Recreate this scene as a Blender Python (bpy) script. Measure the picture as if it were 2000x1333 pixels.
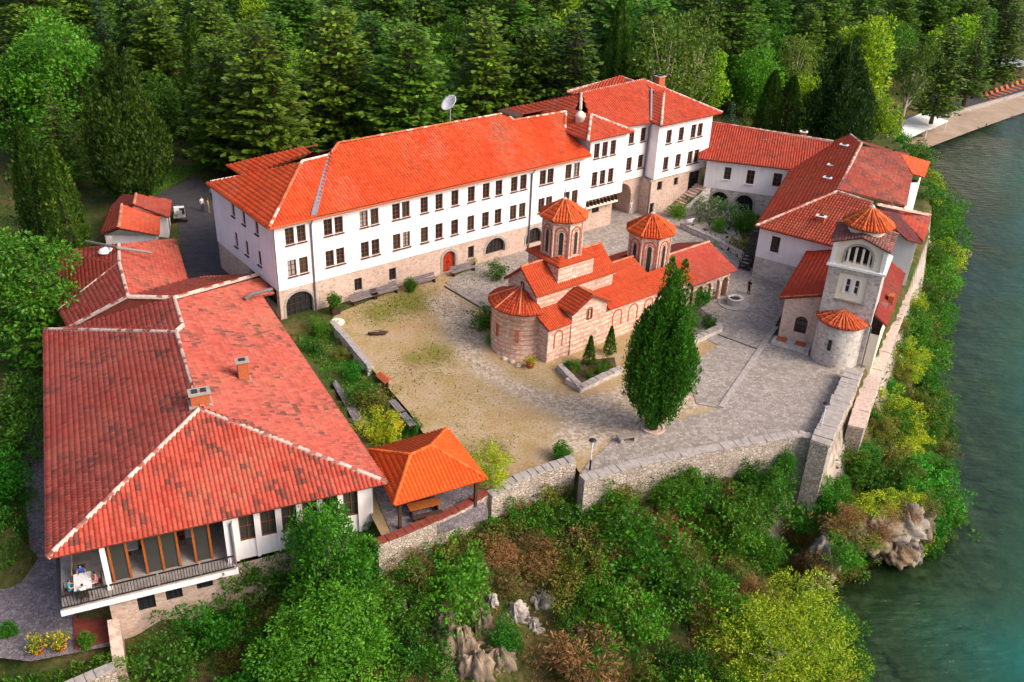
import bpy, math, random
import numpy as np
from mathutils import Matrix, Vector

random.seed(7); rng = np.random.default_rng(7)
S = bpy.context.scene
for o in list(bpy.data.objects): bpy.data.objects.remove(o)
COL = S.collection

# ------------------------------------------------------------------ camera
FPX, PIT, ROL, CH = 1875.0, math.radians(29.13), math.radians(2.5), 42.0
_f = np.array([0, math.cos(PIT), -math.sin(PIT)])
_r0 = np.array([1.0, 0, 0]); _u0 = np.array([0, math.sin(PIT), math.cos(PIT)])
_r = math.cos(ROL)*_r0 + math.sin(ROL)*_u0
_u = -math.sin(ROL)*_r0 + math.cos(ROL)*_u0
cam = bpy.data.cameras.new('camera'); camo = bpy.data.objects.new('camera', cam); COL.objects.link(camo)
cam.sensor_width = 36; cam.lens = FPX/2000*36; cam.clip_start = 0.5; cam.clip_end = 2000
camo.matrix_world = Matrix(((_r[0], _u[0], -_f[0], 0), (_r[1], _u[1], -_f[1], 0), (_r[2], _u[2], -_f[2], CH), (0, 0, 0, 1)))
S.camera = camo

# ------------------------------------------------------------------ light
SUN_EL, SUN_AZ = math.radians(40), math.radians(-24)     # direction to the sun, azimuth counted from +X towards +Y
w = bpy.data.worlds.new('World'); S.world = w; w.use_nodes = True
nt = w.node_tree; nt.nodes.clear()
sky = nt.nodes.new('ShaderNodeTexSky'); sky.sky_type = 'NISHITA'; sky.sun_disc = False
sky.sun_elevation = SUN_EL; sky.sun_rotation = math.pi/2 - SUN_AZ
sky.air_density = 0.8; sky.dust_density = 5.0; sky.ozone_density = 0.5
bg = nt.nodes.new('ShaderNodeBackground'); bg.inputs[1].default_value = 0.15
wo = nt.nodes.new('ShaderNodeOutputWorld')
nt.links.new(sky.outputs[0], bg.inputs[0]); nt.links.new(bg.outputs[0], wo.inputs[0])
sun = bpy.data.lights.new('sun', 'SUN'); sun.energy = 1.05; sun.angle = math.radians(24); sun.color = (1.0, 0.93, 0.84)
suno = bpy.data.objects.new('sun', sun); COL.objects.link(suno)
sd = Vector((math.cos(SUN_EL)*math.cos(SUN_AZ), math.cos(SUN_EL)*math.sin(SUN_AZ), math.sin(SUN_EL)))
suno.rotation_euler = sd.to_track_quat('Z', 'Y').to_euler(); suno.location = sd*200
S.view_settings.view_transform = 'Standard'; S.view_settings.look = 'None'
S.view_settings.exposure = 0.80; S.view_settings.gamma = 1
S.render.engine = 'CYCLES'
S.cycles.max_bounces = 6; S.cycles.transparent_max_bounces = 8

# ------------------------------------------------------------------ survey helper: sight line through a picture point meets the level z
def P(x, y, z=0.0):
    d = _f + (x-1000)/FPX*_r - (y-666.5)/FPX*_u
    t = (z-CH)/d[2]
    return np.array([t*d[0], t*d[1], z])
class Frame:
    def __init__(s, O, deg):
        a = math.radians(deg); s.a = a; s.O = np.array([O[0], O[1], 0.0])
        s.U = np.array([math.cos(a), math.sin(a), 0]); s.N = np.array([-math.sin(a), math.cos(a), 0])
    def __call__(s, u, t, z=0.0): return s.O + s.U*u + s.N*t + np.array([0, 0, z])
    def on_t(s, x, y, t):
        d = _f + (x-1000)/FPX*_r - (y-666.5)/FPX*_u; C = np.array([0, 0, CH])
        k = (t + (s.O-C) @ s.N)/(d @ s.N); p = C + k*d; q = p - s.O
        return q @ s.U, p[2]
    def on_s(s, x, y, v):
        d = _f + (x-1000)/FPX*_r - (y-666.5)/FPX*_u; C = np.array([0, 0, CH])
        k = (v + (s.O-C) @ s.U)/(d @ s.U); p = C + k*d; q = p - s.O
        return q @ s.N, p[2]
def on_plane(x, y, a, b, c):
    a, b, c = map(np.asarray, (a, b, c)); n = np.cross(b-a, c-a); C = np.array([0, 0, CH])
    d = _f + (x-1000)/FPX*_r - (y-666.5)/FPX*_u
    return C + d*((a-C) @ n)/(d @ n)

# ------------------------------------------------------------------ materials
M = {}
def nodes(name, rough=0.85, spec=0.25):
    m = bpy.data.materials.new(name); m.use_nodes = True; t = m.node_tree
    b = t.nodes['Principled BSDF']; b.inputs['Roughness'].default_value = rough
    b.inputs['Specular IOR Level'].default_value = spec
    M[name] = m
    return m, t, b
def N_(t, kind, **kw):
    n = t.nodes.new(kind)
    for k, v in kw.items():
        if k in ('operation', 'blend_type', 'data_type', 'feature', 'attribute_name', 'vector_type', 'distance', 'noise_dimensions'): setattr(n, k, v)
        else: n.inputs[k.replace('_', ' ')].default_value = v
    return n
def ramp(t, fac, stops):
    r = t.nodes.new('ShaderNodeValToRGB'); e = r.color_ramp.elements
    while len(e) < len(stops): e.new(0.5)
    for i, (p, c) in enumerate(stops): e[i].position = p; e[i].color = (*c, 1) if len(c) == 3 else c
    t.links.new(fac, r.inputs[0]); return r.outputs[0]
def mixc(t, fac, a, b, mode='MIX'):
    m = t.nodes.new('ShaderNodeMix'); m.data_type = 'RGBA'; m.blend_type = mode
    for sock, v in ((0, fac), (6, a), (7, b)):
        if hasattr(v, 'is_output'): t.links.new(v, m.inputs[sock])
        elif sock == 0: m.inputs[0].default_value = v
        else: m.inputs[sock].default_value = (*v, 1)
    return m.outputs[2]
def geo(t, scale=None):
    g = t.nodes.new('ShaderNodeNewGeometry')
    if scale is None: return g.outputs['Position']
    m = t.nodes.new('ShaderNodeMapping'); m.inputs['Scale'].default_value = scale if hasattr(scale, '__len__') else (scale,)*3
    t.links.new(g.outputs['Position'], m.inputs[0]); return m.outputs[0]
def noise(t, vec, sc, det=4, rough=0.6):
    n = t.nodes.new('ShaderNodeTexNoise'); n.inputs['Scale'].default_value = sc; n.inputs['Detail'].default_value = det
    n.inputs['Roughness'].default_value = rough; t.links.new(vec, n.inputs['Vector']); return n.outputs['Fac']
def bump(t, b, h, strength=0.5, dist=0.05):
    n = t.nodes.new('ShaderNodeBump'); n.inputs['Strength'].default_value = strength; n.inputs['Distance'].default_value = dist
    t.links.new(h, n.inputs['Height']); t.links.new(n.outputs[0], b.inputs['Normal'])
def plain(name, c1, c2=None, sc=1.5, rough=0.85, spec=0.2, bs=0.0, metal=0.0):
    m, t, b = nodes(name, rough, spec); v = geo(t)
    c2 = c2 or tuple(x*0.75 for x in c1)
    f = noise(t, v, sc, 6); t.links.new(ramp(t, f, [(0.3, c2), (0.68, c1)]), b.inputs['Base Color'])
    b.inputs['Metallic'].default_value = metal
    if bs: bump(t, b, noise(t, v, sc*8, 5), bs, 0.03)
    return m
def stone(name, cols, mortar, sc=2.2, squash=1.5, bs=0.7, mw=0.09, stain=0.35):
    """rubble masonry: cells of uneven stones with recessed mortar"""
    m, t, b = nodes(name, 0.9, 0.15); v = geo(t, (1, 1, squash))
    # slightly warped cells
    wv = t.nodes.new('ShaderNodeTexNoise'); wv.inputs['Scale'].default_value = sc*0.9; t.links.new(v, wv.inputs['Vector'])
    ad = t.nodes.new('ShaderNodeVectorMath'); ad.operation = 'MULTIPLY_ADD'; ad.inputs[1].default_value = (0.18,)*3
    t.links.new(wv.outputs['Color'], ad.inputs[0]); t.links.new(v, ad.inputs[2])
    vo = t.nodes.new('ShaderNodeTexVoronoi'); vo.inputs['Scale'].default_value = sc; t.links.new(ad.outputs[0], vo.inputs['Vector'])
    ve = t.nodes.new('ShaderNodeTexVoronoi'); ve.feature = 'DISTANCE_TO_EDGE'; ve.inputs['Scale'].default_value = sc; t.links.new(ad.outputs[0], ve.inputs['Vector'])
    sp = t.nodes.new('ShaderNodeSeparateColor'); t.links.new(vo.outputs['Color'], sp.inputs[0])
    k = len(cols); c = ramp(t, sp.outputs[0], [(i/(k-1), cc) for i, cc in enumerate(cols)])
    g = noise(t, geo(t), 9, 5); c = mixc(t, 0.35, c, ramp(t, g, [(0.3, tuple(x*0.55 for x in cols[0])), (0.7, tuple(min(1, x*1.2) for x in cols[-1]))]))
    e = ramp(t, ve.outputs['Distance'], [(0.0, (0, 0, 0)), (mw, (1, 1, 1))])
    c = mixc(t, e, mortar, c)
    st = noise(t, geo(t, (1, 1, 0.35)), 0.5, 5); c = mixc(t, ramp(t, st, [(0.45, (0, 0, 0)), (0.75, (stain,)*3)]), c, tuple(x*0.45 for x in cols[0]))
    t.links.new(c, b.inputs['Base Color'])
    h = t.nodes.new('ShaderNodeMath'); h.operation = 'MULTIPLY_ADD'; h.inputs[1].default_value = 0.35
    t.links.new(g, h.inputs[0]); t.links.new(e, h.inputs[2]); bump(t, b, h.outputs[0], bs, 0.05)
    return m
def attr_mat(name, rough=0.8, spec=0.2, trans=0.0, jitter=0.0, bs=0.0):
    """colour comes from the piece's own stored colour"""
    m, t, b = nodes(name, rough, spec)
    a = t.nodes.new('ShaderNodeAttribute'); a.attribute_name = 'Col'; c = a.outputs['Color']
    if jitter:
        oi = t.nodes.new('ShaderNodeObjectInfo'); hs = t.nodes.new('ShaderNodeHueSaturation')
        for k, (lo, hi) in ((0, (0.5-jitter*0.04, 0.5+jitter*0.05)), (2, (1-jitter*0.6, 1+jitter*0.6))):
            mr = t.nodes.new('ShaderNodeMapRange'); mr.inputs[3].default_value = lo; mr.inputs[4].default_value = hi
            if k == 2:
                mm = t.nodes.new('ShaderNodeMath'); mm.operation = 'FRACT'; m2 = t.nodes.new('ShaderNodeMath'); m2.operation = 'MULTIPLY'; m2.inputs[1].default_value = 7.31
                t.links.new(oi.outputs['Random'], m2.inputs[0]); t.links.new(m2.outputs[0], mm.inputs[0]); t.links.new(mm.outputs[0], mr.inputs[0])
            else: t.links.new(oi.outputs['Random'], mr.inputs[0])
            t.links.new(mr.outputs[0], hs.inputs[k])
        t.links.new(c, hs.inputs['Color']); c = hs.outputs[0]
    if bs:
        g = noise(t, geo(t), 14, 4); c = mixc(t, 0.5, c, mixc(t, ramp(t, g, [(0.35, (0.55,)*3), (0.65, (1.1,)*3)]), (0, 0, 0), c), 'MIX')
        bump(t, b, g, bs, 0.02)
    t.links.new(c, b.inputs['Base Color'])
    if trans:
        tr = t.nodes.new('ShaderNodeBsdfTranslucent'); t.links.new(c, tr.inputs[0])
        mx = t.nodes.new('ShaderNodeMixShader'); mx.inputs[0].default_value = trans
        t.links.new(b.outputs[0], mx.inputs[1]); t.links.new(tr.outputs[0], mx.inputs[2])
        t.links.new(mx.outputs[0], t.nodes['Material Output'].inputs[0])
    return m

attr_mat('foliage', 0.5, 0.3, 0.33, 0.4)
attr_mat('tile', 0.8, 0.15, bs=0.3)
attr_mat('rock', 0.9, 0.1, bs=0.6)
def plaster(name, c1, c2, c3):
    m, t, b = nodes(name, 0.9, 0.1); v = geo(t)
    c = ramp(t, noise(t, v, 0.6, 6), [(0.3, c2), (0.65, c1)])
    st = noise(t, geo(t, (2.2, 2.2, 0.12)), 1.5, 5, 0.65); c = mixc(t, ramp(t, st, [(0.52, (0, 0, 0)), (0.8, (0.55,)*3)]), c, c3)
    t.links.new(c, b.inputs['Base Color']); bump(t, b, noise(t, v, 6, 5), 0.12, 0.03)
plaster('white_plaster', (0.84, 0.79, 0.785), (0.76, 0.70, 0.70), (0.55, 0.49, 0.46))
plain('cream_plaster', (0.80, 0.71, 0.57), (0.68, 0.58, 0.45), 0.8, 0.9, 0.1, 0.1)
plain('mortar', (0.64, 0.50, 0.43), (0.36, 0.26, 0.22), 5, 0.95, 0.1, 0.3)
plain('deck_red', (0.24, 0.055, 0.035), (0.15, 0.035, 0.025), 3)
plain('wood_dark', (0.075, 0.04, 0.028), (0.04, 0.022, 0.016), 4, 0.7)
plain('wood_brown', (0.20, 0.075, 0.03), (0.11, 0.04, 0.02), 6, 0.6)
plain('wood_orange', (0.42, 0.12, 0.025), (0.27, 0.07, 0.015), 6, 0.6)
plain('wood_grey', (0.30, 0.25, 0.21), (0.17, 0.14, 0.12), 6, 0.8)
plain('door_red', (0.45, 0.045, 0.012), (0.28, 0.03, 0.01), 6, 0.6)
plain('bark', (0.13, 0.095, 0.07), (0.06, 0.042, 0.03), 6, 0.9, 0.1, 0.5)
plain('bark_pale', (0.42, 0.36, 0.29), (0.24, 0.2, 0.16), 6, 0.9, 0.1, 0.4)
plain('iron', (0.02, 0.02, 0.022), (0.012, 0.012, 0.013), 6, 0.5, 0.4)
plain('metal_grey', (0.42, 0.42, 0.45), (0.25, 0.24, 0.26), 4, 0.5, 0.5, 0, 0.4)
plain('pipe_grey', (0.16, 0.15, 0.16), (0.09, 0.085, 0.09), 4, 0.5, 0.4)
plain('white_paint', (0.8, 0.78, 0.76), (0.66, 0.63, 0.6), 3, 0.5, 0.3)
plain('brick_orange', (0.52, 0.14, 0.05), (0.33, 0.09, 0.04), 9, 0.9, 0.1, 0.4)
plain('concrete', (0.42, 0.37, 0.34), (0.26, 0.23, 0.21), 2.5, 0.9, 0.1, 0.3)
plain('grey_plank', (0.24, 0.2, 0.21), (0.14, 0.12, 0.12), 5, 0.85)
plain('soil', (0.10, 0.065, 0.04), (0.055, 0.037, 0.025), 2, 0.95, 0.1, 0.4)
plain('asphalt', (0.075, 0.068, 0.075), (0.045, 0.04, 0.045), 1.2, 0.9, 0.2, 0.3)
plain('sand', (0.42, 0.32, 0.24), (0.30, 0.22, 0.16), 0.4, 0.95, 0.1, 0.2)
plain('ochre_plaster', (0.33, 0.19, 0.05), (0.2, 0.11, 0.03), 1.2, 0.9, 0.1, 0.2)
plain('skin', (0.5, 0.3, 0.2), (0.42, 0.24, 0.16), 8, 0.6)
plain('hair', (0.03, 0.02, 0.015), None, 8, 0.6)
for n_, c_ in dict(white=(0.8, 0.79, 0.78), blue=(0.05, 0.12, 0.5), teal=(0.03, 0.35, 0.42), black=(0.015, 0.015, 0.017), pink=(0.55, 0.2, 0.22),
                   grey=(0.25, 0.25, 0.27), yellow=(0.65, 0.42, 0.03), navy=(0.03, 0.04, 0.1), tan=(0.4, 0.28, 0.15)).items(): plain('cloth_'+n_, c_, None, 10, 0.9)
m_, t_, b_ = nodes('glass', 0.12, 0.6); b_.inputs['Base Color'].default_value = (0.022, 0.024, 0.028, 1)
m_, t_, b_ = nodes('curtain', 0.3, 0.5); b_.inputs['Base Color'].default_value = (0.32, 0.30, 0.29, 1)
m_, t_, b_ = nodes('glass_room', 0.08, 0.6); b_.inputs['Base Color'].default_value = (0.05, 0.05, 0.045, 1)
plain('room_dark', (0.05, 0.04, 0.035), (0.02, 0.018, 0.016), 1.0)
stone('pink_rubble', [(0.46, 0.30, 0.23), (0.64, 0.46, 0.37), (0.72, 0.56, 0.46), (0.55, 0.38, 0.30)], (0.64, 0.51, 0.43), 3.2, 1.6, 0.5)
stone('grey_rubble', [(0.34, 0.30, 0.27), (0.60, 0.54, 0.49), (0.76, 0.70, 0.64), (0.47, 0.42, 0.38)], (0.55, 0.50, 0.45), 3.0, 1.4, 0.6)
stone('wall_rubble', [(0.34, 0.27, 0.22), (0.56, 0.47, 0.40), (0.68, 0.60, 0.53), (0.44, 0.36, 0.29)], (0.28, 0.22, 0.17), 3.4, 1.5, 0.9, 0.12)
stone('paving', [(0.25, 0.21, 0.185), (0.36, 0.31, 0.275), (0.50, 0.445, 0.40), (0.30, 0.255, 0.22)], (0.22, 0.18, 0.15), 3.4, 1.0, 0.5, 0.08, 0.25)
stone('cobble_dark', [(0.15, 0.125, 0.14), (0.24, 0.20, 0.22), (0.33, 0.285, 0.30), (0.19, 0.16, 0.175)], (0.10, 0.085, 0.09), 4.0, 1.0, 0.5, 0.1, 0.3)
stone('rock_face', [(0.25, 0.2, 0.17), (0.45, 0.38, 0.33), (0.55, 0.49, 0.45), (0.33, 0.26, 0.21)], (0.2, 0.15, 0.12), 0.9, 0.6, 1.0, 0.05, 0.5)

def church_wall():
    """stone courses alternating with thin brick courses"""
    m, t, b = nodes('church_masonry', 0.9, 0.15); g = geo(t)
    s = t.nodes.new('ShaderNodeSeparateXYZ'); t.links.new(g, s.inputs[0])
    wob = noise(t, g, 1.3, 3)
    a = t.nodes.new('ShaderNodeMath'); a.operation = 'MULTIPLY_ADD'; a.inputs[1].default_value = 0.22; t.links.new(wob, a.inputs[0]); t.links.new(s.outputs[2], a.inputs[2])
    d = t.nodes.new('ShaderNodeMath'); d.operation = 'DIVIDE'; d.inputs[1].default_value = 0.46; t.links.new(a.outputs[0], d.inputs[0])
    f = t.nodes.new('ShaderNodeMath'); f.operation = 'FRACT'; t.links.new(d.outputs[0], f.inputs[0])
    vo = t.nodes.new('ShaderNodeTexVoronoi'); vo.inputs['Scale'].default_value = 3.2
    t.links.new(geo(t, (1, 1, 1.5)), vo.inputs['Vector'])
    ve = t.nodes.new('ShaderNodeTexVoronoi'); ve.feature = 'DISTANCE_TO_EDGE'; ve.inputs['Scale'].default_value = 3.2; t.links.new(geo(t, (1, 1, 1.5)), ve.inputs['Vector'])
    sp = t.nodes.new('ShaderNodeSeparateColor'); t.links.new(vo.outputs['Color'], sp.inputs[0])
    st = ramp(t, sp.outputs[0], [(0, (0.46, 0.28, 0.21)), (0.35, (0.66, 0.47, 0.37)), (0.7, (0.78, 0.63, 0.53)), (1, (0.55, 0.34, 0.26))])
    e = ramp(t, ve.outputs['Distance'], [(0, (0, 0, 0)), (0.1, (1, 1, 1))])
    st = mixc(t, e, (0.58, 0.36, 0.29), st)
    br = ramp(t, noise(t, geo(t, (3, 3, 14)), 2.2, 4), [(0.35, (0.52, 0.21, 0.14)), (0.65, (0.66, 0.36, 0.26))])
    k = ramp(t, f.outputs[0], [(0.0, (1, 1, 1)), (0.27, (1, 1, 1)), (0.31, (0, 0, 0)), (0.97, (0, 0, 0)), (1.0, (1, 1, 1))])
    brk = noise(t, g, 0.55, 4); kk = mixc(t, ramp(t, brk, [(0.36, (0, 0, 0)), (0.5, (1, 1, 1))]), (0, 0, 0), k)
    c = mixc(t, kk, st, br)
    gr = noise(t, geo(t, (1, 1, 0.4)), 0.7, 5); c = mixc(t, ramp(t, gr, [(0.5, (0, 0, 0)), (0.78, (0.4,)*3)]), c, (0.25, 0.2, 0.17))
    t.links.new(c, b.inputs['Base Color']); bump(t, b, e, 0.6, 0.04)
church_wall()

def ground_mats():
    m, t, b = nodes('courtyard_earth', 0.95, 0.1); v = geo(t)
    at = t.nodes.new('ShaderNodeAttribute'); at.attribute_name = 'Col'; sc_ = t.nodes.new('ShaderNodeSeparateColor'); t.links.new(at.outputs['Color'], sc_.inputs[0])
    mid = noise(t, v, 0.55, 6, 0.65); fine = noise(t, v, 5, 6, 0.7); sp = noise(t, v, 2.0, 5, 0.75); big = noise(t, v, 0.17, 4)
    def share(out, lo=0.35, hi=0.65):
        a_ = t.nodes.new('ShaderNodeMath'); a_.operation = 'MULTIPLY_ADD'; a_.inputs[1].default_value = 0.9; t.links.new(sp, a_.inputs[0]); t.links.new(out, a_.inputs[2])
        s2 = t.nodes.new('ShaderNodeMath'); s2.operation = 'SUBTRACT'; s2.inputs[1].default_value = 0.45; t.links.new(a_.outputs[0], s2.inputs[0]); return ramp(t, s2.outputs[0], [(lo, (0, 0, 0)), (hi, (1, 1, 1))])
    c = ramp(t, fine, [(0.32, (0.24, 0.16, 0.09)), (0.5, (0.39, 0.285, 0.17)), (0.7, (0.52, 0.40, 0.27))])
    c = mixc(t, ramp(t, mid, [(0.4, (0, 0, 0)), (0.62, (0.9,)*3)]), c, ramp(t, fine, [(0.32, (0.22, 0.155, 0.06)), (0.68, (0.40, 0.29, 0.12))]))
    c = mixc(t, ramp(t, big, [(0.5, (0, 0, 0)), (0.62, (0.5,)*3)]), c, (0.36, 0.215, 0.12))
    c = mixc(t, share(sc_.outputs[1], .3, .75), c, ramp(t, fine, [(0.3, (0.13, 0.12, 0.03)), (0.7, (0.27, 0.22, 0.06))]))
    pb = t.nodes.new('ShaderNodeTexVoronoi'); pb.inputs['Scale'].default_value = 5; t.links.new(v, pb.inputs['Vector']); sq = t.nodes.new('ShaderNodeSeparateColor'); t.links.new(pb.outputs['Color'], sq.inputs[0])
    gv = ramp(t, sq.outputs[0], [(0, (0.28, 0.205, 0.14)), (0.5, (0.40, 0.31, 0.225)), (1, (0.54, 0.45, 0.36))])
    c = mixc(t, share(sc_.outputs[0]), c, gv)
    peb = t.nodes.new('ShaderNodeTexVoronoi'); peb.inputs['Scale'].default_value = 1.3; t.links.new(v, peb.inputs['Vector'])
    c = mixc(t, ramp(t, peb.outputs['Distance'], [(0.0, (0.8,)*3), (0.12, (0, 0, 0))]), c, (0.62, 0.55, 0.48))
    t.links.new(c, b.inputs['Base Color']); bump(t, b, fine, 0.6, 0.05)
    m, t, b = nodes('gravel_path', 0.95, 0.1); v = geo(t)
    peb = t.nodes.new('ShaderNodeTexVoronoi'); peb.inputs['Scale'].default_value = 6; t.links.new(v, peb.inputs['Vector'])
    s = t.nodes.new('ShaderNodeSeparateColor'); t.links.new(peb.outputs['Color'], s.inputs[0])
    c = ramp(t, s.outputs[0], [(0, (0.38, 0.30, 0.25)), (0.5, (0.50, 0.41, 0.35)), (1, (0.62, 0.54, 0.48))])
    c = mixc(t, ramp(t, noise(t, v, 0.8, 5), [(0.4, (0, 0, 0)), (0.7, (0.6,)*3)]), c, (0.40, 0.30, 0.19))
    t.links.new(c, b.inputs['Base Color']); bump(t, b, peb.outputs['Distance'], 0.4, 0.03)
    m, t, b = nodes('terrain', 0.95, 0.1); v = geo(t)
    n1 = noise(t, v, 0.22, 6, 0.65); n2 = noise(t, v, 2.5, 6, 0.7)
    c = ramp(t, n2, [(0.3, (0.05, 0.045, 0.018)), (0.5, (0.10, 0.085, 0.03)), (0.7, (0.16, 0.11, 0.055))])
    c2 = ramp(t, n2, [(0.3, (0.02, 0.035, 0.008)), (0.7, (0.07, 0.10, 0.02))])
    c = mixc(t, ramp(t, n1, [(0.42, (0, 0, 0)), (0.56, (1, 1, 1))]), c, c2)
    # bare rock where the ground is steep
    g = t.nodes.new('ShaderNodeNewGeometry'); sx = t.nodes.new('ShaderNodeSeparateXYZ'); t.links.new(g.outputs['Normal'], sx.inputs[0])
    rk = ramp(t, noise(t, geo(t, (1.6, 1.6, 0.7)), 1.1, 8, 0.7), [(0.3, (0.16, 0.12, 0.09)), (0.5, (0.40, 0.33, 0.28)), (0.7, (0.56, 0.5, 0.46))])
    c = mixc(t, ramp(t, sx.outputs[2], [(0.42, (1, 1, 1)), (0.60, (0, 0, 0))]), c, rk)
    t.links.new(c, b.inputs['Base Color']); bump(t, b, n2, 0.8, 0.15)
    m, t, b = nodes('lawn', 0.95, 0.1); v = geo(t)
    c = ramp(t, noise(t, v, 4, 6, 0.7), [(0.3, (0.03, 0.06, 0.01)), (0.55, (0.065, 0.12, 0.02)), (0.75, (0.12, 0.16, 0.03))])
    c = mixc(t, ramp(t, noise(t, v, 0.4, 4), [(0.5, (0, 0, 0)), (0.7, (0.8,)*3)]), c, (0.17, 0.13, 0.06))
    t.links.new(c, b.inputs['Base Color']); bump(t, b, noise(t, v, 9, 4), 0.6, 0.06)
    m, t, b = nodes('lake_bed', 0.95, 0.1); v = geo(t)
    c = ramp(t, noise(t, v, 0.45, 8, 0.7), [(0.35, (0.03, 0.04, 0.025)), (0.5, (0.10, 0.10, 0.05)), (0.66, (0.24, 0.21, 0.12))])
    t.links.new(c, b.inputs['Base Color'])
ground_mats()

def water_mat():
    m = bpy.data.materials.new('lake_water'); M['lake_water'] = m; m.use_nodes = True; t = m.node_tree; t.nodes.clear()
    out = t.nodes.new('ShaderNodeOutputMaterial'); v = geo(t)
    a = t.nodes.new('ShaderNodeAttribute'); a.attribute_name = 'depth_reflection'
    bp = t.nodes.new('ShaderNodeBump'); bp.inputs['Strength'].default_value = 0.8; bp.inputs['Distance'].default_value = 0.5
    mp = t.nodes.new('ShaderNodeMapping'); mp.inputs['Rotation'].default_value = (0, 0, math.radians(35)); mp.inputs['Scale'].default_value = (0.5, 1.7, 1)
    t.links.new(v, mp.inputs[0])
    n1 = t.nodes.new('ShaderNodeTexNoise'); n1.inputs['Scale'].default_value = 0.9; n1.inputs['Detail'].default_value = 6; t.links.new(mp.outputs[0], n1.inputs['Vector'])
    t.links.new(n1.outputs['Fac'], bp.inputs['Height'])
    wp = ramp(t, noise(t, v, 0.05, 3), [(0.35, (0.12,)*3), (0.65, (0.85,)*3)]); t.links.new(wp, bp.inputs['Strength'])
    col = ramp(t, a.outputs['Fac'], [(0.0, (0.05, 0.08, 0.03)), (0.3, (0.045, 0.125, 0.055)), (0.65, (0.02, 0.155, 0.115)), (1.0, (0.014, 0.175, 0.155))])  # greenish low end doubles as tree reflection painted into the far water
    col = mixc(t, 0.5, col, mixc(t, ramp(t, noise(t, v, 0.08, 3), [(0.4, (0.6,)*3), (0.6, (1.15,)*3)]), (0, 0, 0), col))
    df = t.nodes.new('ShaderNodeBsdfDiffuse'); t.links.new(col, df.inputs[0]); t.links.new(bp.outputs[0], df.inputs['Normal'])
    tr = t.nodes.new('ShaderNodeBsdfTransparent'); tr.inputs[0].default_value = (0.55, 0.78, 0.66, 1)
    k = ramp(t, a.outputs['Fac'], [(0.0, (0.03,)*3), (0.3, (0.28,)*3), (0.9, (0.9,)*3)])
    mx = t.nodes.new('ShaderNodeMixShader'); t.links.new(k, mx.inputs[0]); t.links.new(tr.outputs[0], mx.inputs[1]); t.links.new(df.outputs[0], mx.inputs[2])
    gl = t.nodes.new('ShaderNodeBsdfGlossy'); gl.inputs['Roughness'].default_value = 0.06; t.links.new(bp.outputs[0], gl.inputs['Normal'])
    fr = t.nodes.new('ShaderNodeFresnel'); fr.inputs[0].default_value = 1.33; t.links.new(bp.outputs[0], fr.inputs['Normal'])
    m2 = t.nodes.new('ShaderNodeMixShader'); t.links.new(fr.outputs[0], m2.inputs[0]); t.links.new(mx.outputs[0], m2.inputs[1]); t.links.new(gl.outputs[0], m2.inputs[2])
    t.links.new(m2.outputs[0], out.inputs[0])
water_mat()

# ------------------------------------------------------------------ object helpers
ORG = {}     # world placement of things, so that parts can be written in world coordinates
def tag(o, label=None, cat=None, group=None, kind=None):
    for k, v in (('label', label), ('category', cat), ('group', group), ('kind', kind)):
        if v: o[k] = v
    return o
def thing(name, label, cat, loc, rz=0.0, group=None):
    o = bpy.data.objects.new(name, None); COL.objects.link(o); o.empty_display_size = 0.3
    o.location = loc; o.rotation_euler = (0, 0, rz); ORG[o.name] = (np.array(loc, float), rz)
    return tag(o, label, cat, group)
def to_local(o, V):
    if o is None or o.name not in ORG: return V
    L, a = ORG[o.name]; V = np.asarray(V, float) - L
    if a:
        c, s = math.cos(-a), math.sin(-a); V = np.stack([V[:, 0]*c - V[:, 1]*s, V[:, 0]*s + V[:, 1]*c, V[:, 2]], 1)
    return V
def link(name, me, parent=None, mat=None):
    o = bpy.data.objects.new(name, me); COL.objects.link(o)
    if mat: me.materials.append(M[mat])
    if parent is not None:
        o.parent = parent
        if parent.name in ORG: ORG[o.name] = ORG[parent.name]
    return o
def raw(name, V, Fq, mat, parent=None, cols=None, smooth=False, depth_reflection=None, world=True):
    """mesh from arrays; Fq all of one size"""
    V = np.asarray(V, float)
    if world: V = to_local(parent, V)
    me = bpy.data.meshes.new(name); Fq = np.asarray(Fq, np.int32); k = Fq.shape[1]
    me.vertices.add(len(V)); me.vertices.foreach_set('co', V.astype(np.float32).ravel())
    me.loops.add(Fq.size); me.loops.foreach_set('vertex_index', Fq.ravel())
    me.polygons.add(len(Fq)); me.polygons.foreach_set('loop_start', np.arange(0, Fq.size, k, dtype=np.int32))
    if smooth: me.polygons.foreach_set('use_smooth', np.ones(len(Fq), bool))
    if cols is not None:
        at = me.attributes.new('Col', 'FLOAT_COLOR', 'POINT'); c = np.ones((len(V), 4), np.float32); c[:, :3] = cols; at.data.foreach_set('color', c.ravel())
    if depth_reflection is not None:
        at = me.attributes.new('depth_reflection', 'FLOAT', 'POINT'); at.data.foreach_set('value', np.asarray(depth_reflection, np.float32))
    me.update(calc_edges=True); me.validate()
    return link(name, me, parent, mat)
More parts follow.
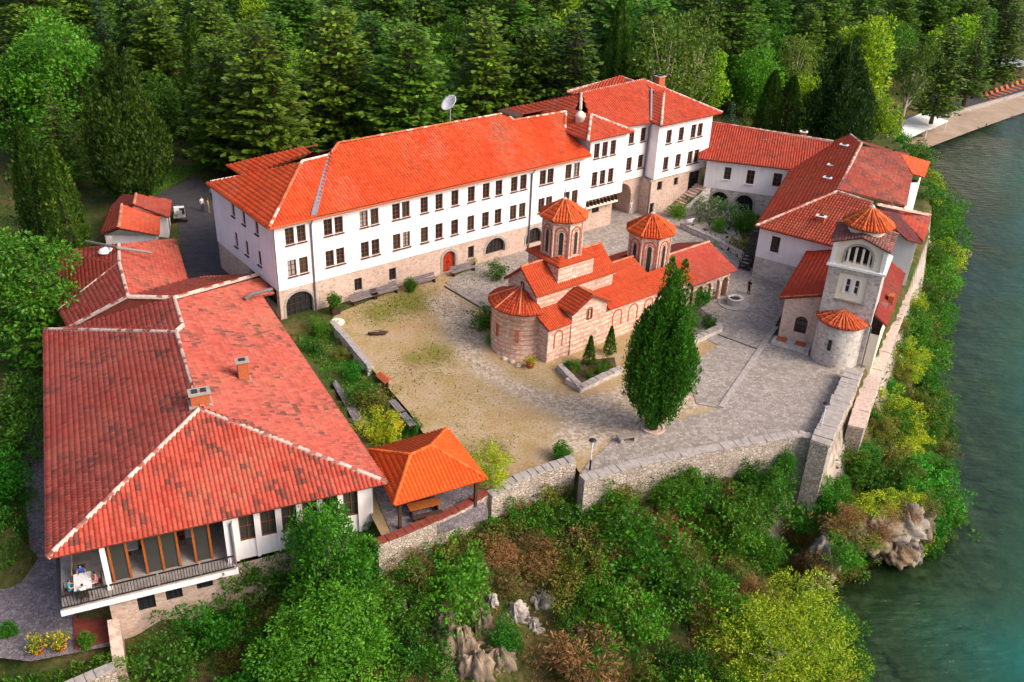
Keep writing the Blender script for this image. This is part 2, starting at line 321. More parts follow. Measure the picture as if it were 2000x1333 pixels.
class MB:
    """collects shapes for one mesh"""
    def __init__(s): s.v = []; s.f = []
    def add(s, V, Fs):
        n = len(s.v); s.v += [tuple(map(float, p)) for p in V]; s.f += [tuple(i+n for i in f) for f in Fs]; return s
    def hexa(s, b, t):       # bottom four, top four (same order, counter-clockwise from above)
        return s.add(list(b)+list(t), [(3, 2, 1, 0), (4, 5, 6, 7), (0, 1, 5, 4), (1, 2, 6, 5), (2, 3, 7, 6), (3, 0, 4, 7)])
    def box(s, c, size, rz=0.0, top=1.0):
        x, y, z = np.array(size)/2.0; ca, sa = math.cos(rz), math.sin(rz)
        def q(dx, dy, dz): return (c[0]+dx*ca-dy*sa, c[1]+dx*sa+dy*ca, c[2]+dz)
        return s.hexa([q(-x, -y, -z), q(x, -y, -z), q(x, y, -z), q(-x, y, -z)], [q(-x*top, -y*top, z), q(x*top, -y*top, z), q(x*top, y*top, z), q(-x*top, y*top, z)])
    def prism(s, poly, z0, z1):
        p = [np.asarray(q, float)[:2] for q in poly]; n = len(p)
        if sum(p[i][0]*p[(i+1) % n][1]-p[(i+1) % n][0]*p[i][1] for i in range(n)) < 0: p = p[::-1]
        V = [(q[0], q[1], z0) for q in p]+[(q[0], q[1], z1) for q in p]
        return s.add(V, [tuple(range(n-1, -1, -1)), tuple(range(n, 2*n))]+[(i, (i+1) % n, n+(i+1) % n, n+i) for i in range(n)])
    def slab(s, poly, th):   # sloping polygon with vertical thickness
        p = [np.asarray(q, float) for q in poly]; n = len(p)
        if sum(p[i][0]*p[(i+1) % n][1]-p[(i+1) % n][0]*p[i][1] for i in range(n)) < 0: p = p[::-1]
        V = [tuple(q-np.array([0, 0, th])) for q in p]+[tuple(q) for q in p]
        return s.add(V, [tuple(range(n-1, -1, -1)), tuple(range(n, 2*n))]+[(i, (i+1) % n, n+(i+1) % n, n+i) for i in range(n)])
    def tube(s, pts, rad, n=8, caps=True):
        pts = [np.asarray(p, float) for p in pts]; rad = rad if hasattr(rad, '__len__') else [rad]*len(pts); V = []; Fs = []
        for i, p in enumerate(pts):
            d = pts[min(i+1, len(pts)-1)]-pts[max(i-1, 0)]; d = d/(np.linalg.norm(d)+1e-9)
            a = np.cross(d, [0, 0, 1.0]) if abs(d[2]) < 0.95 else np.cross(d, [1.0, 0, 0]); a /= np.linalg.norm(a); b = np.cross(d, a)
            V += [p+rad[i]*(math.cos(k*2*math.pi/n)*a+math.sin(k*2*math.pi/n)*b) for k in range(n)]
        for i in range(len(pts)-1):
            Fs += [(i*n+k, i*n+(k+1) % n, (i+1)*n+(k+1) % n, (i+1)*n+k) for k in range(n)]
        if caps: Fs += [tuple(range(n-1, -1, -1)), tuple((len(pts)-1)*n+k for k in range(n))]
        return s.add(V, Fs)
    def lathe(s, c, prof, n=16, a0=0.0, a1=2*math.pi, close=True):
        V = []; Fs = []; full = abs(a1-a0) > 6.28; m = n if full else n+1
        for r, z in prof: V += [(c[0]+r*math.cos(a0+(a1-a0)*k/n), c[1]+r*math.sin(a0+(a1-a0)*k/n), c[2]+z) for k in range(m)]
        for i in range(len(prof)-1):
            for k in range(n):
                k2 = (k+1) % m; Fs.append((i*m+k, i*m+k2, (i+1)*m+k2, (i+1)*m+k))
        if close and full: Fs += [tuple(range(m-1, -1, -1)), tuple((len(prof)-1)*m+k for k in range(m))]
        return s.add(V, Fs)
    def build(s, name, mat, parent=None, smooth=False, bevel=0.0, world=True):
        V = np.array(s.v, float)
        if world: V = to_local(parent, V)
        me = bpy.data.meshes.new(name); me.from_pydata([tuple(v) for v in V], [], s.f)
        if smooth: me.polygons.foreach_set('use_smooth', np.ones(len(me.polygons), bool))
        me.update(); o = link(name, me, parent, mat)
        if bevel:
            b = o.modifiers.new('bevel', 'BEVEL'); b.width = bevel; b.segments = 2
        return o
def copy_part(o, parent, loc, rz=0.0, scale=None):
    c = o.copy(); COL.objects.link(c); c.parent = parent; c.location = loc; c.rotation_euler = (0, 0, rz)
    if scale: c.scale = scale
    return c
def poly_sheet(name, pts, z, mat, parent=None, kind='structure'):
    me = bpy.data.meshes.new(name); me.from_pydata([(p[0], p[1], z) for p in pts], [], [tuple(range(len(pts)))]); me.update()
    if me.polygons[0].normal.z < 0: me.flip_normals()
    o = link(name, me, parent, mat)
    if kind and parent is None: o['kind'] = kind
    return o
# ------------------------------------------------------------------ ground, water, shore
def seg_dist(X, Y, poly):
    d = np.full(X.shape, 1e9); ins = np.zeros(X.shape, bool); n = len(poly)
    for i in range(n):
        x0, y0 = poly[i][:2]; x1, y1 = poly[(i+1) % n][:2]
        dx, dy = x1-x0, y1-y0; t = np.clip(((X-x0)*dx+(Y-y0)*dy)/(dx*dx+dy*dy+1e-9), 0, 1)
        d = np.minimum(d, np.hypot(X-x0-t*dx, Y-y0-t*dy))
        with np.errstate(divide='ignore', invalid='ignore'):
            c = ((y0 > Y) != (y1 > Y)) & (X < (x1-x0)*(Y-y0)/(y1-y0+1e-12)+x0)
        ins ^= c
    return d, ins
def vnoise(X, Y, sc, seed=0):
    r = np.random.default_rng(seed); o = np.zeros_like(X)
    for k in range(5):
        a = r.uniform(0, 6.28); f = sc*(1.75**k); o += np.sin(X*math.cos(a)*f+Y*math.sin(a)*f+r.uniform(0, 6.28))*np.cos(-X*math.sin(a+1)*f*0.8+Y*math.cos(a+1)*f*0.9+r.uniform(0, 6.28))/(1.55**k)
    return o
WZ = -10.0
def pp(L, z=0.0): return [P(x, y, z) for x, y in L]
FRONT = [np.array([-27.5, 47.0, 0]), np.array([-10.2, 54.8, 0])] + pp([(748, 1052), (850, 1013), (950, 963), (1005, 938), (1122, 905), (1142, 934), (1300, 893), (1450, 869), (1560, 851), (1618, 869)])
EAST = pp([(1693, 728)], 0) + pp([(1776, 570), (1812, 470), (1818, 418), (1806, 345)], -0.7)
PLATEAU = FRONT + EAST + [np.array([58, 150, 0]), np.array([50, 190, 0]), np.array([45, 420, 0]), np.array([-300, 420, 0]), np.array([-300, 60, 0]), np.array([-60, 60, 0]), np.array([-38, 52, 0])]
SHORE = [np.array(q, float) for q in ((-90, 10), (-40, 22), (-15, 30), (8, 36), (20, 41), (25.5, 46), (24.5, 52.5), (25.2, 56.5), (28.2, 58.4), (31.2, 60.4))] + pp([(1822, 1075), (1855, 960), (1845, 830), (1812, 760), (1838, 640), (1850, 540), (1855, 450), (1830, 380), (1790, 300), (1900, 258), (2000, 222), (2150, 178), (2400, 120)], WZ) + [np.array([330, 500, 0]), np.array([-400, 500, 0]), np.array([-400, 10, 0])]
BEACH = pp([(1735, 325), (1790, 298), (1900, 256), (2000, 221), (2150, 176), (2300, 140), (2300, 100), (2150, 150), (2000, 188), (1880, 220), (1760, 262)], WZ)
PROM = pp([(1700, 275), (1760, 262), (1880, 220), (2000, 186), (2150, 148), (2300, 100), (2300, 70), (2150, 120), (2000, 156), (1880, 190), (1760, 236), (1690, 262)], WZ)
GARDEN = pp([(556, 640), (598, 640), (644, 634), (722, 716), (800, 806), (838, 864), (735, 878), (700, 820), (600, 690)])
LANE = pp([(30, 800), (150, 790), (150, 1090), (170, 1190), (240, 1236), (215, 1262), (60, 1292), (-90, 1275), (-90, 1150), (40, 1140), (62, 1105)], -4.6)
def terrain_h(X, Y):
    a, ina = seg_dist(X, Y, PLATEAU); b, inb = seg_dist(X, Y, SHORE)
    land = WZ*np.clip(a/(a+b+1e-6), 0, 1)**0.48
    land += np.clip(np.minimum(a, b)/2.0, 0, 1)*vnoise(X, Y, 0.55, 3)*0.55
    land = land-2.6*np.exp(-((X-23.6)**2+(Y-58.2)**2)/7.0)*np.clip(a/1.0, 0, 1)
    h = np.where(ina, -0.03, land)
    h = np.where(inb, h, WZ-0.25-np.minimum(b*0.22, 9)+0.25*vnoise(X, Y, 0.9, 4))
    # low ground left of the restaurant
    lo = np.clip((-27-0.45*(Y-43)+1.5-X)/3.0, 0, 1)*np.clip((84-Y)/14.0, 0, 1); h = np.where(ina, h*(1-lo)-4.7*lo, h)
    _, il = seg_dist(X, Y, LANE); h = np.where(il, np.minimum(h, -4.75), h)
    _, ig = seg_dist(X, Y, GARDEN); h = np.where(ig, -0.7, h)
    for pl, z in ((BEACH, WZ-0.1), (PROM, WZ+0.35)):
        _, ib = seg_dist(X, Y, pl); h = np.where(ib, z-0.25, h)
    return h
def h_at(x, y): return float(terrain_h(np.array([float(x)]), np.array([float(y)]))[0])
xs = np.unique(np.concatenate([np.arange(-320, -48, 8), np.arange(-48, 72, 0.8), np.arange(72, 340, 6)])); ys = np.unique(np.concatenate([np.arange(14, 30, 2), np.arange(30, 140, 0.8), np.arange(140, 230, 2.5), np.arange(230, 430, 10)]))
X, Y = np.meshgrid(xs, ys); Z = terrain_h(X, Y)
Z += np.where(Y > 135, vnoise(X, Y, 0.06, 9)*0.5, 0)*(X < 40)
nx, ny = len(xs), len(ys); I = np.arange(nx*ny).reshape(ny, nx)
Fq = np.stack([I[:-1, :-1], I[:-1, 1:], I[1:, 1:], I[1:, :-1]], -1).reshape(-1, 4)
ter = raw('terrain', np.stack([X, Y, Z], -1).reshape(-1, 3), Fq, 'terrain', smooth=True); ter['kind'] = 'structure'
ter.data.materials.append(M['lake_bed'])
zc = Z.ravel()[Fq].mean(1); ter.data.polygons.foreach_set('material_index', (zc < WZ-0.2).astype(np.int32))
# lake surface: stored depth, scaled down far off to paint in tree reflections
xs2 = np.unique(np.concatenate([np.arange(18, 80, 1.5), np.arange(80, 420, 8)])); ys2 = np.unique(np.concatenate([np.arange(10, 140, 1.5), np.arange(140, 460, 6)]))
X2, Y2 = np.meshgrid(xs2, ys2); b2, in2 = seg_dist(X2, Y2, SHORE)
depth_reflection = np.where(in2, 0, np.clip(b2/16.0, 0, 1)*np.clip(0.75+0.25*(100-Y2)/60, 0.35, 1))
I2 = np.arange(X2.size).reshape(X2.shape)
F2 = np.stack([I2[:-1, :-1], I2[:-1, 1:], I2[1:, 1:], I2[1:, :-1]], -1).reshape(-1, 4)
keep = ~(in2.ravel()[F2].all(1) & (b2.ravel()[F2].min(1) > 8)); F2 = F2[keep]
lk = raw('lake', np.stack([X2, Y2, np.full(X2.shape, WZ)], -1).reshape(-1, 3), F2, 'lake_water', depth_reflection=depth_reflection.ravel()); lk['kind'] = 'structure'
poly_sheet('beach', BEACH, WZ+0.06, 'sand'); poly_sheet('promenade', PROM, WZ+0.55, 'asphalt')
mbk = MB()
for a_, b_ in zip(pp([(1700, 275), (1760, 262), (1880, 220), (2000, 186), (2150, 148)], WZ), pp([(1760, 262), (1880, 220), (2000, 186), (2150, 148), (2300, 100)], WZ)):
    d_ = (b_-a_)/np.linalg.norm(b_-a_); n_ = np.array([-d_[1], d_[0], 0])*0.25
    mbk.hexa([a_-n_+[0, 0, -.5], b_-n_+[0, 0, -.5], b_+n_+[0, 0, -.5], a_+n_+[0, 0, -.5]], [a_-n_+[0, 0, .8], b_-n_+[0, 0, .8], b_+n_+[0, 0, .8], a_+n_+[0, 0, .8]])
k_ = mbk.build('promenade_kerb', 'concrete'); k_['kind'] = 'structure'

# courtyard surfaces
COURT = pp([(640, 632), (660, 612), (700, 596), (860, 530), (960, 498), (1060, 470), (1130, 450), (1200, 432), (1262, 415), (1330, 440), (1500, 560), (1508, 660), (1500, 830), (1300, 892), (1140, 935), (1120, 906), (1005, 938), (950, 963), (860, 1010), (748, 1052), (700, 960), (735, 878), (838, 864), (800, 806), (724, 718)])
PATH = pp([(825, 590), (868, 560), (905, 580), (955, 640), (950, 690), (1000, 735), (1090, 768), (1150, 770), (1220, 752), (1320, 760), (1440, 770), (1240, 858), (1130, 892), (1060, 870), (1090, 815), (1010, 780), (930, 740), (890, 700), (860, 640)])
import bmesh
bm_ = bmesh.new(); bm_.faces.new([bm_.verts.new((p[0], p[1], 0)) for p in COURT]); A_ = np.array(COURT)
for ax, lo, hi in ((0, A_[:, 0].min(), A_[:, 0].max()), (1, A_[:, 1].min(), A_[:, 1].max())):
    for v_ in np.arange(lo+.3, hi, .5):
        co_ = (v_, 0, 0) if ax == 0 else (0, v_, 0); no_ = (1, 0, 0) if ax == 0 else (0, 1, 0); bmesh.ops.bisect_plane(bm_, geom=bm_.verts[:]+bm_.edges[:]+bm_.faces[:], plane_co=co_, plane_no=no_, dist=1e-4)
bm_.normal_update()
if sum(f.normal.z for f in bm_.faces) < 0: bmesh.ops.reverse_faces(bm_, faces=bm_.faces[:])
cme = bpy.data.meshes.new('courtyard'); bm_.to_mesh(cme); bm_.free(); XY = np.array([v.co[:2] for v in cme.vertices]); XX, YY = XY[:, 0], XY[:, 1]
dp_, ip_ = seg_dist(XX.ravel(), YY.ravel(), PATH); path_ = np.clip(.42+np.where(ip_, dp_, -dp_)/4.0, 0, .85); grs_ = np.zeros(XX.size)
for x, y, rd in ((800, 590, 4.5), (740, 610, 3.5), (930, 530, 4.5), (940, 640, 2.5), (850, 690, 3.0), (810, 700, 2.0), (900, 900, 2.5), (960, 880, 2.2), (1020, 545, 2.5)):
    q = P(x, y, 0); grs_ = np.maximum(grs_, np.clip(1.1-np.hypot(XX.ravel()-q[0], (YY.ravel()-q[1])*.8)/rd, 0, 1))
at = cme.attributes.new('Col', 'FLOAT_COLOR', 'POINT'); at.data.foreach_set('color', np.stack([path_, grs_*.85, 0*path_, 0*path_+1], 1).astype(np.float32).ravel())
cy = link('courtyard', cme, None, 'courtyard_earth'); cy['kind'] = 'structure'
poly_sheet('courtyard_paving', pp([(870, 552), (960, 500), (1060, 468), (1130, 448), (1190, 425), (1255, 402), (1330, 385), (1420, 400), (1480, 540), (1560, 560), (1500, 660), (1430, 690), (1355, 650), (1240, 600), (1100, 620), (985, 600), (940, 602), (905, 582)]), 0.05, 'paving')
TERR = pp([(1132, 932), (1148, 905), (1200, 860), (1300, 828), (1404, 798), (1360, 790), (1340, 720), (1430, 655), (1470, 675), (1512, 655), (1580, 690), (1690, 720), (1620, 866), (1560, 851), (1450, 867), (1300, 891)])
poly_sheet('terrace', TERR, 0.055, 'paving')
# low kerb steps across the paving
def kerb(name, L, wd, z1, mat, z0=-0.3):
    mb = MB(); pts = pp(L)
    for a_, b_ in zip(pts[:-1], pts[1:]):
        d_ = (b_-a_)/np.linalg.norm(b_-a_); n_ = np.array([-d_[1], d_[0], 0])*wd/2
        zz = np.array([0, 0, 1.0]); mb.hexa([a_-n_+zz*z0, b_-n_+zz*z0, b_+n_+zz*z0, a_+n_+zz*z0], [a_-n_+zz*z1, b_-n_+zz*z1, b_+n_+zz*z1, a_+n_+zz*z1])
    o = mb.build(name, mat); o['kind'] = 'structure'; return o
kerb('paving_step', [(1408, 797), (1470, 705), (1515, 640)], 0.45, 0.14, 'concrete')
kerb('paving_drain', [(1402, 655), (1478, 683)], 0.16, 0.075, 'iron'); kerb('paving_drain', [(868, 560), (940, 603)], 0.16, 0.075, 'iron')
kerb('paving_drain', [(1380, 470), (1440, 520), (1510, 545), (1560, 560)], 0.3, 0.08, 'concrete')
poly_sheet('garden', GARDEN, -0.62, 'lawn')
poly_sheet('driveway', pp([(362, 555), (470, 540), (440, 500), (420, 400), (415, 365), (380, 345), (300, 385), (345, 420), (352, 470)]), 0.01, 'asphalt')
poly_sheet('forest_lawn', pp([(180, 360), (300, 330), (420, 320), (360, 350), (300, 385), (240, 395)]), 0.008, 'lawn')
ln_ = poly_sheet('lane', LANE, -4.6, 'cobble_dark')

# ------------------------------------------------------------------ roofs
def palette(base, n, pos, dark=0.06, seed=1, pale=0.0, dcol=(0.07, 0.045, 0.04), vary=0.22):
    r = np.random.default_rng(seed); c = np.array(base)[None]*np.ones((n, 1))
    f = vnoise(pos[:, 0], pos[:, 1]+pos[:, 2]*0.7, 0.35, seed)*.7+.5*r.normal(size=n)*.6; g = vnoise(pos[:, 0], pos[:, 1], 1.1, seed+5)
    c = c*(1+0.10*f[:, None]*0.6+vary*(r.random((n, 1))-0.5)); c[:, 1:] *= (1+0.16*(r.random((n, 1))-0.5)+0.10*g[:, None])
    if pale:
        k = np.clip((f-0.1)*0.8, 0, 1)[:, None]*pale; c = c*(1-k)+np.array([0.40, 0.135, 0.085])*k
    g2 = vnoise(pos[:, 0]*1.0, pos[:, 1]*1.0, 2.3, seed+9); k = np.clip(dark*9*np.clip(0.1+0.7*g+0.3*f+1.1*g2, 0, 3)*r.random(n)**2.4, 0, .7)[:, None]; c = c*(1-k)+np.array(dcol)*k
    return np.clip(c, 0.003, 1)
class Roof:
    def __init__(s, parent, base, tw=0.3, tl=0.42, dark=0.05, seed=1, pale=0.0, th=0.14, hh=1.0, dcol=(0.07, 0.045, 0.04), deck='deck_red', vary=0.22, mortar=0.0):
        s.mortar = mortar; s.p = parent; s.base = base; s.tw = tw; s.tl = tl; s.dark = dark; s.seed = seed; s.pale = pale; s.th = th; s.hh = hh; s.dcol = dcol; s.deckm = deck; s.vary = vary
        s.V = []; s.n = 0; s.C = []; s.deck = MB(); s.cap = MB(); s.mor = MB()
    def slope(s, poly, tiles=True, base=None, dark=None, edir=None):
        """poly[0] -> poly[1] is the eave"""
        p = [np.asarray(q, float) for q in poly]
        if len(p) > 3:                                   # true up the corners to one plane
            A_ = np.array([[q[0], q[1], 1.0] for q in p]); wz = np.array([2.0, 2.0]+[1.0]*(len(p)-2)); zf = np.linalg.lstsq(A_*wz[:, None], np.array([q[2] for q in p])*wz, rcond=None)[0]
            p = [np.array([q[0], q[1], a @ zf]) for q, a in zip(p, A_)]
        s.deck.slab(p, s.th)
        if not tiles: return
        o = p[0]; e1 = p[1]-p[0] if edir is None else np.asarray(edir, float); e1 = e1/np.linalg.norm(e1)
        n = np.zeros(3)
        for i in range(len(p)):
            a, b = p[i], p[(i+1) % len(p)]; n += np.cross(a-o, b-o)
        n = n/np.linalg.norm(n); n = n if n[2] > 0 else -n
        e1 = e1-n*(e1 @ n); e1 /= np.linalg.norm(e1); e2 = np.cross(n, e1)
        A = np.array([[(q-o) @ e1, (q-o) @ e2] for q in p])
        if A[:, 1].mean() < 0: e1 = -e1; e2 = -e2; A = -A
        tw, tl = s.tw, s.tl; rows = []
        i0 = math.floor(A[:, 0].min()/tw)
        for i in range(i0, math.ceil(A[:, 0].max()/tw)):
            a = (i+0.5)*tw; hits = []
            for k in range(len(A)):
                (a0, b0), (a1, b1) = A[k], A[(k+1) % len(A)]
                if (a0 > a) != (a1 > a): hits.append(b0+(b1-b0)*(a-a0)/(a1-a0))
            hits.sort()
            for lo, hi in zip(hits[::2], hits[1::2]):
                if hi-lo < 0.08: continue
                if lo < 0.5*tl: lo -= 0.06
                for k in range(math.floor(lo/tl), math.ceil(hi/tl)):
                    u0, u1 = max(lo, k*tl), min(hi, (k+1)*tl)
                    if u1-u0 > 0.05: rows.append((a, u0, u1))
        R = np.array(rows); m = len(R)
        if not m: return
        xp = np.array([-0.5, -0.30, -0.06, 0.18, 0.36, 0.5])*tw*1.0; hp = np.array([0.0, 0.06, 0.085, 0.06, 0.0, 0.0])*s.hh*tw/0.28
        rr = np.random.default_rng(s.seed+m); jit = (rr.random((m, 1))-0.5)*0.018
        low = o+ (R[:, 0:1]+xp)[..., None]*e1 + (R[:, 1:2]-0.03)[..., None]*e2 + (hp+0.05+jit)[..., None]*n
        up = o+ (R[:, 0:1]+xp)[..., None]*e1 + R[:, 2:3][..., None]*e2 + (np.broadcast_to(hp+0.012, (m, 6)))[..., None]*n
        butt = o+ (R[:, 0:1]+xp)[..., None]*e1 + (R[:, 1:2]-0.03)[..., None]*e2 + np.zeros((m, 6))[..., None]*n
        s.V.append(np.concatenate([butt, low, up], 1).reshape(-1, 3)); pos = o+R[:, 0:1]*e1+R[:, 1:2]*e2
        s.C.append(np.repeat(palette(base or s.base, m, pos, s.dark if dark is None else dark, s.seed, s.pale, s.dcol, s.vary), 18, 0)); s.n += m
    def ridge(s, a, b, r=0.15, mortar=True):
        a, b = np.asarray(a, float), np.asarray(b, float); L = np.linalg.norm(b-a); d = (b-a)/L; sd_ = np.cross(d, [0, 0, 1.0]); sd_ /= np.linalg.norm(sd_); up = np.cross(sd_, d)
        k = max(1, int(L/0.42))
        for i in range(k):
            q0 = a+d*(L*i/k); q1 = a+d*(L*(i+1.12)/k); V = []
            for q, rad in ((q0, r*1.12), (q1, r*0.95)):
                V += [q+sd_*rad*math.cos(t)+up*(rad*math.sin(t)*0.9+0.08+random.uniform(-.01, .01)) for t in np.linspace(0, math.pi, 5)]
            s.cap.add(V, [(j, j+1, j+6, j+5) for j in range(4)]+[(0, 5, 9, 4), (4, 3, 2, 1, 0)])
        if mortar and s.mortar >= .35:
            wd = r*1.2; w0, w1 = a-d*0.02, b+d*0.02
            s.mor.hexa([w0-sd_*wd-up*.05, w1-sd_*wd-up*.05, w1+sd_*wd-up*.05, w0+sd_*wd-up*.05], [w0-sd_*wd*.8+up*.11, w1-sd_*wd*.8+up*.11, w1+sd_*wd*.8+up*.13, w0+sd_*wd*.8+up*.13])
    def build(s, name='roof', captint=(0.5, 0.16, 0.09)):
        d = s.deck.build(name, s.deckm, s.p)
        if s.n:
            V = np.concatenate(s.V); b = (np.arange(s.n)*18)[:, None, None]; j = np.arange(5)[None, :, None]
            q = np.array([[0, 1, 7, 6], [6, 7, 13, 12]]).reshape(1, 2, 4)
            Fq = (b[..., None]+j[..., None]+q[:, None]).reshape(-1, 4)
            o = raw('roof_tiles', V, Fq, 'tile', d, np.concatenate(s.C)); o['kind'] = 'stuff'
        if s.cap.v:
            n = len(s.cap.v); pos = np.array(s.cap.v); o = s.cap.build('ridge_tiles', 'tile', d); o['kind'] = 'stuff'; captint = np.array(captint)
            r_ = np.random.default_rng(5); kk = np.repeat(r_.random(n//10+1), 10)[:n, None]; cc = captint[None]*(0.7+0.5*kk); pk = np.repeat(r_.random(n//10+1) < s.mortar, 10)[:n]; cc[pk] = np.array([0.66, 0.50, 0.42])*(.8+.3*kk[pk])
            at = o.data.attributes.new('Col', 'FLOAT_COLOR', 'POINT'); c4 = np.ones((n, 4), np.float32); c4[:, :3] = cc; at.data.foreach_set('color', c4.ravel())
        if s.mor.v: s.mor.build('ridge_mortar', 'mortar', d)['kind'] = 'stuff'
        return d

# ------------------------------------------------------------------ walls with openings, windows
def wall(mb, a, b, z0, z1, openings=(), depth=0.28, thick=0.0):
    """upright wall face from a to b (seen with a on the left), openings (u0, u1, zlo, zhi) with reveals"""
    a, b = np.asarray(a, float)[:2], np.asarray(b, float)[:2]; L = np.linalg.norm(b-a); d = (b-a)/L; inn = np.array([-d[1], d[0]])
    us = sorted({0.0, L, *[round(float(min(max(q, 0), L)), 4) for o in openings for q in o[:2]]}); zs = sorted({z0, z1, *[round(float(min(max(q, z0), z1)), 4) for o in openings for q in o[2:4]]})
    def pt(u, z, k=0.0): q = a+d*u+inn*k; return (q[0], q[1], z)
    for u0, u1 in zip(us[:-1], us[1:]):
        for c0, c1 in zip(zs[:-1], zs[1:]):
            um, zm = (u0+u1)/2, (c0+c1)/2
            if any(o[0] < um < o[1] and o[2] < zm < o[3] for o in openings): continue
            mb.add([pt(u0, c0), pt(u1, c0), pt(u1, c1), pt(u0, c1)], [(0, 1, 2, 3)])
    for u0, u1, c0, c1 in [o[:4] for o in openings]:
        for e in (((u0, c0), (u1, c0)), ((u1, c0), (u1, c1)), ((u1, c1), (u0, c1)), ((u0, c1), (u0, c0))):
            (ua, za), (ub, zb_) = e
            mb.add([pt(ua, za), pt(ub, zb_), pt(ub, zb_, depth), pt(ua, za, depth)], [(0, 1, 2, 3)])
WIN = {}
def window(parent, loc, rz, wd, ht, mat='wood_brown', bars=(1, 3), depth=0.22, sill=None, glass='glass', name='window'):
    """frame with bars, pane behind; local x along the wall, +y into the wall, origin at the opening's lower middle"""
    key = (round(wd, 2), round(ht, 2), mat, bars, glass, sill, round(depth, 2))
    if key not in WIN:
        f = MB(); t = 0.075
        f.box((-wd/2+t/2, depth-.05, ht/2), (t, 0.1, ht)).box((wd/2-t/2, depth-.05, ht/2), (t, 0.1, ht))
        f.box((0, depth-.05, t/2), (wd-2*t, 0.1, t)).box((0, depth-.05, ht-t/2), (wd-2*t, 0.1, t))
        for i in range(bars[0]): f.box((-wd/2+wd*(i+1)/(bars[0]+1), depth-.045, ht/2), (0.055, 0.07, ht-2*t))
        for i in range(bars[1]): f.box((0, depth-.04, ht*(i+1)/(bars[1]+1)), (wd-2*t, 0.05, 0.04))
        p = MB().box((0, depth+.01, ht/2), (wd, 0.02, ht))
        s_ = MB().box((0, -0.03, -0.04), (wd+.16, 0.26, 0.07)) if sill else None
        WIN[key] = (f, p, s_, [])
    f, p, s_, first = WIN[key]
    if not first:
        a = f.build(name, mat, None, world=False); b = p.build('pane', glass, a, world=False); first.append((a, b))
        if s_: first[0] += (s_.build('sill', sill, a, world=False),)
        a.parent = parent; a.location = loc; a.rotation_euler = (0, 0, rz); return a
    src = first[0]; c = copy_part(src[0], parent, loc, rz)
    for k in src[1:]: copy_part(k, c, (0, 0, 0))
    return c
def arch_mesh(mb, a, d, u0, u1, zs, zt, depth, ring=0.0, off=0.0, n=10):
    """spandrel that closes a rectangular opening u0..u1 down to an arch springing at zs, crown at zt"""
    inn = np.array([-d[1], d[0]]); um, r = (u0+u1)/2, (u1-u0)/2
    def pt(u, z, k): q = np.asarray(a)[:2]+d*u+inn*k; return (q[0], q[1], z)
    ang = np.linspace(math.pi, 0, n+1); V = []; Fs = []
    for k in (off, depth):
        V += [pt(um+r*math.cos(t), zs+(zt-zs)*math.sin(t), k) for t in ang]+[pt(um+r*math.cos(t), zt+0.002, k) for t in ang]
    m = 2*(n+1)
    for i in range(n):
        Fs += [(i, i+1, n+1+i+1, n+1+i), (m+i+1, m+i, m+n+1+i, m+n+1+i+1), (i+1, i, m+i, m+i+1)]
    mb.add(V, Fs)
def arch_ring(mb, a, d, u0, u1, zb, zs, zt, wd=0.22, proud=0.05):
    inn = np.array([-d[1], d[0]]); um, r = (u0+u1)/2, (u1-u0)/2
    def pt(u, z, k): q = np.asarray(a)[:2]+d*u+inn*k; return (q[0], q[1], z)
    path = [(u0, zb, u0-wd, zb), (u0, zs, u0-wd, zs)]+[(um+r*math.cos(t), zs+(zt-zs)*math.sin(t), um+(r+wd)*math.cos(t), zs+(zt-zs+wd)*math.sin(t)) for t in np.linspace(math.pi, 0, 11)[1:-1]]+[(u1, zs, u1+wd, zs), (u1, zb, u1+wd, zb)]
    V = []
    for i0, z0_, i1, z1_ in path: V += [pt(i0, z0_, -proud), pt(i1, z1_, -proud), pt(i1, z1_, 0.06), pt(i0, z0_, 0.06)]
    Fs = []
    for i in range(len(path)-1):
        b = i*4
        for q in ((0, 1, 5, 4), (1, 2, 6, 5), (3, 0, 4, 7)): Fs.append(tuple(b+k for k in q))
    mb.add(V, Fs)
def flue(name, parent, c, w_, d_, h_, rz, cap='concrete', body='brick_orange', holes=2):
    o = MB().box((c[0], c[1], c[2]+h_/2-0.3), (w_, d_, h_+.6), rz).build(name, body, parent)
    m = MB().box((c[0], c[1], c[2]+h_+.05), (w_+.2, d_+.2, 0.1), rz)
    m.build('chimney_cap', cap, o); MB().box((c[0], c[1], c[2]+.08), (w_+.3, d_+.3, 0.16), rz).build('flashing', cap, o)
    ca, sa = math.cos(rz), math.sin(rz); q = MB()
    for i in range(holes):
        u = (i-(holes-1)/2)*w_/max(holes, 1)*0.9; q.box((c[0]+u*ca, c[1]+u*sa, c[2]+h_+.13), (w_/holes*.6, d_*.6, 0.08), rz)
    q.build('flue', 'room_dark', o); return o

# ================================================================== the long white guesthouse
HF = Frame((-21.24, 77.52), 39.0); HA = HF.a
ht = thing('guesthouse', 'long white guesthouse with orange tiled roof above a pink stone ground floor', 'building', (HF.O[0], HF.O[1], 0), HA)
def s_of(x, y, t=0): return HF.on_t(x, y, t)[0]
ZB, ZE = 2.88, 9.25
up_x = [(565, 460), (588, 455), (640, 442), (661, 437), (710, 428), (731, 423), (773, 411), (792, 406), (828, 399), (857, 392), (888, 384), (920, 376), (949, 369), (974, 363), (1004, 356), (1022, 351), (1060, 341), (1075, 337), (1110, 329), (1126, 325)]
SW = [s_of(*q) for q in up_x]; ww, wh = 0.86, 1.6
opu = [(s-ww/2, s+ww/2, z, z+wh) for s in SW for z in (7.15, 4.05)]
mb = MB(); f2 = lambda u, t: HF(u, t)[:2]
wall(mb, f2(0, -.06), f2(37.0, -.06), ZB, ZE, opu)
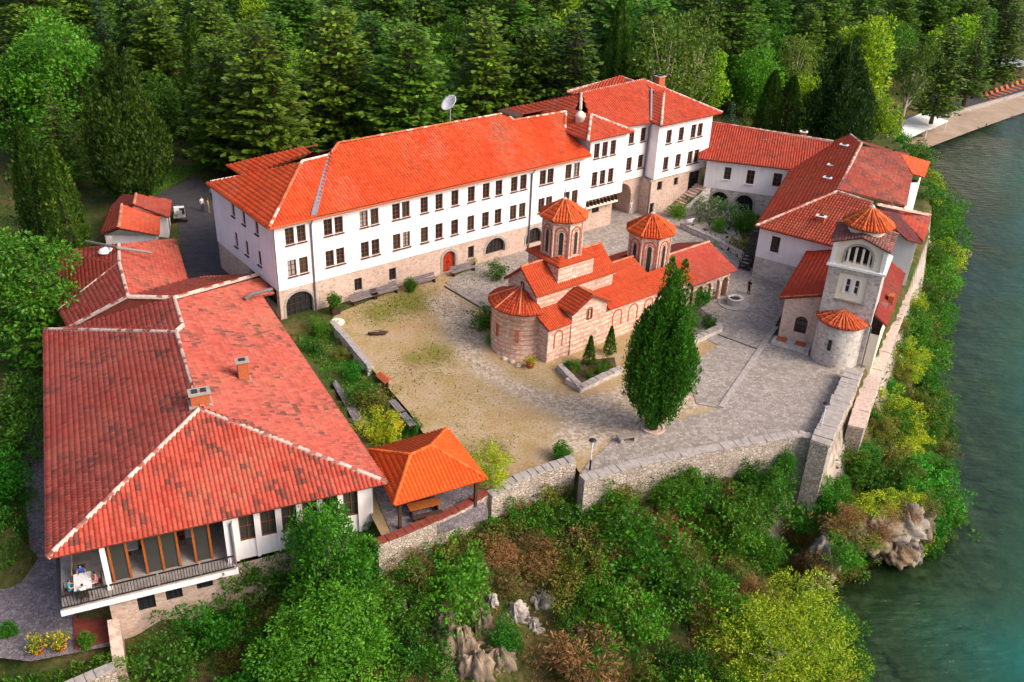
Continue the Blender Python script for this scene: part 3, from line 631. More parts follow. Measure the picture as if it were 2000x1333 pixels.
ets = [HF.on_s(456, 408, 0)[0], HF.on_s(477, 424, 0)[0], HF.on_s(502, 441, 0)[0]]
eo = [(12.0-t-.35, 12.0-t+.35, z, z+1.5) for t in ets for z in (7.2, 4.1)]
wall(mb, f2(-.06, 12.0), f2(-.06, -.06), ZB, ZE, eo)
wall(mb, f2(37, 13.6), f2(-.06, 13.6), ZB, ZE); wall(mb, f2(-.06, 13.6), f2(-.06, 12.0), ZB, ZE)
mb.hexa([HF(-.06, -.06, ZB), HF(37, -.06, ZB), HF(37, .3, ZB), HF(-.06, .3, ZB)], [HF(-.06, -.06, ZB+.01), HF(37, -.06, ZB+.01), HF(37, .3, ZB+.01), HF(-.06, .3, ZB+.01)])
mb.build('upper_wall', 'white_plaster', ht)
for s in SW:
    for z in (7.15, 4.05): window(ht, (s, -.06, z), 0, ww, wh, sill='wood_dark', glass=random.choice(['glass', 'glass', 'glass', 'curtain', 'glass_room']), bars=random.choice([(1, 3), (1, 3), (1, 2)]))
for t in ets:
    for z in (7.2, 4.1): window(ht, (-.06, t, z), -math.pi/2, 0.7, 1.5, sill='wood_dark')
# stone ground floor
mb = MB(); rings = []; d_ = HF.U[:2]
g_arch = [(0.55, 3.3, -0.2, 2.35), (s_of(948, 497), s_of(986, 480), 0.75, 2.45), (s_of(1027, 470), s_of(1058, 455), 0.6, 2.45)]
dr = (s_of(865, 520), s_of(889, 512)); g_win = [(s_of(700, 557)-.42, 0.84, 0.75, 1.3), (s_of(767, 539)-.4, 0.8, 0.85, 1.3), (s_of(920, 494)-.38, 0.76, 0.9, 1.35)]
ops = [(u0, u1, z0, z1) for u0, u1, z0, z1 in g_arch]+[(dr[0], dr[1], 0.05, 2.35)]+[(u, u+w_, z, z+h_) for u, w_, z, h_ in g_win]
wall(mb, f2(0.0, 0.0), f2(37.0, 0.0), -1.6, ZB, ops, 0.4)
wall(mb, f2(0.0, 12.0), f2(0.0, 0.0), -1.6, ZB, [(5.6, 8.2, 1.2, 2.75), (8.6, 11.4, 0.9, 2.75)], 0.5); wall(mb, f2(0, 13.6), f2(0, 12), -1.6, ZB)
wall(mb, f2(37, 13.6), f2(0, 13.6), -1.6, ZB)
for u0, u1, z0, z1 in g_arch: arch_mesh(mb, f2(0, 0), d_, u0, u1, z1-0.72*(u1-u0)/2 if u1-u0 < 2 else z1-1.2, z1, 0.4, off=0.001); rings.append((u0, u1, z0, z1-0.72*(u1-u0)/2 if u1-u0 < 2 else z1-1.2, z1, 0.22))
arch_mesh(mb, f2(0, 0), d_, dr[0], dr[1], 1.7, 2.35, 0.4, off=0.001); rings.append((dr[0], dr[1], 0.05, 1.7, 2.35, 0.3))
mb.build('stone_base', 'pink_rubble', ht); 
for q in rings: r_ = MB(); arch_ring(r_, f2(0, 0), d_, *q); r_.build('arch_surround', 'concrete', ht)
for u0, u1, z0, z1 in g_arch: window(ht, ((u0+u1)/2, 0, z0), 0, u1-u0, z1-z0, 'wood_dark', (4, 3), 0.35, name='arched_window')
for u, w_, z, h_ in g_win: window(ht, (u+w_/2, 0, z), 0, w_, h_, 'wood_dark', (1, 2), 0.3, sill='concrete')
for u0, u1, z0, z1 in ((5.6, 8.2, 1.2, 2.75), (8.6, 11.4, 0.9, 2.75)): window(ht, (0, 12-(u0+u1)/2, z0), -math.pi/2, u1-u0, z1-z0, 'wood_dark', (2, 1), 0.4)
do = MB()
dw = (dr[1]-dr[0])/2
for k in range(2):
    for q in range(3): do.box(HF(dr[0]+dw*(k+.5), 0.3, 0.05+0.37+q*0.76), (dw-.03, 0.08, 0.72), HA)
do = do.build('door', 'door_red', ht)
for k in (-1, 1): MB().box(HF((dr[0]+dr[1])/2+k*0.12, 0.24, 1.1), (0.05, 0.06, 0.2), HA).build('handle', 'iron', do)
# roof of the long block
he, hz = 9.45, 12.9
J = HF(9.26, 6.17, 12.3); HAp = HF(5.94, 5.75, 12.3); S0 = HF(3.65, -.65, he); S1 = HF(36.6, -.65, he); A0 = HF(-.65, -.65, he-.05); B0 = HF(-.75, 12.75, he-.05)
RL, RR = HF(10.4, 6.85, hz), HF(30.7, 6.85, hz)
pl = (S0, S1, RL); opx = lambda x, y: on_plane(x, y, *pl)
v1, v2, v3 = opx(1103, 254), opx(1105, 222), opx(1003, 239)
LIFT = np.array([0, 0, 0.14])
rf = Roof(ht, (0.56, 0.070, 0.020), 0.32, 0.44, 0.02, 11, 0.75, vary=0.34, mortar=.3)
rf.slope([A0, S0, J, HAp], base=(0.56, 0.07, 0.02)); rf.slope([B0, A0, HAp], base=(0.54, 0.068, 0.02))
rf.slope([HF(10, 13, he), B0, HAp, J], tiles=False)
rf.slope([S0+LIFT, S1+LIFT, v1+LIFT, v2+LIFT, v3+LIFT, RR+LIFT, RL+LIFT, J+LIFT])
rf.slope([HF(37, 14.3, he), HF(9, 14.3, he), J+LIFT, RL, RR, HF(37, 6.85, hz)], tiles=False)
rf.slope([HF(2.8, 16.4, he), HF(2.9, 12.3, he), HF(8.3, 8.6, 12.05), HF(8.4, 10.4, 12.05)])
rf.slope([HF(10, 16.6, he), HF(2.8, 16.4, he), HF(8.4, 10.4, 12.05), HF(10, 10.4, 12.05)], tiles=False)
rf.ridge(A0, HAp); rf.ridge(HAp, J); rf.ridge(RL+LIFT, RR+LIFT, 0.13); rf.ridge(RR+LIFT, v3+LIFT, .13); rf.ridge(v3+LIFT, v2+LIFT, 0.15); rf.ridge(v2+LIFT, v1+LIFT, 0.16); rf.ridge(RL+LIFT, J+LIFT)
ro = rf.build(captint=(0.58, 0.14, 0.06))
gm = MB(); dd = (J-S0); sdv = np.cross(dd/np.linalg.norm(dd), [0, 0, 1.0]); sdv /= np.linalg.norm(sdv)
gm.hexa([S0-sdv*.28+LIFT*.2, J-sdv*.28+LIFT*.2, J+sdv*.2+LIFT*.2, S0+sdv*.2+LIFT*.2], [S0-sdv*.28+LIFT*1.8, J-sdv*.28+LIFT*1.8, J+sdv*.2+LIFT*1.8, S0+sdv*.2+LIFT*1.8]); gm.build('metal_valley', 'metal_grey', ro)
ev = MB(); ev.tube([HF(-.7, -.75, he-.12), HF(36.6, -.75, he-.02)], 0.09, 6); ev.tube([HF(-.75, -.7, he-.12), HF(-.8, 12.7, he-.12)], 0.09, 6); ev.build('gutter', 'brick_orange', ht)
for (x, y, zb_) in ((613, 551, -1.2), (1033, 430, 0.0)):
    s = s_of(x, y); MB().tube([HF(s, -.62, he-.2), HF(s, -.18, 8.7), HF(s, -.14, 3.0), HF(s, -.1, zb_)], 0.085, 8).build('downpipe', 'pipe_grey', ht)
# right-hand higher part: stepped fronts b2, recessed bay, b3
bw = MB(); H2, H3 = 11.1, 11.1
b2w = [s_of(x, y) for x, y in ((1165, 295), (1181, 291), (1197, 287))]; b2l = [s_of(x, y) for x, y in ((1161, 346), (1177, 341), (1192, 338))]
bayw = [s_of(x, y, 1.5) for x, y in ((1233, 277), (1256, 271))]; b3w = [s_of(x, y) for x, y in ((1306, 262), (1330, 257), (1354, 250), (1367, 246))]
o2 = [(s-37.0-.4, s-37.0+.4, 8.75, 10.4) for s in b2w]+[(s-37.0-.4, s-37.0+.4, 5.55, 7.2) for s in b2w]
wall(bw, f2(37.0, -.06), f2(42.4, -.06), 4.0, H2, o2); wall(bw, f2(37.0, 4), f2(37.0, -.06), 4.0, H2)
wall(bw, f2(42.4, -.06), f2(42.4, 1.5), 4.0, H2)
ob = [(s-42.4-.42, s-42.4+.42, z, z+1.6) for s in bayw for z in (8.85, 5.65)]
wall(bw, f2(42.4, 1.5), f2(47.4, 1.5), 4.55, H2, ob); wall(bw, f2(47.4, 1.5), f2(47.4, -.1), 4.55, H3)
o3 = [(s-47.4-.42, s-47.4+.42, z, z+1.6) for s in b3w for z in (8.6, 5.4)]
wall(bw, f2(47.4, -.1), f2(56.4, -.1), 4.5, H3, o3); wall(bw, f2(56.4, -.1), f2(56.4, 13), 4.5, H3); wall(bw, f2(56.4, 13), f2(37, 13), 4.5, H3)
wall(bw, f2(37, 13), f2(37, 4), 8, H3)
for q in ((37.0, 42.4, -.06, 4.0), (42.4, 47.4, 1.5, 4.55), (47.4, 56.4, -.1, 4.5)): bw.hexa([HF(q[0], q[2], q[3]), HF(q[1], q[2], q[3]), HF(q[1], q[2]+.8, q[3]), HF(q[0], q[2]+.8, q[3])], [HF(q[0], q[2], q[3]+.01), HF(q[1], q[2], q[3]+.01), HF(q[1], q[2]+.8, q[3]+.01), HF(q[0], q[2]+.8, q[3]+.01)])
bw.build('upper_wall', 'white_plaster', ht)
for s in b2w:
    for z in (8.75, 5.55): window(ht, (s, -.06, z), 0, 0.8, 1.65, sill='wood_dark')
for s in bayw:
    for z in (8.85, 5.65): window(ht, (s, 1.5, z), 0, 0.84, 1.6, sill='wood_dark')
for s in b3w:
    for z in (8.6, 5.4): window(ht, (s, -.1, z), 0, 0.84, 1.6, sill='wood_dark')
sb = MB(); ring = MB()
wall(sb, f2(37.0, .5), f2(41.6, .5), -.6, 4.0, [(1.5, 2.6, 2.0, 2.9)]); wall(sb, f2(41.6, .5), f2(41.6, 7), -.6, 4.0)
wall(sb, f2(41.6, 1.7), f2(47.2, 1.7), -.6, 4.55, [(0.3, 4.2, -.5, 4.2)], 5.0); arch_mesh(sb, f2(41.6, 1.7), d_, 0.3, 4.2, 2.4, 4.2, 0.8, off=0.001)
wall(sb, f2(47.2, 1.7), f2(47.2, .1), -.6, 4.5); wall(sb, f2(47.2, .1), f2(56.2, .1), -.6, 4.5, [(1.2, 2.0, 2.9, 4.0), (4.0, 4.7, 3.0, 4.0), (6.6, 8.6, 1.6, 4.2), (0.3, 1.0, 0.0, 1.5)], 0.4)
wall(sb, f2(56.2, .1), f2(56.2, 13), -.6, 4.5)
sb.build('stone_base', 'pink_rubble', ht)
window(ht, (39.05, .5, 2.0), 0, 1.1, 0.9, 'wood_dark', (1, 1)); window(ht, (48.8, .1, 2.9), 0, 0.8, 1.1, 'wood_dark', (1, 1), 0.3); window(ht, (51.55, .1, 3.0), 0, .7, 1.0, 'wood_dark', (1, 1), .3); window(ht, (54.8, .1, 1.6), 0, 2.0, 2.6, 'wood_dark', (1, 0), 0.35); window(ht, (47.85, .1, 0), 0, .7, 1.5, 'wood_dark', (0, 0), 0.3)
pa = MB(); wall(pa, f2(41.85, 6.6), f2(45.85, 6.6), -.5, 4.3); wall(pa, f2(45.85, 6.6), f2(45.85, 1.9), -.5, 4.3); pa.build('passage_wall', 'ochre_plaster', ht); MB().hexa([HF(41.7, .4, -.3), HF(46, .4, -.3), HF(46, 8, -.3), HF(41.7, 8, -.3)], [HF(41.7, .4, .045), HF(46, .4, .045), HF(46, 8, .045), HF(41.7, 8, .045)]).build('passage_floor', 'paving', ht)
bm = MB(); bm.hexa([HF(36.9, -.3, 3.1), HF(41.7, -.3, 3.1), HF(41.7, .6, 3.1), HF(36.9, .6, 3.1)], [HF(36.9, -.3, 3.35), HF(41.7, -.3, 3.35), HF(41.7, .6, 3.35), HF(36.9, .6, 3.35)]); bm.build('beam', 'cream_plaster', ht)
for k in range(9): MB().box(HF(37.2+k*.54, -.1, 3.6), (0.14, 0.5, 0.5), HA).build('bracket', 'wood_dark', ht)
e = 11.2; R1, R2 = HF(40.84, 6.2, 14.0), HF(51.45, 7.1, 14.0)
rf = Roof(ht, (0.46, 0.070, 0.034), 0.34, 0.46, 0.03, 21, 0.6, vary=0.3, mortar=.6)
A2 = HF(39.2, 2.6, 12.7); Vv = HF(50.85, 5.05, 13.35); Hh = HF(52.0, 4.1, 13.15)
c0, c1, c2, c3, c4, c5 = HF(35.9, -.75, e), HF(42.75, -.7, e), HF(42.75, .9, e), HF(46.95, .9, e), HF(46.95, -.75, e), HF(57.2, -.7, e)
rf.slope([c0, c1, A2]); rf.slope([HF(35.9, 5.5, e), c0, A2, HF(39.0, 5.0, 12.75)])
rf.slope([c2, c3, Vv, R2, R1, HF(39.6, 3.6, 12.95), A2]); rf.slope([c3, c4, Hh, Vv]); rf.slope([c4, c5, R2, Vv, Hh]); rf.slope([c5, HF(57.2, 13.6, e), R2]); rf.slope([HF(57.2, 13.6, e), HF(35.9, 13.6, e), R1, R2], tiles=False)
rf.slope([HF(35.9, 13.6, e), HF(35.9, 5.5, e), HF(39.0, 5.0, 12.75), R1])
k1, k2, k3, k4 = P(1107, 180, 11.7), P(1213, 151.5, 12.9), P(1240, 161, 12.9), P(1150, 190, 11.4)
rf.slope([k1, k4, k3, k2])
for a_, b_ in ((A2, c0), (A2, c1), (R1, R2), (R2, c5), (c4, Hh), (k2, k3), (k1, k2), (R1, HF(39.2, 4.4, 12.85))): rf.ridge(a_, b_, 0.15)
r2 = rf.build(captint=(0.6, 0.25, 0.18))
MB().tube([c3+[0, 0, .12], Vv+[0, 0, .12]], 0.13, 6).build('metal_valley', 'metal_grey', r2)
s = 47.2; MB().tube([HF(47.1, .7, e-.15), HF(47.15, 1.2, 10.6), HF(47.2, 1.35, 4.6), HF(47.1, -.02, 4.2), HF(47.1, -.05, 0)], 0.1, 8).build('downpipe', 'pipe_grey', ht)
pc = P(1288, 168, 13.3); flue('chimney', ht, (pc[0], pc[1], 13.1), 1.0, 0.7, 1.3, HA)
# little cream lantern on the lower roof
lp = HF(37.9, 2.9, 11.7); lo_ = MB().lathe(lp, [(0.5, 0), (0.5, 0.9), (0.62, 1.0), (0.5, 1.25), (0.25, 1.5), (0.05, 1.6)], 12).build('roof_lantern', 'cream_plaster', ht, True)
MB().tube([lp+[0, 0, 1.5], lp+[0, 0, 3.0]], 0.05, 6).build('finial', 'white_paint', lo_)
dk = MB(); q0 = [opx(984, 221), opx(1021, 232), opx(1008, 237), opx(972, 225)]; dk.slab([q+[0, 0, .5] for q in q0], .3); dk.build('roof_hatch', 'wood_dark', ht)
# satellite dish behind the ridge
dp = HF(23.9, 7.6, 12.7); ds = thing('satellite_dish', 'pale satellite dish on a pole above the long orange ridge', 'satellite dish', tuple(dp))
MB().tube([dp, dp+[0, 0, 1.9]], 0.07, 8).build('pole', 'metal_grey', ds)
dm = MB(); V = []; Fs = []
ax = np.array([-0.55, -0.45, 0.7]); ax /= np.linalg.norm(ax); a1 = np.cross(ax, [0, 0, 1]); a1 /= np.linalg.norm(a1); a2_ = np.cross(ax, a1)
cc_ = dp+[0, 0, 2.1]
for i in range(6):
    rr = 0.95*i/5
    V += [cc_+ax*(0.3*(i/5)**2)+rr*(math.cos(k*2*math.pi/20)*a1+math.sin(k*2*math.pi/20)*a2_) for k in range(20)]
for i in range(5): Fs += [(i*20+k, i*20+(k+1) % 20, (i+1)*20+(k+1) % 20, (i+1)*20+k) for k in range(20)]
dm.add(V, Fs); di = dm.build('dish', 'white_paint', ds, True); di.modifiers.new('solid', 'SOLIDIFY').thickness = 0.04
MB().tube([cc_+ax*.1-a2_*.8, cc_+ax*.9], 0.03, 6).build('feed_arm', 'metal_grey', ds)
# ================================================================== restaurant, lower left
RF = Frame((-26.42, 42.05), 24.4); RA = RF.a
rt = thing('restaurant', 'big building with weathered pinkish hipped tile roof and a long balcony', 'building', (RF.O[0], RF.O[1], -4.6), RA)
er = 2.8
FL, FR_ = RF(0, 0, er), RF(20.4, 0, er); PK = RF(9.92, 7.75, 6.1); r2_ = RF(9.7, 19.1, 6.1); st_ = RF(10.25, 19.8, 6.15); r3 = RF(10.18, 25.2, 6.05); r4 = RF(6.76, 26.7, 6.0); apx = RF(6.53, 33.6, 6.0)
BL = RF(0.0, 29.4, er); hp = HF(-.12, 3.9, 3.05); RB = RF(17.6, 29.6, er)
a1, a2, a3, a4, w1 = P(112, 492, er), P(341, 467, er), P(364, 547, er), P(117, 606, er), P(135, 641, er); nT = P(232, 478, 5.6)
rf = Roof(rt, (0.37, 0.085, 0.06), 0.29, 0.4, 0.07, 31, 0.75, th=0.16, vary=0.42, hh=1.35, mortar=.65)
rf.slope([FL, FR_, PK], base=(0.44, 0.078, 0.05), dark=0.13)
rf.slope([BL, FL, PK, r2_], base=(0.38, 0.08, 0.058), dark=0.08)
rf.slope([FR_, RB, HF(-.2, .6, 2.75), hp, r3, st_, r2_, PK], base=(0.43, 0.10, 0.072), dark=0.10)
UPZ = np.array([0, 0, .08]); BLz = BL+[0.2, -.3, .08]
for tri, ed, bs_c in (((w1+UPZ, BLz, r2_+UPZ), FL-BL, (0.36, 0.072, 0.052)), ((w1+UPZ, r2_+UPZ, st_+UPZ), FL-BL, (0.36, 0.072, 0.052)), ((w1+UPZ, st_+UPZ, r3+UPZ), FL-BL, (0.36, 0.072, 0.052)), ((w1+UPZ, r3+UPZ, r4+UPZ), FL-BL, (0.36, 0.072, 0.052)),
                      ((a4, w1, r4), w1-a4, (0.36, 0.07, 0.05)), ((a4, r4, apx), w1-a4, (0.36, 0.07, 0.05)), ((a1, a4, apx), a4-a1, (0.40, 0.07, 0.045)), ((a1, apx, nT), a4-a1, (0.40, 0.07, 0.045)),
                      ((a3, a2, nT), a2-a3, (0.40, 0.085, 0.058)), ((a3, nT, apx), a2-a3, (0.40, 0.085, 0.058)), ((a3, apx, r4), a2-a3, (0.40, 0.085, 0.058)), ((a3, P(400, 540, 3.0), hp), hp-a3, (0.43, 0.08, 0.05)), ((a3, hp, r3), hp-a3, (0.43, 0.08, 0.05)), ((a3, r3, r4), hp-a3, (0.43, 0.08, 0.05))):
    rf.slope(list(tri), base=bs_c, dark=.07, edir=ed)
rf.slope([a2, a1, nT], tiles=False)
for a_, b_ in ((PK, FL), (PK, FR_), (PK, r2_), (r2_, BL+[.2, -.2, .1]), (r2_+[0, 0, .1], st_+[0, 0, .1]), (st_, r3), (r3, hp), (r3, r4), (r4, apx), (apx, a4), (apx, nT), (r4, w1)): rf.ridge(a_, b_, 0.14)
rr_ = rf.build(captint=(0.36, 0.12, 0.09))
# walls
DZ = -1.0
wl = MB()
wall(wl, RF(10.3, .65)[:2], RF(19.6, .65)[:2], DZ-.3, er-.1, [(0.55+i*1.35, 1.65+i*1.35, 0.15, 2.35) for i in range(6)], 0.2)
wall(wl, RF(19.6, .65)[:2], RF(17.0, 29.6)[:2], -1.8, er-.1, [(3+i*3.2, 4.6+i*3.2, 0.2, 1.9) for i in range(7)], 0.2); wall(wl, RF(10.3, 4.0)[:2], RF(10.3, .65)[:2], DZ-.3, er-.1)
wall(wl, RF(.8, 29)[:2], RF(.8, 4)[:2], -4.7, er-.1, [(2+i*3.5, 3.4+i*3.5, -.2, 1.4) for i in range(6)], 0.2)
wall(wl, RF(2.0, 45)[:2], RF(2.0, 29)[:2], -3, er-.1); wall(wl, RF(11.3, 36)[:2], RF(11.3, 44.6)[:2], -.5, er-.1); wall(wl, RF(11.3, 44.6)[:2], RF(2, 44.6)[:2], -1, er-.1); wall(wl, RF(16.8, 30)[:2], RF(11.3, 36)[:2], -.5, er-.1)
wl.build('wall', 'white_plaster', rt)
for i in range(6): window(rt, RF.O*0+np.array([10.3+1.1+i*1.35, .65, 0.15+4.6]), 0, 1.1, 2.2, 'wood_brown', (1, 1), 0.16, glass='glass_room')
for i in range(7):
    q = RF(19.6, .65)+(RF(17.0, 29.6)-RF(19.6, .65))/np.linalg.norm(RF(17.0, 29.6)-RF(19.6, .65))*(3.8+i*3.2); l_ = to_local(rt, np.array([[q[0], q[1], 0.2]]))[0]
    window(rt, l_, math.radians(90+5.1), 1.6, 1.7, 'wood_brown', (1, 1), 0.16, glass='glass_room')
for i in range(6): window(rt, (.8, 29-2.7-i*3.5, -.2+4.6), -math.pi/2, 1.4, 1.6, 'wood_brown', (1, 1), 0.16, glass='glass_room')
for i in range(7): MB().box(RF(10.55+i*1.35, .55, .7), (0.2, 0.14, 3.9), RA).build('post', 'white_plaster', rt)
# glazed dining room behind the balcony
dn = MB(); wall(dn, RF(.8, 6.5)[:2], RF(10.3, 6.5)[:2], DZ, er); wall(dn, RF(.8, 6.5)[:2], RF(.8, 1.6)[:2], DZ, -.2); dn.build('dining_room_wall', 'cream_plaster', rt)
MB().hexa([RF(0.1, -.35, DZ-.22), RF(10.3, -.35, DZ-.22), RF(10.3, 6.6, DZ-.22), RF(.1, 6.6, DZ-.22)], [RF(0.1, -.35, DZ), RF(10.3, -.35, DZ), RF(10.3, 6.6, DZ), RF(.1, 6.6, DZ)]).build('balcony_floor', 'concrete', rt)
MB().hexa([RF(0, -.5, DZ-.4), RF(10.4, -.5, DZ-.4), RF(10.4, -.2, DZ-.4), RF(0, -.2, DZ-.4)], [RF(0, -.5, DZ-.12), RF(10.4, -.5, DZ-.12), RF(10.4, -.2, DZ-.12), RF(0, -.2, DZ-.12)]).build('balcony_beam', 'white_plaster', rt)
for i in range(8):
    u = 3.15+i*0.98; MB().box(RF(u, 1.05, .85), (0.14, 0.16, 3.7), RA).build('mullion', 'wood_orange', rt)
    if i < 7: MB().box(RF(u+.49, 1.07, .85), (0.82, 0.02, 3.6), RA).build('pane', 'glass_room', rt) if i in (0, 2, 3, 5) else None
MB().box(RF(6.6, 1.05, 2.62), (7.2, 0.2, 0.16), RA).build('lintel', 'wood_orange', rt)
MB().box(RF(2.85, .5, .8), (0.3, 0.3, 3.7), RA).build('post', 'white_plaster', rt); MB().box(RF(10.15, .4, .6), (0.5, 0.4, 4.0), RA).build('post', 'white_plaster', rt); MB().box(RF(.9, 5.5, .8), (0.3, 0.3, 3.7), RA).build('post', 'white_plaster', rt)
MB().tube([RF(10.35, -.1, 2.5), RF(10.3, .1, 2.2), RF(10.3, .05, -1.6)], 0.08, 8).build('downpipe', 'pipe_grey', rt)
# railing
for k, (u0, u1) in enumerate(((0.05, 2.8), (2.9, 5.6), (5.7, 8.1), (8.2, 10.2))):
    o = MB().box(RF((u0+u1)/2, -.35, DZ+1.0), (u1-u0, 0.09, 0.07), RA).build('railing', 'iron', rt)
    MB().box(RF((u0+u1)/2, -.35, DZ+.12), (u1-u0, 0.06, 0.06), RA).build('bottom_rail', 'iron', o)
    n_ = int((u1-u0)/.17); bal = None
    for i in range(n_):
        q = RF(u0+(i+.5)*(u1-u0)/n_, -.35, DZ+.55)
        if bal is None: bal = MB().box((0, 0, 0), (0.035, 0.035, 0.85)).build('baluster', 'iron', None, world=False); bal.parent = o; bal.location = to_local(rt, q[None])[0]
        else: copy_part(bal, o, to_local(rt, q[None])[0])
o = MB().box(RF(.05, 2.3, DZ+1.0), (0.09, 5.2, 0.07), RA).build('railing', 'iron', rt)
for i in range(26): copy_part(bal, o, to_local(rt, RF(.05, -.2+i*.2, DZ+.55)[None])[0])
# stone basement with small windows
sb = MB(); wall(sb, RF(2.6, .25)[:2], RF(19.4, .4)[:2], -8.5, DZ-.3, [(1.6, 2.65, -3.2, -1.75), (3.3, 4.3, -2.9, -1.75), (5.2, 6.2, -2.6, -1.75)], 0.3); wall(sb, RF(2.6, 8)[:2], RF(2.6, .25)[:2], -8.5, DZ-.25)
sb.build('stone_base', 'pink_rubble', rt)
for u0, u1, z0 in ((1.6, 2.65, -3.2), (3.3, 4.3, -2.9), (5.2, 6.2, -2.6)): window(rt, (2.6+(u0+u1)/2, .26, z0+4.6), 0, u1-u0, -1.75-z0, 'iron', (2, 1), 0.2)
MB().hexa([RF(.2, -.2, -4.7), RF(2.55, -.2, -4.7), RF(2.55, 4, -4.7), RF(.2, 4, -4.7)], [RF(.2, -.2, -4.5), RF(2.55, -.2, -4.5), RF(2.55, 4, -4.5), RF(.2, 4, -4.5)]).build('porch_step', 'deck_red', rt)
MB().hexa([RF(2.3, -2.6, -8), RF(3.0, -2.6, -8), RF(3.0, .2, -8), RF(2.3, .2, -8)], [RF(2.3, -2.6, -4.3), RF(3.0, -2.6, -4.3), RF(3.0, .2, -3.2), RF(2.3, .2, -3.2)]).build('buttress', 'pink_rubble', rt)
flue('chimney', rt, P(392, 790, 6.1), 1.25, 0.75, 0.95, RA, holes=2); q = P(477, 745, 4.75); flue('chimney', rt, q, 0.75, 0.6, 1.7, RA, holes=1)
pb = P(540, 575, 3.1); MB().tube([P(478, 585, 4.0), P(490, 575, 4.1), P(532, 565, 4.1)], 0.16, 8).build('vent_duct', 'pipe_grey', rt)
# vent cowl and beams on the rear annex
q = P(210, 506, 4.7); vc = MB().lathe(q, [(0.7, 0.75), (0.55, 0.95), (0.1, 1.15)], 14).build('vent_cowl', 'white_paint', rt); MB().lathe(q, [(0.42, -.4), (0.42, 0.75)], 12).build('duct', 'room_dark', vc)
MB().tube([P(168, 472, 4.9), P(230, 484, 6.3), P(297, 494, 5.3)], 0.13, 6).build('roof_beam', 'wood_grey', rt)
q = P(216, 478, 5.2); MB().box(q+[0, 0, .3], (0.5, 0.5, 0.9), RA).build('chimney', 'concrete', rt)

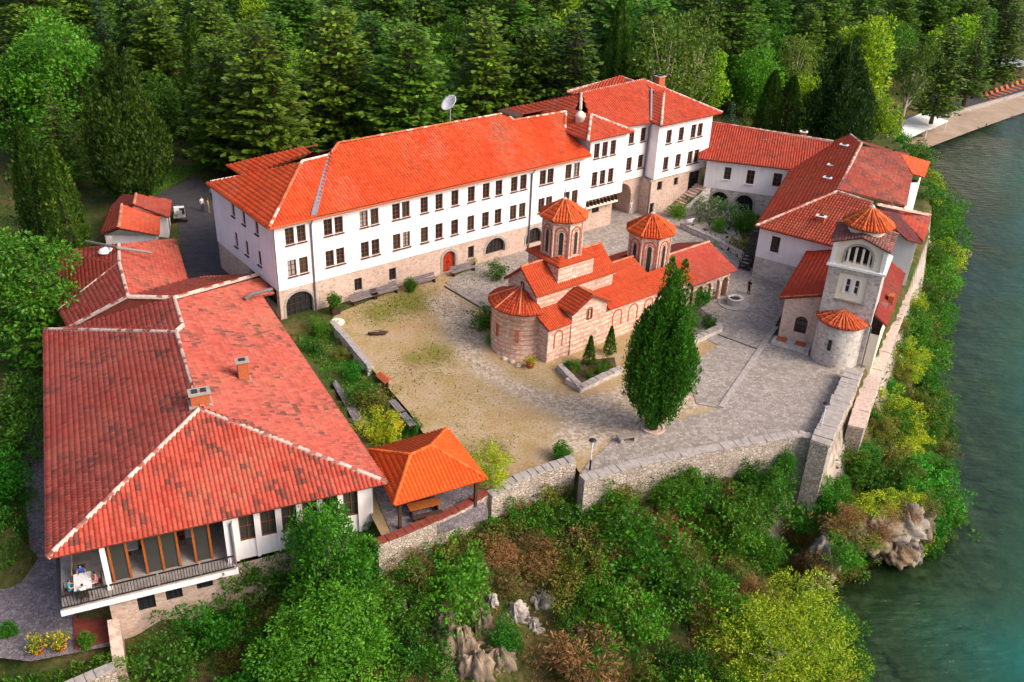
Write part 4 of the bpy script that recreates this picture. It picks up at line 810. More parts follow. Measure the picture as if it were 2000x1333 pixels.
# dining table on the balcony corner with people
def person(label, loc, rz, top, legs, pose='stand', hat=None, h=1.72, held=None):
    """one continuous skinned body; clothing is split by height along the same surface"""
    t = thing('person', label, 'person', tuple(loc), rz); k = h/1.72
    if pose == 'stand':
        J_ = dict(pel=(0, 0, .95), ch=(0, 0, 1.25), nk=(0, .0, 1.47), hd=(0, -.01, 1.58), ht=(0, -.01, 1.70),
                  ls=(-.19, 0, 1.40), le=(-.25, .03, 1.13), lh=(-.22, -.06, .88), rs=(.19, 0, 1.40), re=(.25, .02, 1.12), rh=(.23, -.08, .88),
                  lk=(-.10, -.02, .50), la=(-.11, .03, .09), lt=(-.12, -.13, .04), rk=(.10, -.05, .50), ra=(.11, .0, .09), rt=(.12, -.16, .04), lp=(-.09, 0, .88), rp=(.09, 0, .88))
    else:
        J_ = dict(pel=(0, 0, .52), ch=(0, -.03, .82), nk=(0, -.06, 1.03), hd=(0, -.09, 1.14), ht=(0, -.09, 1.26),
                  ls=(-.19, -.04, .97), le=(-.25, -.12, .72), lh=(-.15, -.38, .78), rs=(.19, -.04, .97), re=(.25, -.12, .72), rh=(.15, -.38, .78),
                  lk=(-.11, -.42, .50), la=(-.11, -.40, .09), lt=(-.11, -.55, .04), rk=(.11, -.42, .50), ra=(.11, -.40, .09), rt=(.11, -.55, .04), lp=(-.09, -.05, .50), rp=(.09, -.05, .50))
    R_ = dict(pel=.14, ch=.15, nk=.055, hd=.10, ht=.07, ls=.065, le=.048, lh=.032, rs=.065, re=.048, rh=.032, lk=.062, la=.042, lt=.035, rk=.062, ra=.042, rt=.035, lp=.095, rp=.095)
    ks = list(J_); E_ = [('pel', 'ch'), ('ch', 'nk'), ('nk', 'hd'), ('hd', 'ht'), ('ch', 'ls'), ('ls', 'le'), ('le', 'lh'), ('ch', 'rs'), ('rs', 're'), ('re', 'rh'), ('pel', 'lp'), ('lp', 'lk'), ('lk', 'la'), ('la', 'lt'), ('pel', 'rp'), ('rp', 'rk'), ('rk', 'ra'), ('ra', 'rt')]
    me = bpy.data.meshes.new('body'); me.from_pydata([tuple(np.array(J_[q])*k) for q in ks], [(ks.index(a), ks.index(b)) for a, b in E_], []); o = bpy.data.objects.new('body', me); COL.objects.link(o)
    sk = o.modifiers.new('skin', 'SKIN'); o.modifiers.new('sub', 'SUBSURF').levels = 1
    for i, q in enumerate(ks): me.skin_vertices[0].data[i].radius = (R_[q]*k, R_[q]*k*(.8 if q in ('pel', 'ch') else 1)); me.skin_vertices[0].data[i].use_root = q == 'pel'
    dg = bpy.context.evaluated_depsgraph_get(); ev_ = bpy.data.meshes.new_from_object(o.evaluated_get(dg)); bpy.data.objects.remove(o)
    b = link('body', ev_, t)
    for m_ in (top, legs, 'skin', 'hair'): ev_.materials.append(M[m_])
    hip, nkz = J_['pel'][2]*k, (J_['nk'][2]+.01)*k
    for pg_ in ev_.polygons:
        c = pg_.center; pg_.use_smooth = True
        hand = min((c-Vector(np.array(J_[q])*k)).length for q in ('lh', 'rh', 'le', 're')) < .16*k and abs(c.x) > .10*k and (pose != 'stand' or c.z < 1.2*k)
        pg_.material_index = (3 if (c.z > J_['hd'][2]*k+.02 and (c.y > J_['hd'][1]*k-.03 or c.z > J_['ht'][2]*k)) else 2) if c.z > nkz else (2 if hand else (0 if (c.z > hip and c.y > -.3) else 1))
    for sx in (-1, 1):
        for fi in range(5):
            hd_ = np.array(J_['lh' if sx < 0 else 'rh'])*k; dz = -1 if pose == 'stand' else -.2; fy = -.02*fi if pose == 'stand' else -.03
            MB().tube([hd_+[sx*.0, .03-fi*.016, 0], hd_+[sx*.005, .035-fi*.02, dz*.05], hd_+[sx*-.01, .02-fi*.02+(-.03 if pose != 'stand' else 0), dz*(.085 if fi else .06)]], [.011, .010, .008], 5).build('finger', 'skin', b, True, world=False)
    if hat: MB().lathe((0, J_['ht'][1]*k, J_['ht'][2]*k), [(0.2, -.02), (0.19, 0), (0.11, .01), (0.1, .09), (0.02, .11)], 12).build('hat', hat, b, world=False)
    return t
tb = RF(1.4, .9, DZ); t = thing('dining_table', 'white clothed table at the open balcony corner', 'table', tuple(tb), RA)
MB().box(tb+[0, 0, .74], (1.0, 1.5, 0.05), RA).build('tabletop', 'cloth_white', t)
for dx, dy in ((-.42, -.65), (.42, -.65), (-.42, .65), (.42, .65)): MB().box(RF(1.4+dx, .9+dy, DZ+.36), (0.06, 0.06, .72), RA).build('leg', 'wood_dark', t)
def chair(label, q, rz, mat='wood_brown', group=None):
    t = thing('chair', label, 'chair', tuple(q), rz, group)
    MB().box((0, 0, .45), (.44, .44, .05)).build('seat', mat, t, world=False); MB().box((0, .21, .74), (.44, .04, .5)).build('backrest', mat, t, world=False)
    for dx in (-.19, .19):
        for dy in (-.19, .19): MB().box((dx, dy, .215), (.045, .045, .43)).build('leg', mat, t, world=False)
    return t
chair('dark chair nearest the railing at the corner table', RF(1.4, -.05, DZ), RA+math.pi, 'wood_dark'); chair('dark chair on the left of the corner table', RF(.55, .7, DZ), RA+math.pi/2, 'wood_dark'); chair('dark chair on the right of the corner table', RF(2.25, .9, DZ), RA-math.pi/2, 'wood_dark'); chair('dark chair behind the corner table', RF(1.4, 1.95, DZ), RA, 'wood_dark')
person('seated person in a white shirt nearest the balcony railing', RF(1.4, -.02, DZ), RA+math.pi, 'cloth_white', 'cloth_navy', 'sit'); person('seated person in a teal top at the left of the corner table', RF(.58, .7, DZ), RA+math.pi/2, 'cloth_teal', 'cloth_black', 'sit')
person('seated person in a pink top at the right of the corner table', RF(2.2, .9, DZ), RA-math.pi/2, 'cloth_pink', 'cloth_white', 'sit'); person('seated person in a blue top at the far side of the corner table', RF(1.35, 1.9, DZ), RA, 'cloth_blue', 'cloth_grey', 'sit')
for i, (u, v) in enumerate(((4.2, 3.2), (6.2, 3.0), (8.2, 3.2))):
    q = RF(u, v, DZ); t = thing('dining_table', 'white clothed table behind the orange posts, %s' % ('nearest the left post', 'at the middle', 'nearest the white wall')[i], 'table', tuple(q), RA)
    MB().box(q+[0, 0, .74], (1.1, .9, 0.05), RA).build('tabletop', 'cloth_white', t); MB().box(q+[0, 0, .36], (.12, .12, .72), RA).build('leg', 'wood_dark', t)
    for dx in (-.8, .8): chair('brown dining chair %s the %s table behind the orange posts' % ('left of' if dx < 0 else 'right of', ('left', 'middle', 'right')[i]), RF(u+dx, v, DZ), RA+(math.pi/2 if dx < 0 else -math.pi/2))

# ================================================================== pavilion beside it
pz = 2.6; c1_, c2_, c3_, c4_ = P(770, 987, pz), P(949, 935, pz), P(873, 838, pz), P(722, 880, pz); k1_, k2_ = P(802, 890, 4.0), P(842, 872, 4.0)
cen = (c1_+c2_+c3_+c4_)/4; pv = thing('pavilion', 'open garden pavilion with a bright orange hipped tile roof', 'pavilion', (cen[0], cen[1], 0), math.radians(29))
rf = Roof(pv, (0.72, 0.088, 0.014), 0.27, 0.38, 0.006, 41, 0.0, vary=0.12)
rf.slope([c1_, c2_, k2_, k1_]); rf.slope([c2_, c3_, k2_]); rf.slope([c3_, c4_, k1_, k2_]); rf.slope([c4_, c1_, k1_])
for a_, b_ in ((k1_, c1_), (k1_, c4_), (k1_, k2_), (k2_, c2_), (k2_, c3_)): rf.ridge(a_, b_, 0.12, False)
rf.build(captint=(0.8, 0.14, 0.03))
for c in (c1_, c2_, c3_, c4_):
    q = c+(cen-c)*0.16; MB().box((q[0], q[1], 1.25), (0.2, 0.2, 2.5), math.radians(29)).build('post', 'wood_dark', pv)
ins = [c+(cen-c)*0.16 for c in (c1_, c2_, c3_, c4_)]
for a_, b_ in zip(ins, ins[1:]+ins[:1]): MB().tube([a_*[1, 1, 0]+[0, 0, 2.4], b_*[1, 1, 0]+[0, 0, 2.4]], 0.1, 4).build('beam', 'wood_dark', pv)
fl = MB(); fl.prism([c+(c-cen)*.05 for c in (c1_, c2_, c3_, c4_)], -.8, .06); fl.build('floor', 'cobble_dark', pv)
tq = P(828, 985, 0.8); t = thing('picnic_table', 'pale wooden table under the front edge of the orange pavilion roof', 'table', (tq[0], tq[1], .06), math.radians(24))
for i in range(4): MB().box((0, -.3+i*.2, .74), (2.2, .18, .05)).build('plank', 'wood_orange', t, world=False)
for dx in (-.9, .9): MB().box((dx, 0, .355), (.1, .6, .71)).build('leg', 'wood_dark', t, world=False)
for sg, nm in ((-1, 'in front of'), (1, 'behind')):
    q = tq+np.array([math.sin(math.radians(24))*-.75*sg, math.cos(math.radians(24))*.75*sg, 0]); b_ = thing('bench', 'dark wooden bench %s the pavilion table' % nm, 'bench', (q[0], q[1], .06), math.radians(24))
    for i in range(2): MB().box((0, -.1+i*.2, .44), (2.1, .18, .05)).build('plank', 'wood_dark', b_, world=False)
    for dx in (-.85, .85): MB().box((dx, 0, .21), (.1, .3, .42)).build('leg', 'wood_dark', b_, world=False)

# ================================================================== sheds at the back left
def shed(label, L, ez, rz_, base, sd):
    """L: front-left, front-right, back-right, back-left eave corners (picture points), ridge ends"""
    a, b, c, d, e, f = [P(x, y, z) for x, y, z in L]; m_ = (a+b+c+d)/4; t = thing('shed', label, 'shed', (m_[0], m_[1], 0))
    rf = Roof(t, base, 0.34, 0.46, 0.03, sd, 0.3); rf.slope([d, a, e, f]); rf.slope([b, c, f, e]); rf.ridge(e, f, 0.15); rf.build(captint=(0.6, 0.25, 0.15))
    wl = MB(); ins = [q+(m_-q)*.12 for q in (a, b, c, d)]; wl.prism(ins, -.3, ez-.25)
    wl.add([tuple(ins[0][:2])+(ez-.25,), tuple(ins[1][:2])+(ez-.25,), tuple(e-[0, 0, .2])], [(0, 1, 2)]); wl.add([tuple(ins[3][:2])+(ez-.25,), tuple(ins[2][:2])+(ez-.25,), tuple(f-[0, 0, .2])], [(0, 1, 2)])
    w_ = wl.build('wall', 'white_plaster', t); q = (ins[1]+ins[2])/2; MB().box((q[0], q[1], 1.0), (0.12, 0.9, 2.0), 0.3).build('door', 'wood_grey', t); return t
shed('small shed with red gabled roof nearest the restaurant', [(196, 458, 2.4), (310, 460, 2.4), (311, 415, 2.4), (216, 412, 2.4), (232, 445, 3.5), (238, 401, 3.5)], 2.4, 0, (0.5, 0.085, 0.04), 51)
shed('shed with darker red gabled roof behind the first shed', [(212, 412, 2.5), (330, 425, 2.5), (334, 391, 2.5), (240, 382, 2.5), (262, 400, 3.7), (266, 380, 3.7)], 2.5, 0, (0.34, 0.06, 0.04), 52)
q = P(352, 430, 0.0); t = thing('farm_cart', 'dark cart loaded with boxes parked beside the shed', 'cart', (q[0], q[1], 0), 0.35)
MB().box((0, 0, .75), (1.3, 2.4, .12)).build('bed', 'wood_grey', t, world=False)
for dx, dy, h_ in ((-.3, .7, .6), (.3, .6, .5), (-.25, -.1, .8), (.3, -.2, .55), (0, -.8, .5)): MB().box((dx, dy, .81+h_/2), (.55, .6, h_)).build('load', random.choice(['cloth_grey', 'wood_dark', 'cloth_white', 'iron']), t, world=False)
for dx in (-.7, .7):
    for dy in (-.7, .7): MB().tube([(dx-.06, dy, .36), (dx+.06, dy, .36)], .36, 14).build('wheel', 'iron', t, world=False)
for i, (x, y, tp, lg, lb) in enumerate(((396, 412, 'cloth_white', 'cloth_navy', 'person in a white top on the drive behind the guesthouse'), (408, 416, 'cloth_yellow', 'cloth_tan', 'person in yellow on the drive beside the guesthouse corner'), (415, 392, 'cloth_grey', 'cloth_black', 'person in grey farthest up the drive near the guesthouse'))): person(lb, P(x, y, 0.02), 1.0+i, tp, lg)

# ================================================================== Byzantine church in the courtyard
CF = Frame((2.96, 71.5), 39.5); CA = CF.a
ch = thing('church', 'small pink stone church with two domed drums and orange roofs', 'church', (CF.O[0], CF.O[1], 0), CA)
mb = MB(); K = lambda u, t, z=0.0: CF(u, t, z)
def cbox(mb, u0, u1, t0, t1, z0, z1): mb.prism([K(u0, t0), K(u1, t0), K(u1, t1), K(u0, t1)], z0, z1)
cbox(mb, 0.2, 18.2, 0.1, 7.9, -.2, 3.4); mb.build('aisle_wall', 'church_masonry', ch)
mb = MB(); cbox(mb, 0.4, 9.3, 2.0, 6.0, 3.3, 5.85)
mb.add([K(.4, 2, 5.85), K(.4, 6, 5.85), K(.4, 4, 7.45)], [(0, 1, 2)]); mb.add([K(9.3, 2, 5.85), K(9.3, 6, 5.85), K(9.3, 4, 7.45)], [(0, 1, 2)]); mb.build('nave_wall', 'church_masonry', ch)
mb = MB(); cbox(mb, 9.3, 13.6, 2.0, 6.0, 3.3, 4.3); mb.build('west_wall', 'church_masonry', ch)
mb = MB(); cbox(mb, 2.75, 6.85, 0.0, 2.3, -.15, 4.25); mb.add([K(2.75, 0, 4.25), K(6.85, 0, 4.25), K(4.8, 0, 5.3)], [(0, 1, 2)]); mb.build('transept_wall', 'church_masonry', ch)
mb = MB(); mb.lathe(K(.5, 4.05, 0), [(2.75, -.2), (2.72, 0), (2.62, 4.35), (2.75, 4.4), (2.75, 4.5)], 28, CA+math.pi/2, CA+1.5*math.pi); mb.build('apse', 'church_masonry', ch, True)
# blind niches on the walls
def niche(u, t, z, w_, h_, rz, name='niche'): 
    m = MB(); a = K(u, t)[:2]; d = np.array([math.cos(rz), math.sin(rz)]); arch_ring(m, a, d, -w_/2, w_/2, z, z+h_*.7, z+h_, 0.1, 0.04); return m.build(name, 'brick_orange', ch)
for u, w_ in ((1.4, .8), (8.4, 1.0), (10.4, 1.0), (12.4, 1.0)): niche(u, .1, 1.2, w_, 1.6, CA)
niche(4.8, 0.0, 3.0, .55, 1.1, CA); window(ch, (4.8, -.02, 3.0), 0, .45, 1.0, 'wood_dark', (0, 1), .05)
window(ch, (.4, 4.0, 5.0), -math.pi/2, .4, 1.2, 'wood_dark', (0, 1), .04)
for k in range(3):
    an = CA+math.pi+(-1+k)*.75; q = K(.5, 4.05)+2.69*np.array([math.cos(an), math.sin(an), 0]); l_ = to_local(ch, np.array([[q[0], q[1], 1.6]]))[0]; window(ch, l_, an-CA+math.pi/2, .32, 1.2, 'brick_orange', (0, 0), .04)
rf = Roof(ch, (0.47, 0.070, 0.024), 0.24, 0.36, 0.01, 61, 0.1, vary=0.22)
rf.slope([K(.05, 1.75, 5.72), K(9.5, 1.75, 5.72), K(9.5, 4, 7.6), K(.05, 4, 7.6)]); rf.slope([K(9.5, 6.25, 5.72), K(.05, 6.25, 5.72), K(.05, 4, 7.6), K(9.5, 4, 7.6)])
rf.slope([K(9.5, 1.75, 4.2), K(13.8, 1.75, 4.2), K(13.8, 4, 5.2), K(9.5, 4, 5.2)]); rf.slope([K(13.8, 6.25, 4.2), K(9.5, 6.25, 4.2), K(9.5, 4, 5.2), K(13.8, 4, 5.2)])
rf.slope([K(-.05, -.2, 3.4), K(2.6, -.2, 3.4), K(2.6, 2.0, 4.3), K(-.05, 2.0, 4.3)]); rf.slope([K(7.0, -.2, 3.4), K(18.4, -.2, 3.4), K(18.4, 2.0, 4.35), K(7.0, 2.0, 4.35)])
rf.slope([K(18.4, 8.1, 3.4), K(-.05, 8.1, 3.4), K(-.05, 6, 4.3), K(18.4, 6, 4.3)])
rf.slope([K(2.55, 2.1, 4.2), K(2.55, -.3, 4.2), K(4.8, -.3, 5.42), K(4.8, 2.1, 5.42)]); rf.slope([K(7.05, -.3, 4.2), K(7.05, 2.1, 4.2), K(4.8, 2.1, 5.42), K(4.8, -.3, 5.42)])
# apse half cone
an = np.linspace(CA+math.pi/2, CA+1.5*math.pi, 13); rim = [K(.5, 4.05, 4.42)+2.95*np.array([math.cos(a), math.sin(a), 0]) for a in an]; top_ = K(.35, 4.05, 5.75)
for i in range(12): rf.slope([rim[i], rim[i+1], top_])
for i in (3, 6, 9): rf.ridge(top_, rim[i], .08, False)
rf.ridge(K(.05, 4, 7.62), K(2.6, 4, 7.62), .12); rf.ridge(K(7, 4, 7.62), K(9.5, 4, 7.62), .12); rf.ridge(K(9.5, 4, 5.2), K(13.8, 4, 5.2), .12); rf.ridge(K(4.8, -.3, 5.42), K(4.8, 2.1, 5.42), .1)
rf.build(captint=(0.62, 0.2, 0.1))
eb = MB()
for u0, u1, t, z in ((.05, 9.5, 1.78, 5.5), (-.05, 2.6, -.15, 3.18), (7, 18.4, -.15, 3.18)): eb.prism([K(u0, t), K(u1, t), K(u1, t+.25), K(u0, t+.25)], z, z+.16)
eb.build('eave_cornice', 'mortar', ch)
def drum(parent, c, r, z0, z1, ra, za, n=8, seed=1, rz=0.0):
    w_ = MB(); w_.lathe((c[0], c[1], 0), [(r, z0), (r, z1-.25), (r+.1, z1-.2), (r+.18, z1)], n, rz, rz+2*math.pi); w_ = w_.build('drum', 'church_masonry', parent)
    for k in range(n):
        a = rz+(k+.5)*2*math.pi/n; ap = r*math.cos(math.pi/n); q = np.array([c[0]+ap*math.cos(a), c[1]+ap*math.sin(a)]); d = np.array([-math.sin(a), math.cos(a)]); wd = r*math.sin(math.pi/n)*.62
        m = MB(); arch_ring(m, q, d, -wd, wd, z0+.45, z1-1.15, z1-.62, .1, .05); m.build('niche', 'brick_orange', w_)
        m = MB(); arch_ring(m, q, d, -wd*.45, wd*.45, z0+.6, z1-1.35, z1-1.0, .07, .04); m.build('inner_niche', 'mortar', w_)
        p2 = np.array([*q, (z0+z1)/2-.15])+np.array([*(np.array([math.cos(a), math.sin(a)])*.005), 0]); MB().box(p2, (.02, wd*.8, z1-z0-1.5), a).build('window_slit', 'room_dark', w_)
        e2 = np.array([c[0]+r*math.cos(rz+k*2*math.pi/n), c[1]+r*math.sin(rz+k*2*math.pi/n)]); MB().tube([(*e2, z0+.1), (*e2, z1-.3)], .1, 6).build('colonnette', 'mortar', w_)
    rf = Roof(parent, (0.56, 0.088, 0.022), 0.26, 0.45, 0.01, seed, .1, hh=1.4, vary=.3); ring = [np.array([c[0]+ra*math.cos(rz+k*2*math.pi/n), c[1]+ra*math.sin(rz+k*2*math.pi/n), z1+.02]) for k in range(n)]; tp = np.array([c[0], c[1], za])
    for k in range(n): mid = (ring[k]+ring[(k+1) % n])/2; rf.slope([ring[k], ring[(k+1) % n], tp])
    for k in range(n): rf.ridge(ring[k], tp+(ring[k]-tp)*.08, .09, False)
    ro_ = rf.build(captint=(0.58, 0.13, 0.045)); MB().lathe((c[0], c[1], za-.15), [(.25, 0), (.22, .2), (.06, .3)], 10).build('finial', 'mortar', ro_)
    MB().box((c[0], c[1], za+.45), (.05, .05, .8)).box((c[0], c[1], za+.6), (.35, .05, .05), CA).build('cross', 'metal_grey', ro_)
bs_ = MB(); cbox(bs_, 2.75, 6.85, 2.15, 6.25, 6.0, 7.75); bs_.build('drum_base', 'church_masonry', ch)
rf = Roof(ch, (0.47, 0.070, 0.024), 0.24, 0.36, 0.01, 63); qs = [K(2.6, 2.0, 7.76), K(7.0, 2.0, 7.76), K(7.0, 6.4, 7.76), K(2.6, 6.4, 7.76)]
for i in range(4): a_, b_ = qs[i], qs[(i+1) % 4]; c_ = K(4.8, 4.2, 8.6); rf.slope([a_, b_, b_+(c_-b_)*.55, a_+(c_-a_)*.55])
rf.build()
cbs = K(4.8, 4.2); drum(ch, cbs, 1.85, 7.7, 11.4, 2.12, 12.8, 8, 71, CA+.39); cbs = K(16.1, 4.2); drum(ch, cbs, 2.05, 3.2, 7.45, 2.36, 9.05, 8, 72, CA+.39)
# narthex porch with arcade
pm = MB(); d = CF.U[:2]; N_arc = [(0.5+i*1.25, 1.4+i*1.25, 0.0, 2.3) for i in range(4)]
wall(pm, K(18.3, -.1)[:2], K(23.6, -.1)[:2], -.2, 2.95, N_arc, .35); [arch_mesh(pm, K(18.3, -.1)[:2], d, u0, u1, 1.75, 2.3, .35, off=.001) for u0, u1, _, _ in N_arc]
wall(pm, K(23.6, -.1)[:2], K(23.6, 7)[:2], -.2, 2.95, [(1+i*1.5, 2+i*1.5, 0, 2.3) for i in range(4)], .35); wall(pm, K(23.6, 7)[:2], K(18.3, 7)[:2], -.2, 2.95); pm.add([K(23.6, -.1, 2.95), K(23.6, 7, 2.95), K(23.6, 3.4, 4.3)], [(0, 1, 2)])
pm.build('porch_wall', 'church_masonry', ch); inn_ = MB(); cbox(inn_, 18.2, 22.6, 1.4, 6.6, -.2, 2.9); inn_.build('inner_wall', 'cream_plaster', ch)
rf = Roof(ch, (0.46, 0.085, 0.055), 0.27, 0.4, 0.01, 64, .3); rf.slope([K(17.6, -.45, 2.95), K(24.0, -.45, 2.95), K(24.0, 3.4, 4.5), K(17.6, 3.4, 4.5)]); rf.slope([K(24, 7.3, 2.95), K(17.6, 7.3, 2.95), K(17.6, 3.4, 4.5), K(24, 3.4, 4.5)]); rf.ridge(K(17.6, 3.4, 4.5), K(24, 3.4, 4.5), .13); rf.build('porch_roof', captint=(.65, .3, .2))
# ================================================================== bell-tower church at the lake edge
TF = Frame((26.29, 74.58), -25.3); TA = TF.a; T = lambda u, t, z=0.0: TF(u, t, z)
tw = thing('bell_tower', 'grey stone bell tower with cream belfry and small orange cone roof', 'tower', (TF.O[0], TF.O[1], 0), TA)
d = TF.U[:2]
mb = MB(); wall(mb, T(.1, 1)[:2], T(4.5, 1)[:2], -.3, 8.8, [(1.0, 3.4, 5.9, 8.3)], .12); wall(mb, T(4.5, 1)[:2], T(4.5, 5.2)[:2], -3, 8.8); wall(mb, T(4.5, 5.2)[:2], T(.1, 5.2)[:2], -.3, 8.8); wall(mb, T(.1, 5.2)[:2], T(.1, 1)[:2], -.3, 8.8)
mb.build('shaft', 'grey_rubble', tw)
pn = MB(); wall(pn, T(1.1, 1.12)[:2], T(3.5, 1.12)[:2], 5.9, 8.3, [(.62, 1.05, .0+6.5, 7.85), (1.35, 1.78, 6.5, 7.85)], .25); pn = pn.build('cream_panel', 'cream_plaster', tw)
for u in (.835, 1.565):
    window(tw, (1.1+u, 1.12, 6.5), 0, .43, 1.35, 'white_paint', (0, 1), .2); m = MB(); arch_ring(m, T(1.1+u, 1.12)[:2], d, -.25, .25, 6.5, 7.6, 7.9, .1, .04); m.build('window_surround', 'white_paint', tw)
MB().prism([T(1.0, .9), T(3.6, .9), T(3.6, 1.12), T(1.0, 1.12)], 5.72, 5.88).build('sill', 'wood_grey', tw)
MB().prism([T(-.1, .75), T(4.75, .75), T(4.75, 5.4), T(-.1, 5.4)], 8.8, 9.0).build('cornice', 'white_paint', tw)
bf = MB(); oo = [(.95, 3.15, 9.3, 10.95)]
for a_, b_ in ((T(.25, 1.1), T(4.35, 1.1)), (T(4.35, 1.1), T(4.35, 5.1)), (T(4.35, 5.1), T(.25, 5.1)), (T(.25, 5.1), T(.25, 1.1))):
    wall(bf, a_[:2], b_[:2], 9.0, 11.0, oo, .5); dd = (b_-a_)[:2]/np.linalg.norm((b_-a_)[:2]); arch_mesh(bf, a_[:2], dd, .95, 3.15, 10.0, 10.95, .5, off=.001); L = np.linalg.norm(b_-a_)
    m_ = (a_+b_)/2; bf.add([tuple(a_[:2])+(11.0,), tuple(b_[:2])+(11.0,), tuple(m_[:2])+(11.75,)], [(0, 1, 2)])
    for f_ in (.29, .43, .57, .71): q = a_+(b_-a_)*f_; inn = np.array([-dd[1], dd[0], 0])*.15; MB().tube([q+inn+[0, 0, 9.0], q+inn+[0, 0, 10.7]], .11, 8).build('column', 'cream_plaster', tw)
    r_ = MB(); arch_ring(r_, a_[:2], dd, .95, 3.15, 9.2, 10.0, 10.95, .18, .06); r_.build('arch_surround', 'concrete', tw)
bf.build('belfry', 'cream_plaster', tw)
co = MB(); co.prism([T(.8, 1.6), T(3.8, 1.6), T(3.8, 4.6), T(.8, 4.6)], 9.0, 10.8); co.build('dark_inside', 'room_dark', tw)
for u, t in ((.25, 1.1), (4.35, 1.1), (.25, 5.1), (4.35, 5.1)): MB().box(T(u, t, 10.0), (.34, .34, 2.0), TA).build('corner_pier', 'white_paint', tw)
rf = Roof(tw, (0.26, 0.11, 0.09), 0.26, 0.38, 0.08, 81, .2, vary=.3); ctr = T(2.3, 3.1, 12.15)
cs = [T(-.1, .8, 11.0), T(4.7, .8, 11.0), T(4.7, 5.4, 11.0), T(-.1, 5.4, 11.0)]
for i in range(4):
    a_, b_ = cs[i], cs[(i+1) % 4]; m_ = (a_+b_)/2+[0, 0, .85]; rf.slope([a_, m_, ctr]); rf.slope([m_, b_, ctr])
rf.build('gable_roof')
MB().lathe(T(2.3, 3.1, 11.4), [(1.62, 0), (1.62, .75), (1.8, .85), (1.8, .95)], 16).build('lantern_drum', 'cream_plaster', tw)
rf = Roof(tw, (0.55, 0.10, 0.028), 0.26, 0.45, .02, 82, .1, hh=1.5, vary=.35); c0_ = T(2.3, 3.1); n = 12; ring = [np.array([c0_[0]+2.05*math.cos(k*2*math.pi/n), c0_[1]+2.05*math.sin(k*2*math.pi/n), 12.35]) for k in range(n)]; tp = np.array([c0_[0], c0_[1], 13.75])
for k in range(n): rf.slope([ring[k], ring[(k+1) % n], tp])
for k in range(n): rf.ridge(ring[k], tp+(ring[k]-tp)*.1, .08, False)
o = rf.build('cone_roof', captint=(.58, .15, .05)); MB().lathe((c0_[0], c0_[1], 13.6), [(.3, 0), (.22, .25), (.05, .4)], 10).build('finial', 'mortar', o)
ap = MB(); ap.lathe(T(2.15, 1.2, 0), [(2.05, -.4), (2.02, 0), (1.95, 4.1)], 24, TA+math.pi, TA+2*math.pi); ap.build('apse', 'grey_rubble', tw, True)
window(tw, (1.75, -.78, 1.7), -.1, .3, 1.0, 'iron', (0, 0), .03)
rf = Roof(tw, (0.50, 0.085, 0.03), 0.26, 0.42, .01, 83, .1, hh=1.4); rim = [T(2.15, 1.2, 4.1)+2.2*np.array([math.cos(a), math.sin(a), 0]) for a in np.linspace(TA+math.pi, TA+2*math.pi, 9)]; tp = T(2.15, 1.0, 4.95)
for k in range(8): rf.slope([rim[k], rim[k+1], tp])
for k in range(1, 8): rf.ridge(rim[k], tp, .07, False)
rf.build('apse_roof', captint=(.6, .16, .06))
MB().tube([T(4.2, .95, 4.6), T(4.62, .7, 4.0), T(4.62, .7, -1.5)], .07, 8).build('downpipe', 'pipe_grey', tw)
# its nave with side roofs
nv = thing('chapel', 'stone chapel behind the bell tower with red side roofs', 'chapel', tuple(T(0, 8)[:2])+(0,), TA)
mb = MB(); wall(mb, T(-3.1, 2.1)[:2], T(.1, 2.1)[:2], -.2, 4.3, [(1.25, 2.35, 1.2, 2.9)], .35); arch_mesh(mb, T(-3.1, 2.1)[:2], d, 1.25, 2.35, 2.35, 2.9, .35, off=.001)
mb.add([T(-3.1, 2.1, 4.3), T(.1, 2.1, 4.3), T(.1, 2.1, 5.3)], [(0, 1, 2)]); wall(mb, T(-3.1, 14)[:2], T(-3.1, 2.1)[:2], -.2, 4.3); wall(mb, T(4.5, 5.2)[:2], T(5.3, 5.2)[:2], -3, 4.6)
mb.build('wall', 'pink_rubble', nv)
window(nv, to_local(nv, T(-1.3, 2.1, 1.2)[None])[0], 0, 1.1, 1.7, 'wood_dark', (2, 2), .3, name='arched_window')
cw = MB(); wall(cw, T(5.4, 1.3)[:2], T(5.4, 15.5)[:2], -3, 3.6); wall(cw, T(4.5, 1.3)[:2], T(5.4, 1.3)[:2], -3, 3.2); cw.build('lakeside_wall', 'cream_plaster', nv)
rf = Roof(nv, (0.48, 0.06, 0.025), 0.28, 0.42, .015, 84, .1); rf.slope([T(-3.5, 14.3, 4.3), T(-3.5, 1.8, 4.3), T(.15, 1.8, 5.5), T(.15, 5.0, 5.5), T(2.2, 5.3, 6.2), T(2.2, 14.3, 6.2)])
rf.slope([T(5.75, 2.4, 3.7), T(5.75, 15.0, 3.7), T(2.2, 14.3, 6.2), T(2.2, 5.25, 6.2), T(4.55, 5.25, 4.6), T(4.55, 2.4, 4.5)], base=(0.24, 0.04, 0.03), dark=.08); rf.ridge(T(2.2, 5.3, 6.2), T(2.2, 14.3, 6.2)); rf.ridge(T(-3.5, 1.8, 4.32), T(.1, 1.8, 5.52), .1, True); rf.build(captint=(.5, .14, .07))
MB().box(T(5.4, 7.0, 4.2), (.5, .9, 1.0), TA).build('chimney', 'brick_orange', nv)
mb = MB(); wall(mb, T(-1.0, 12.6)[:2], T(1.8, 12.0)[:2], 4.0, 7.0); mb.build('clerestory', 'white_plaster', nv)
for i in range(3): 
    q = T(-.4+i*.8, 12.35, 5.9); window(nv, to_local(nv, q[None])[0], -.2, .6, .8, 'white_paint', (1, 0), -.02)
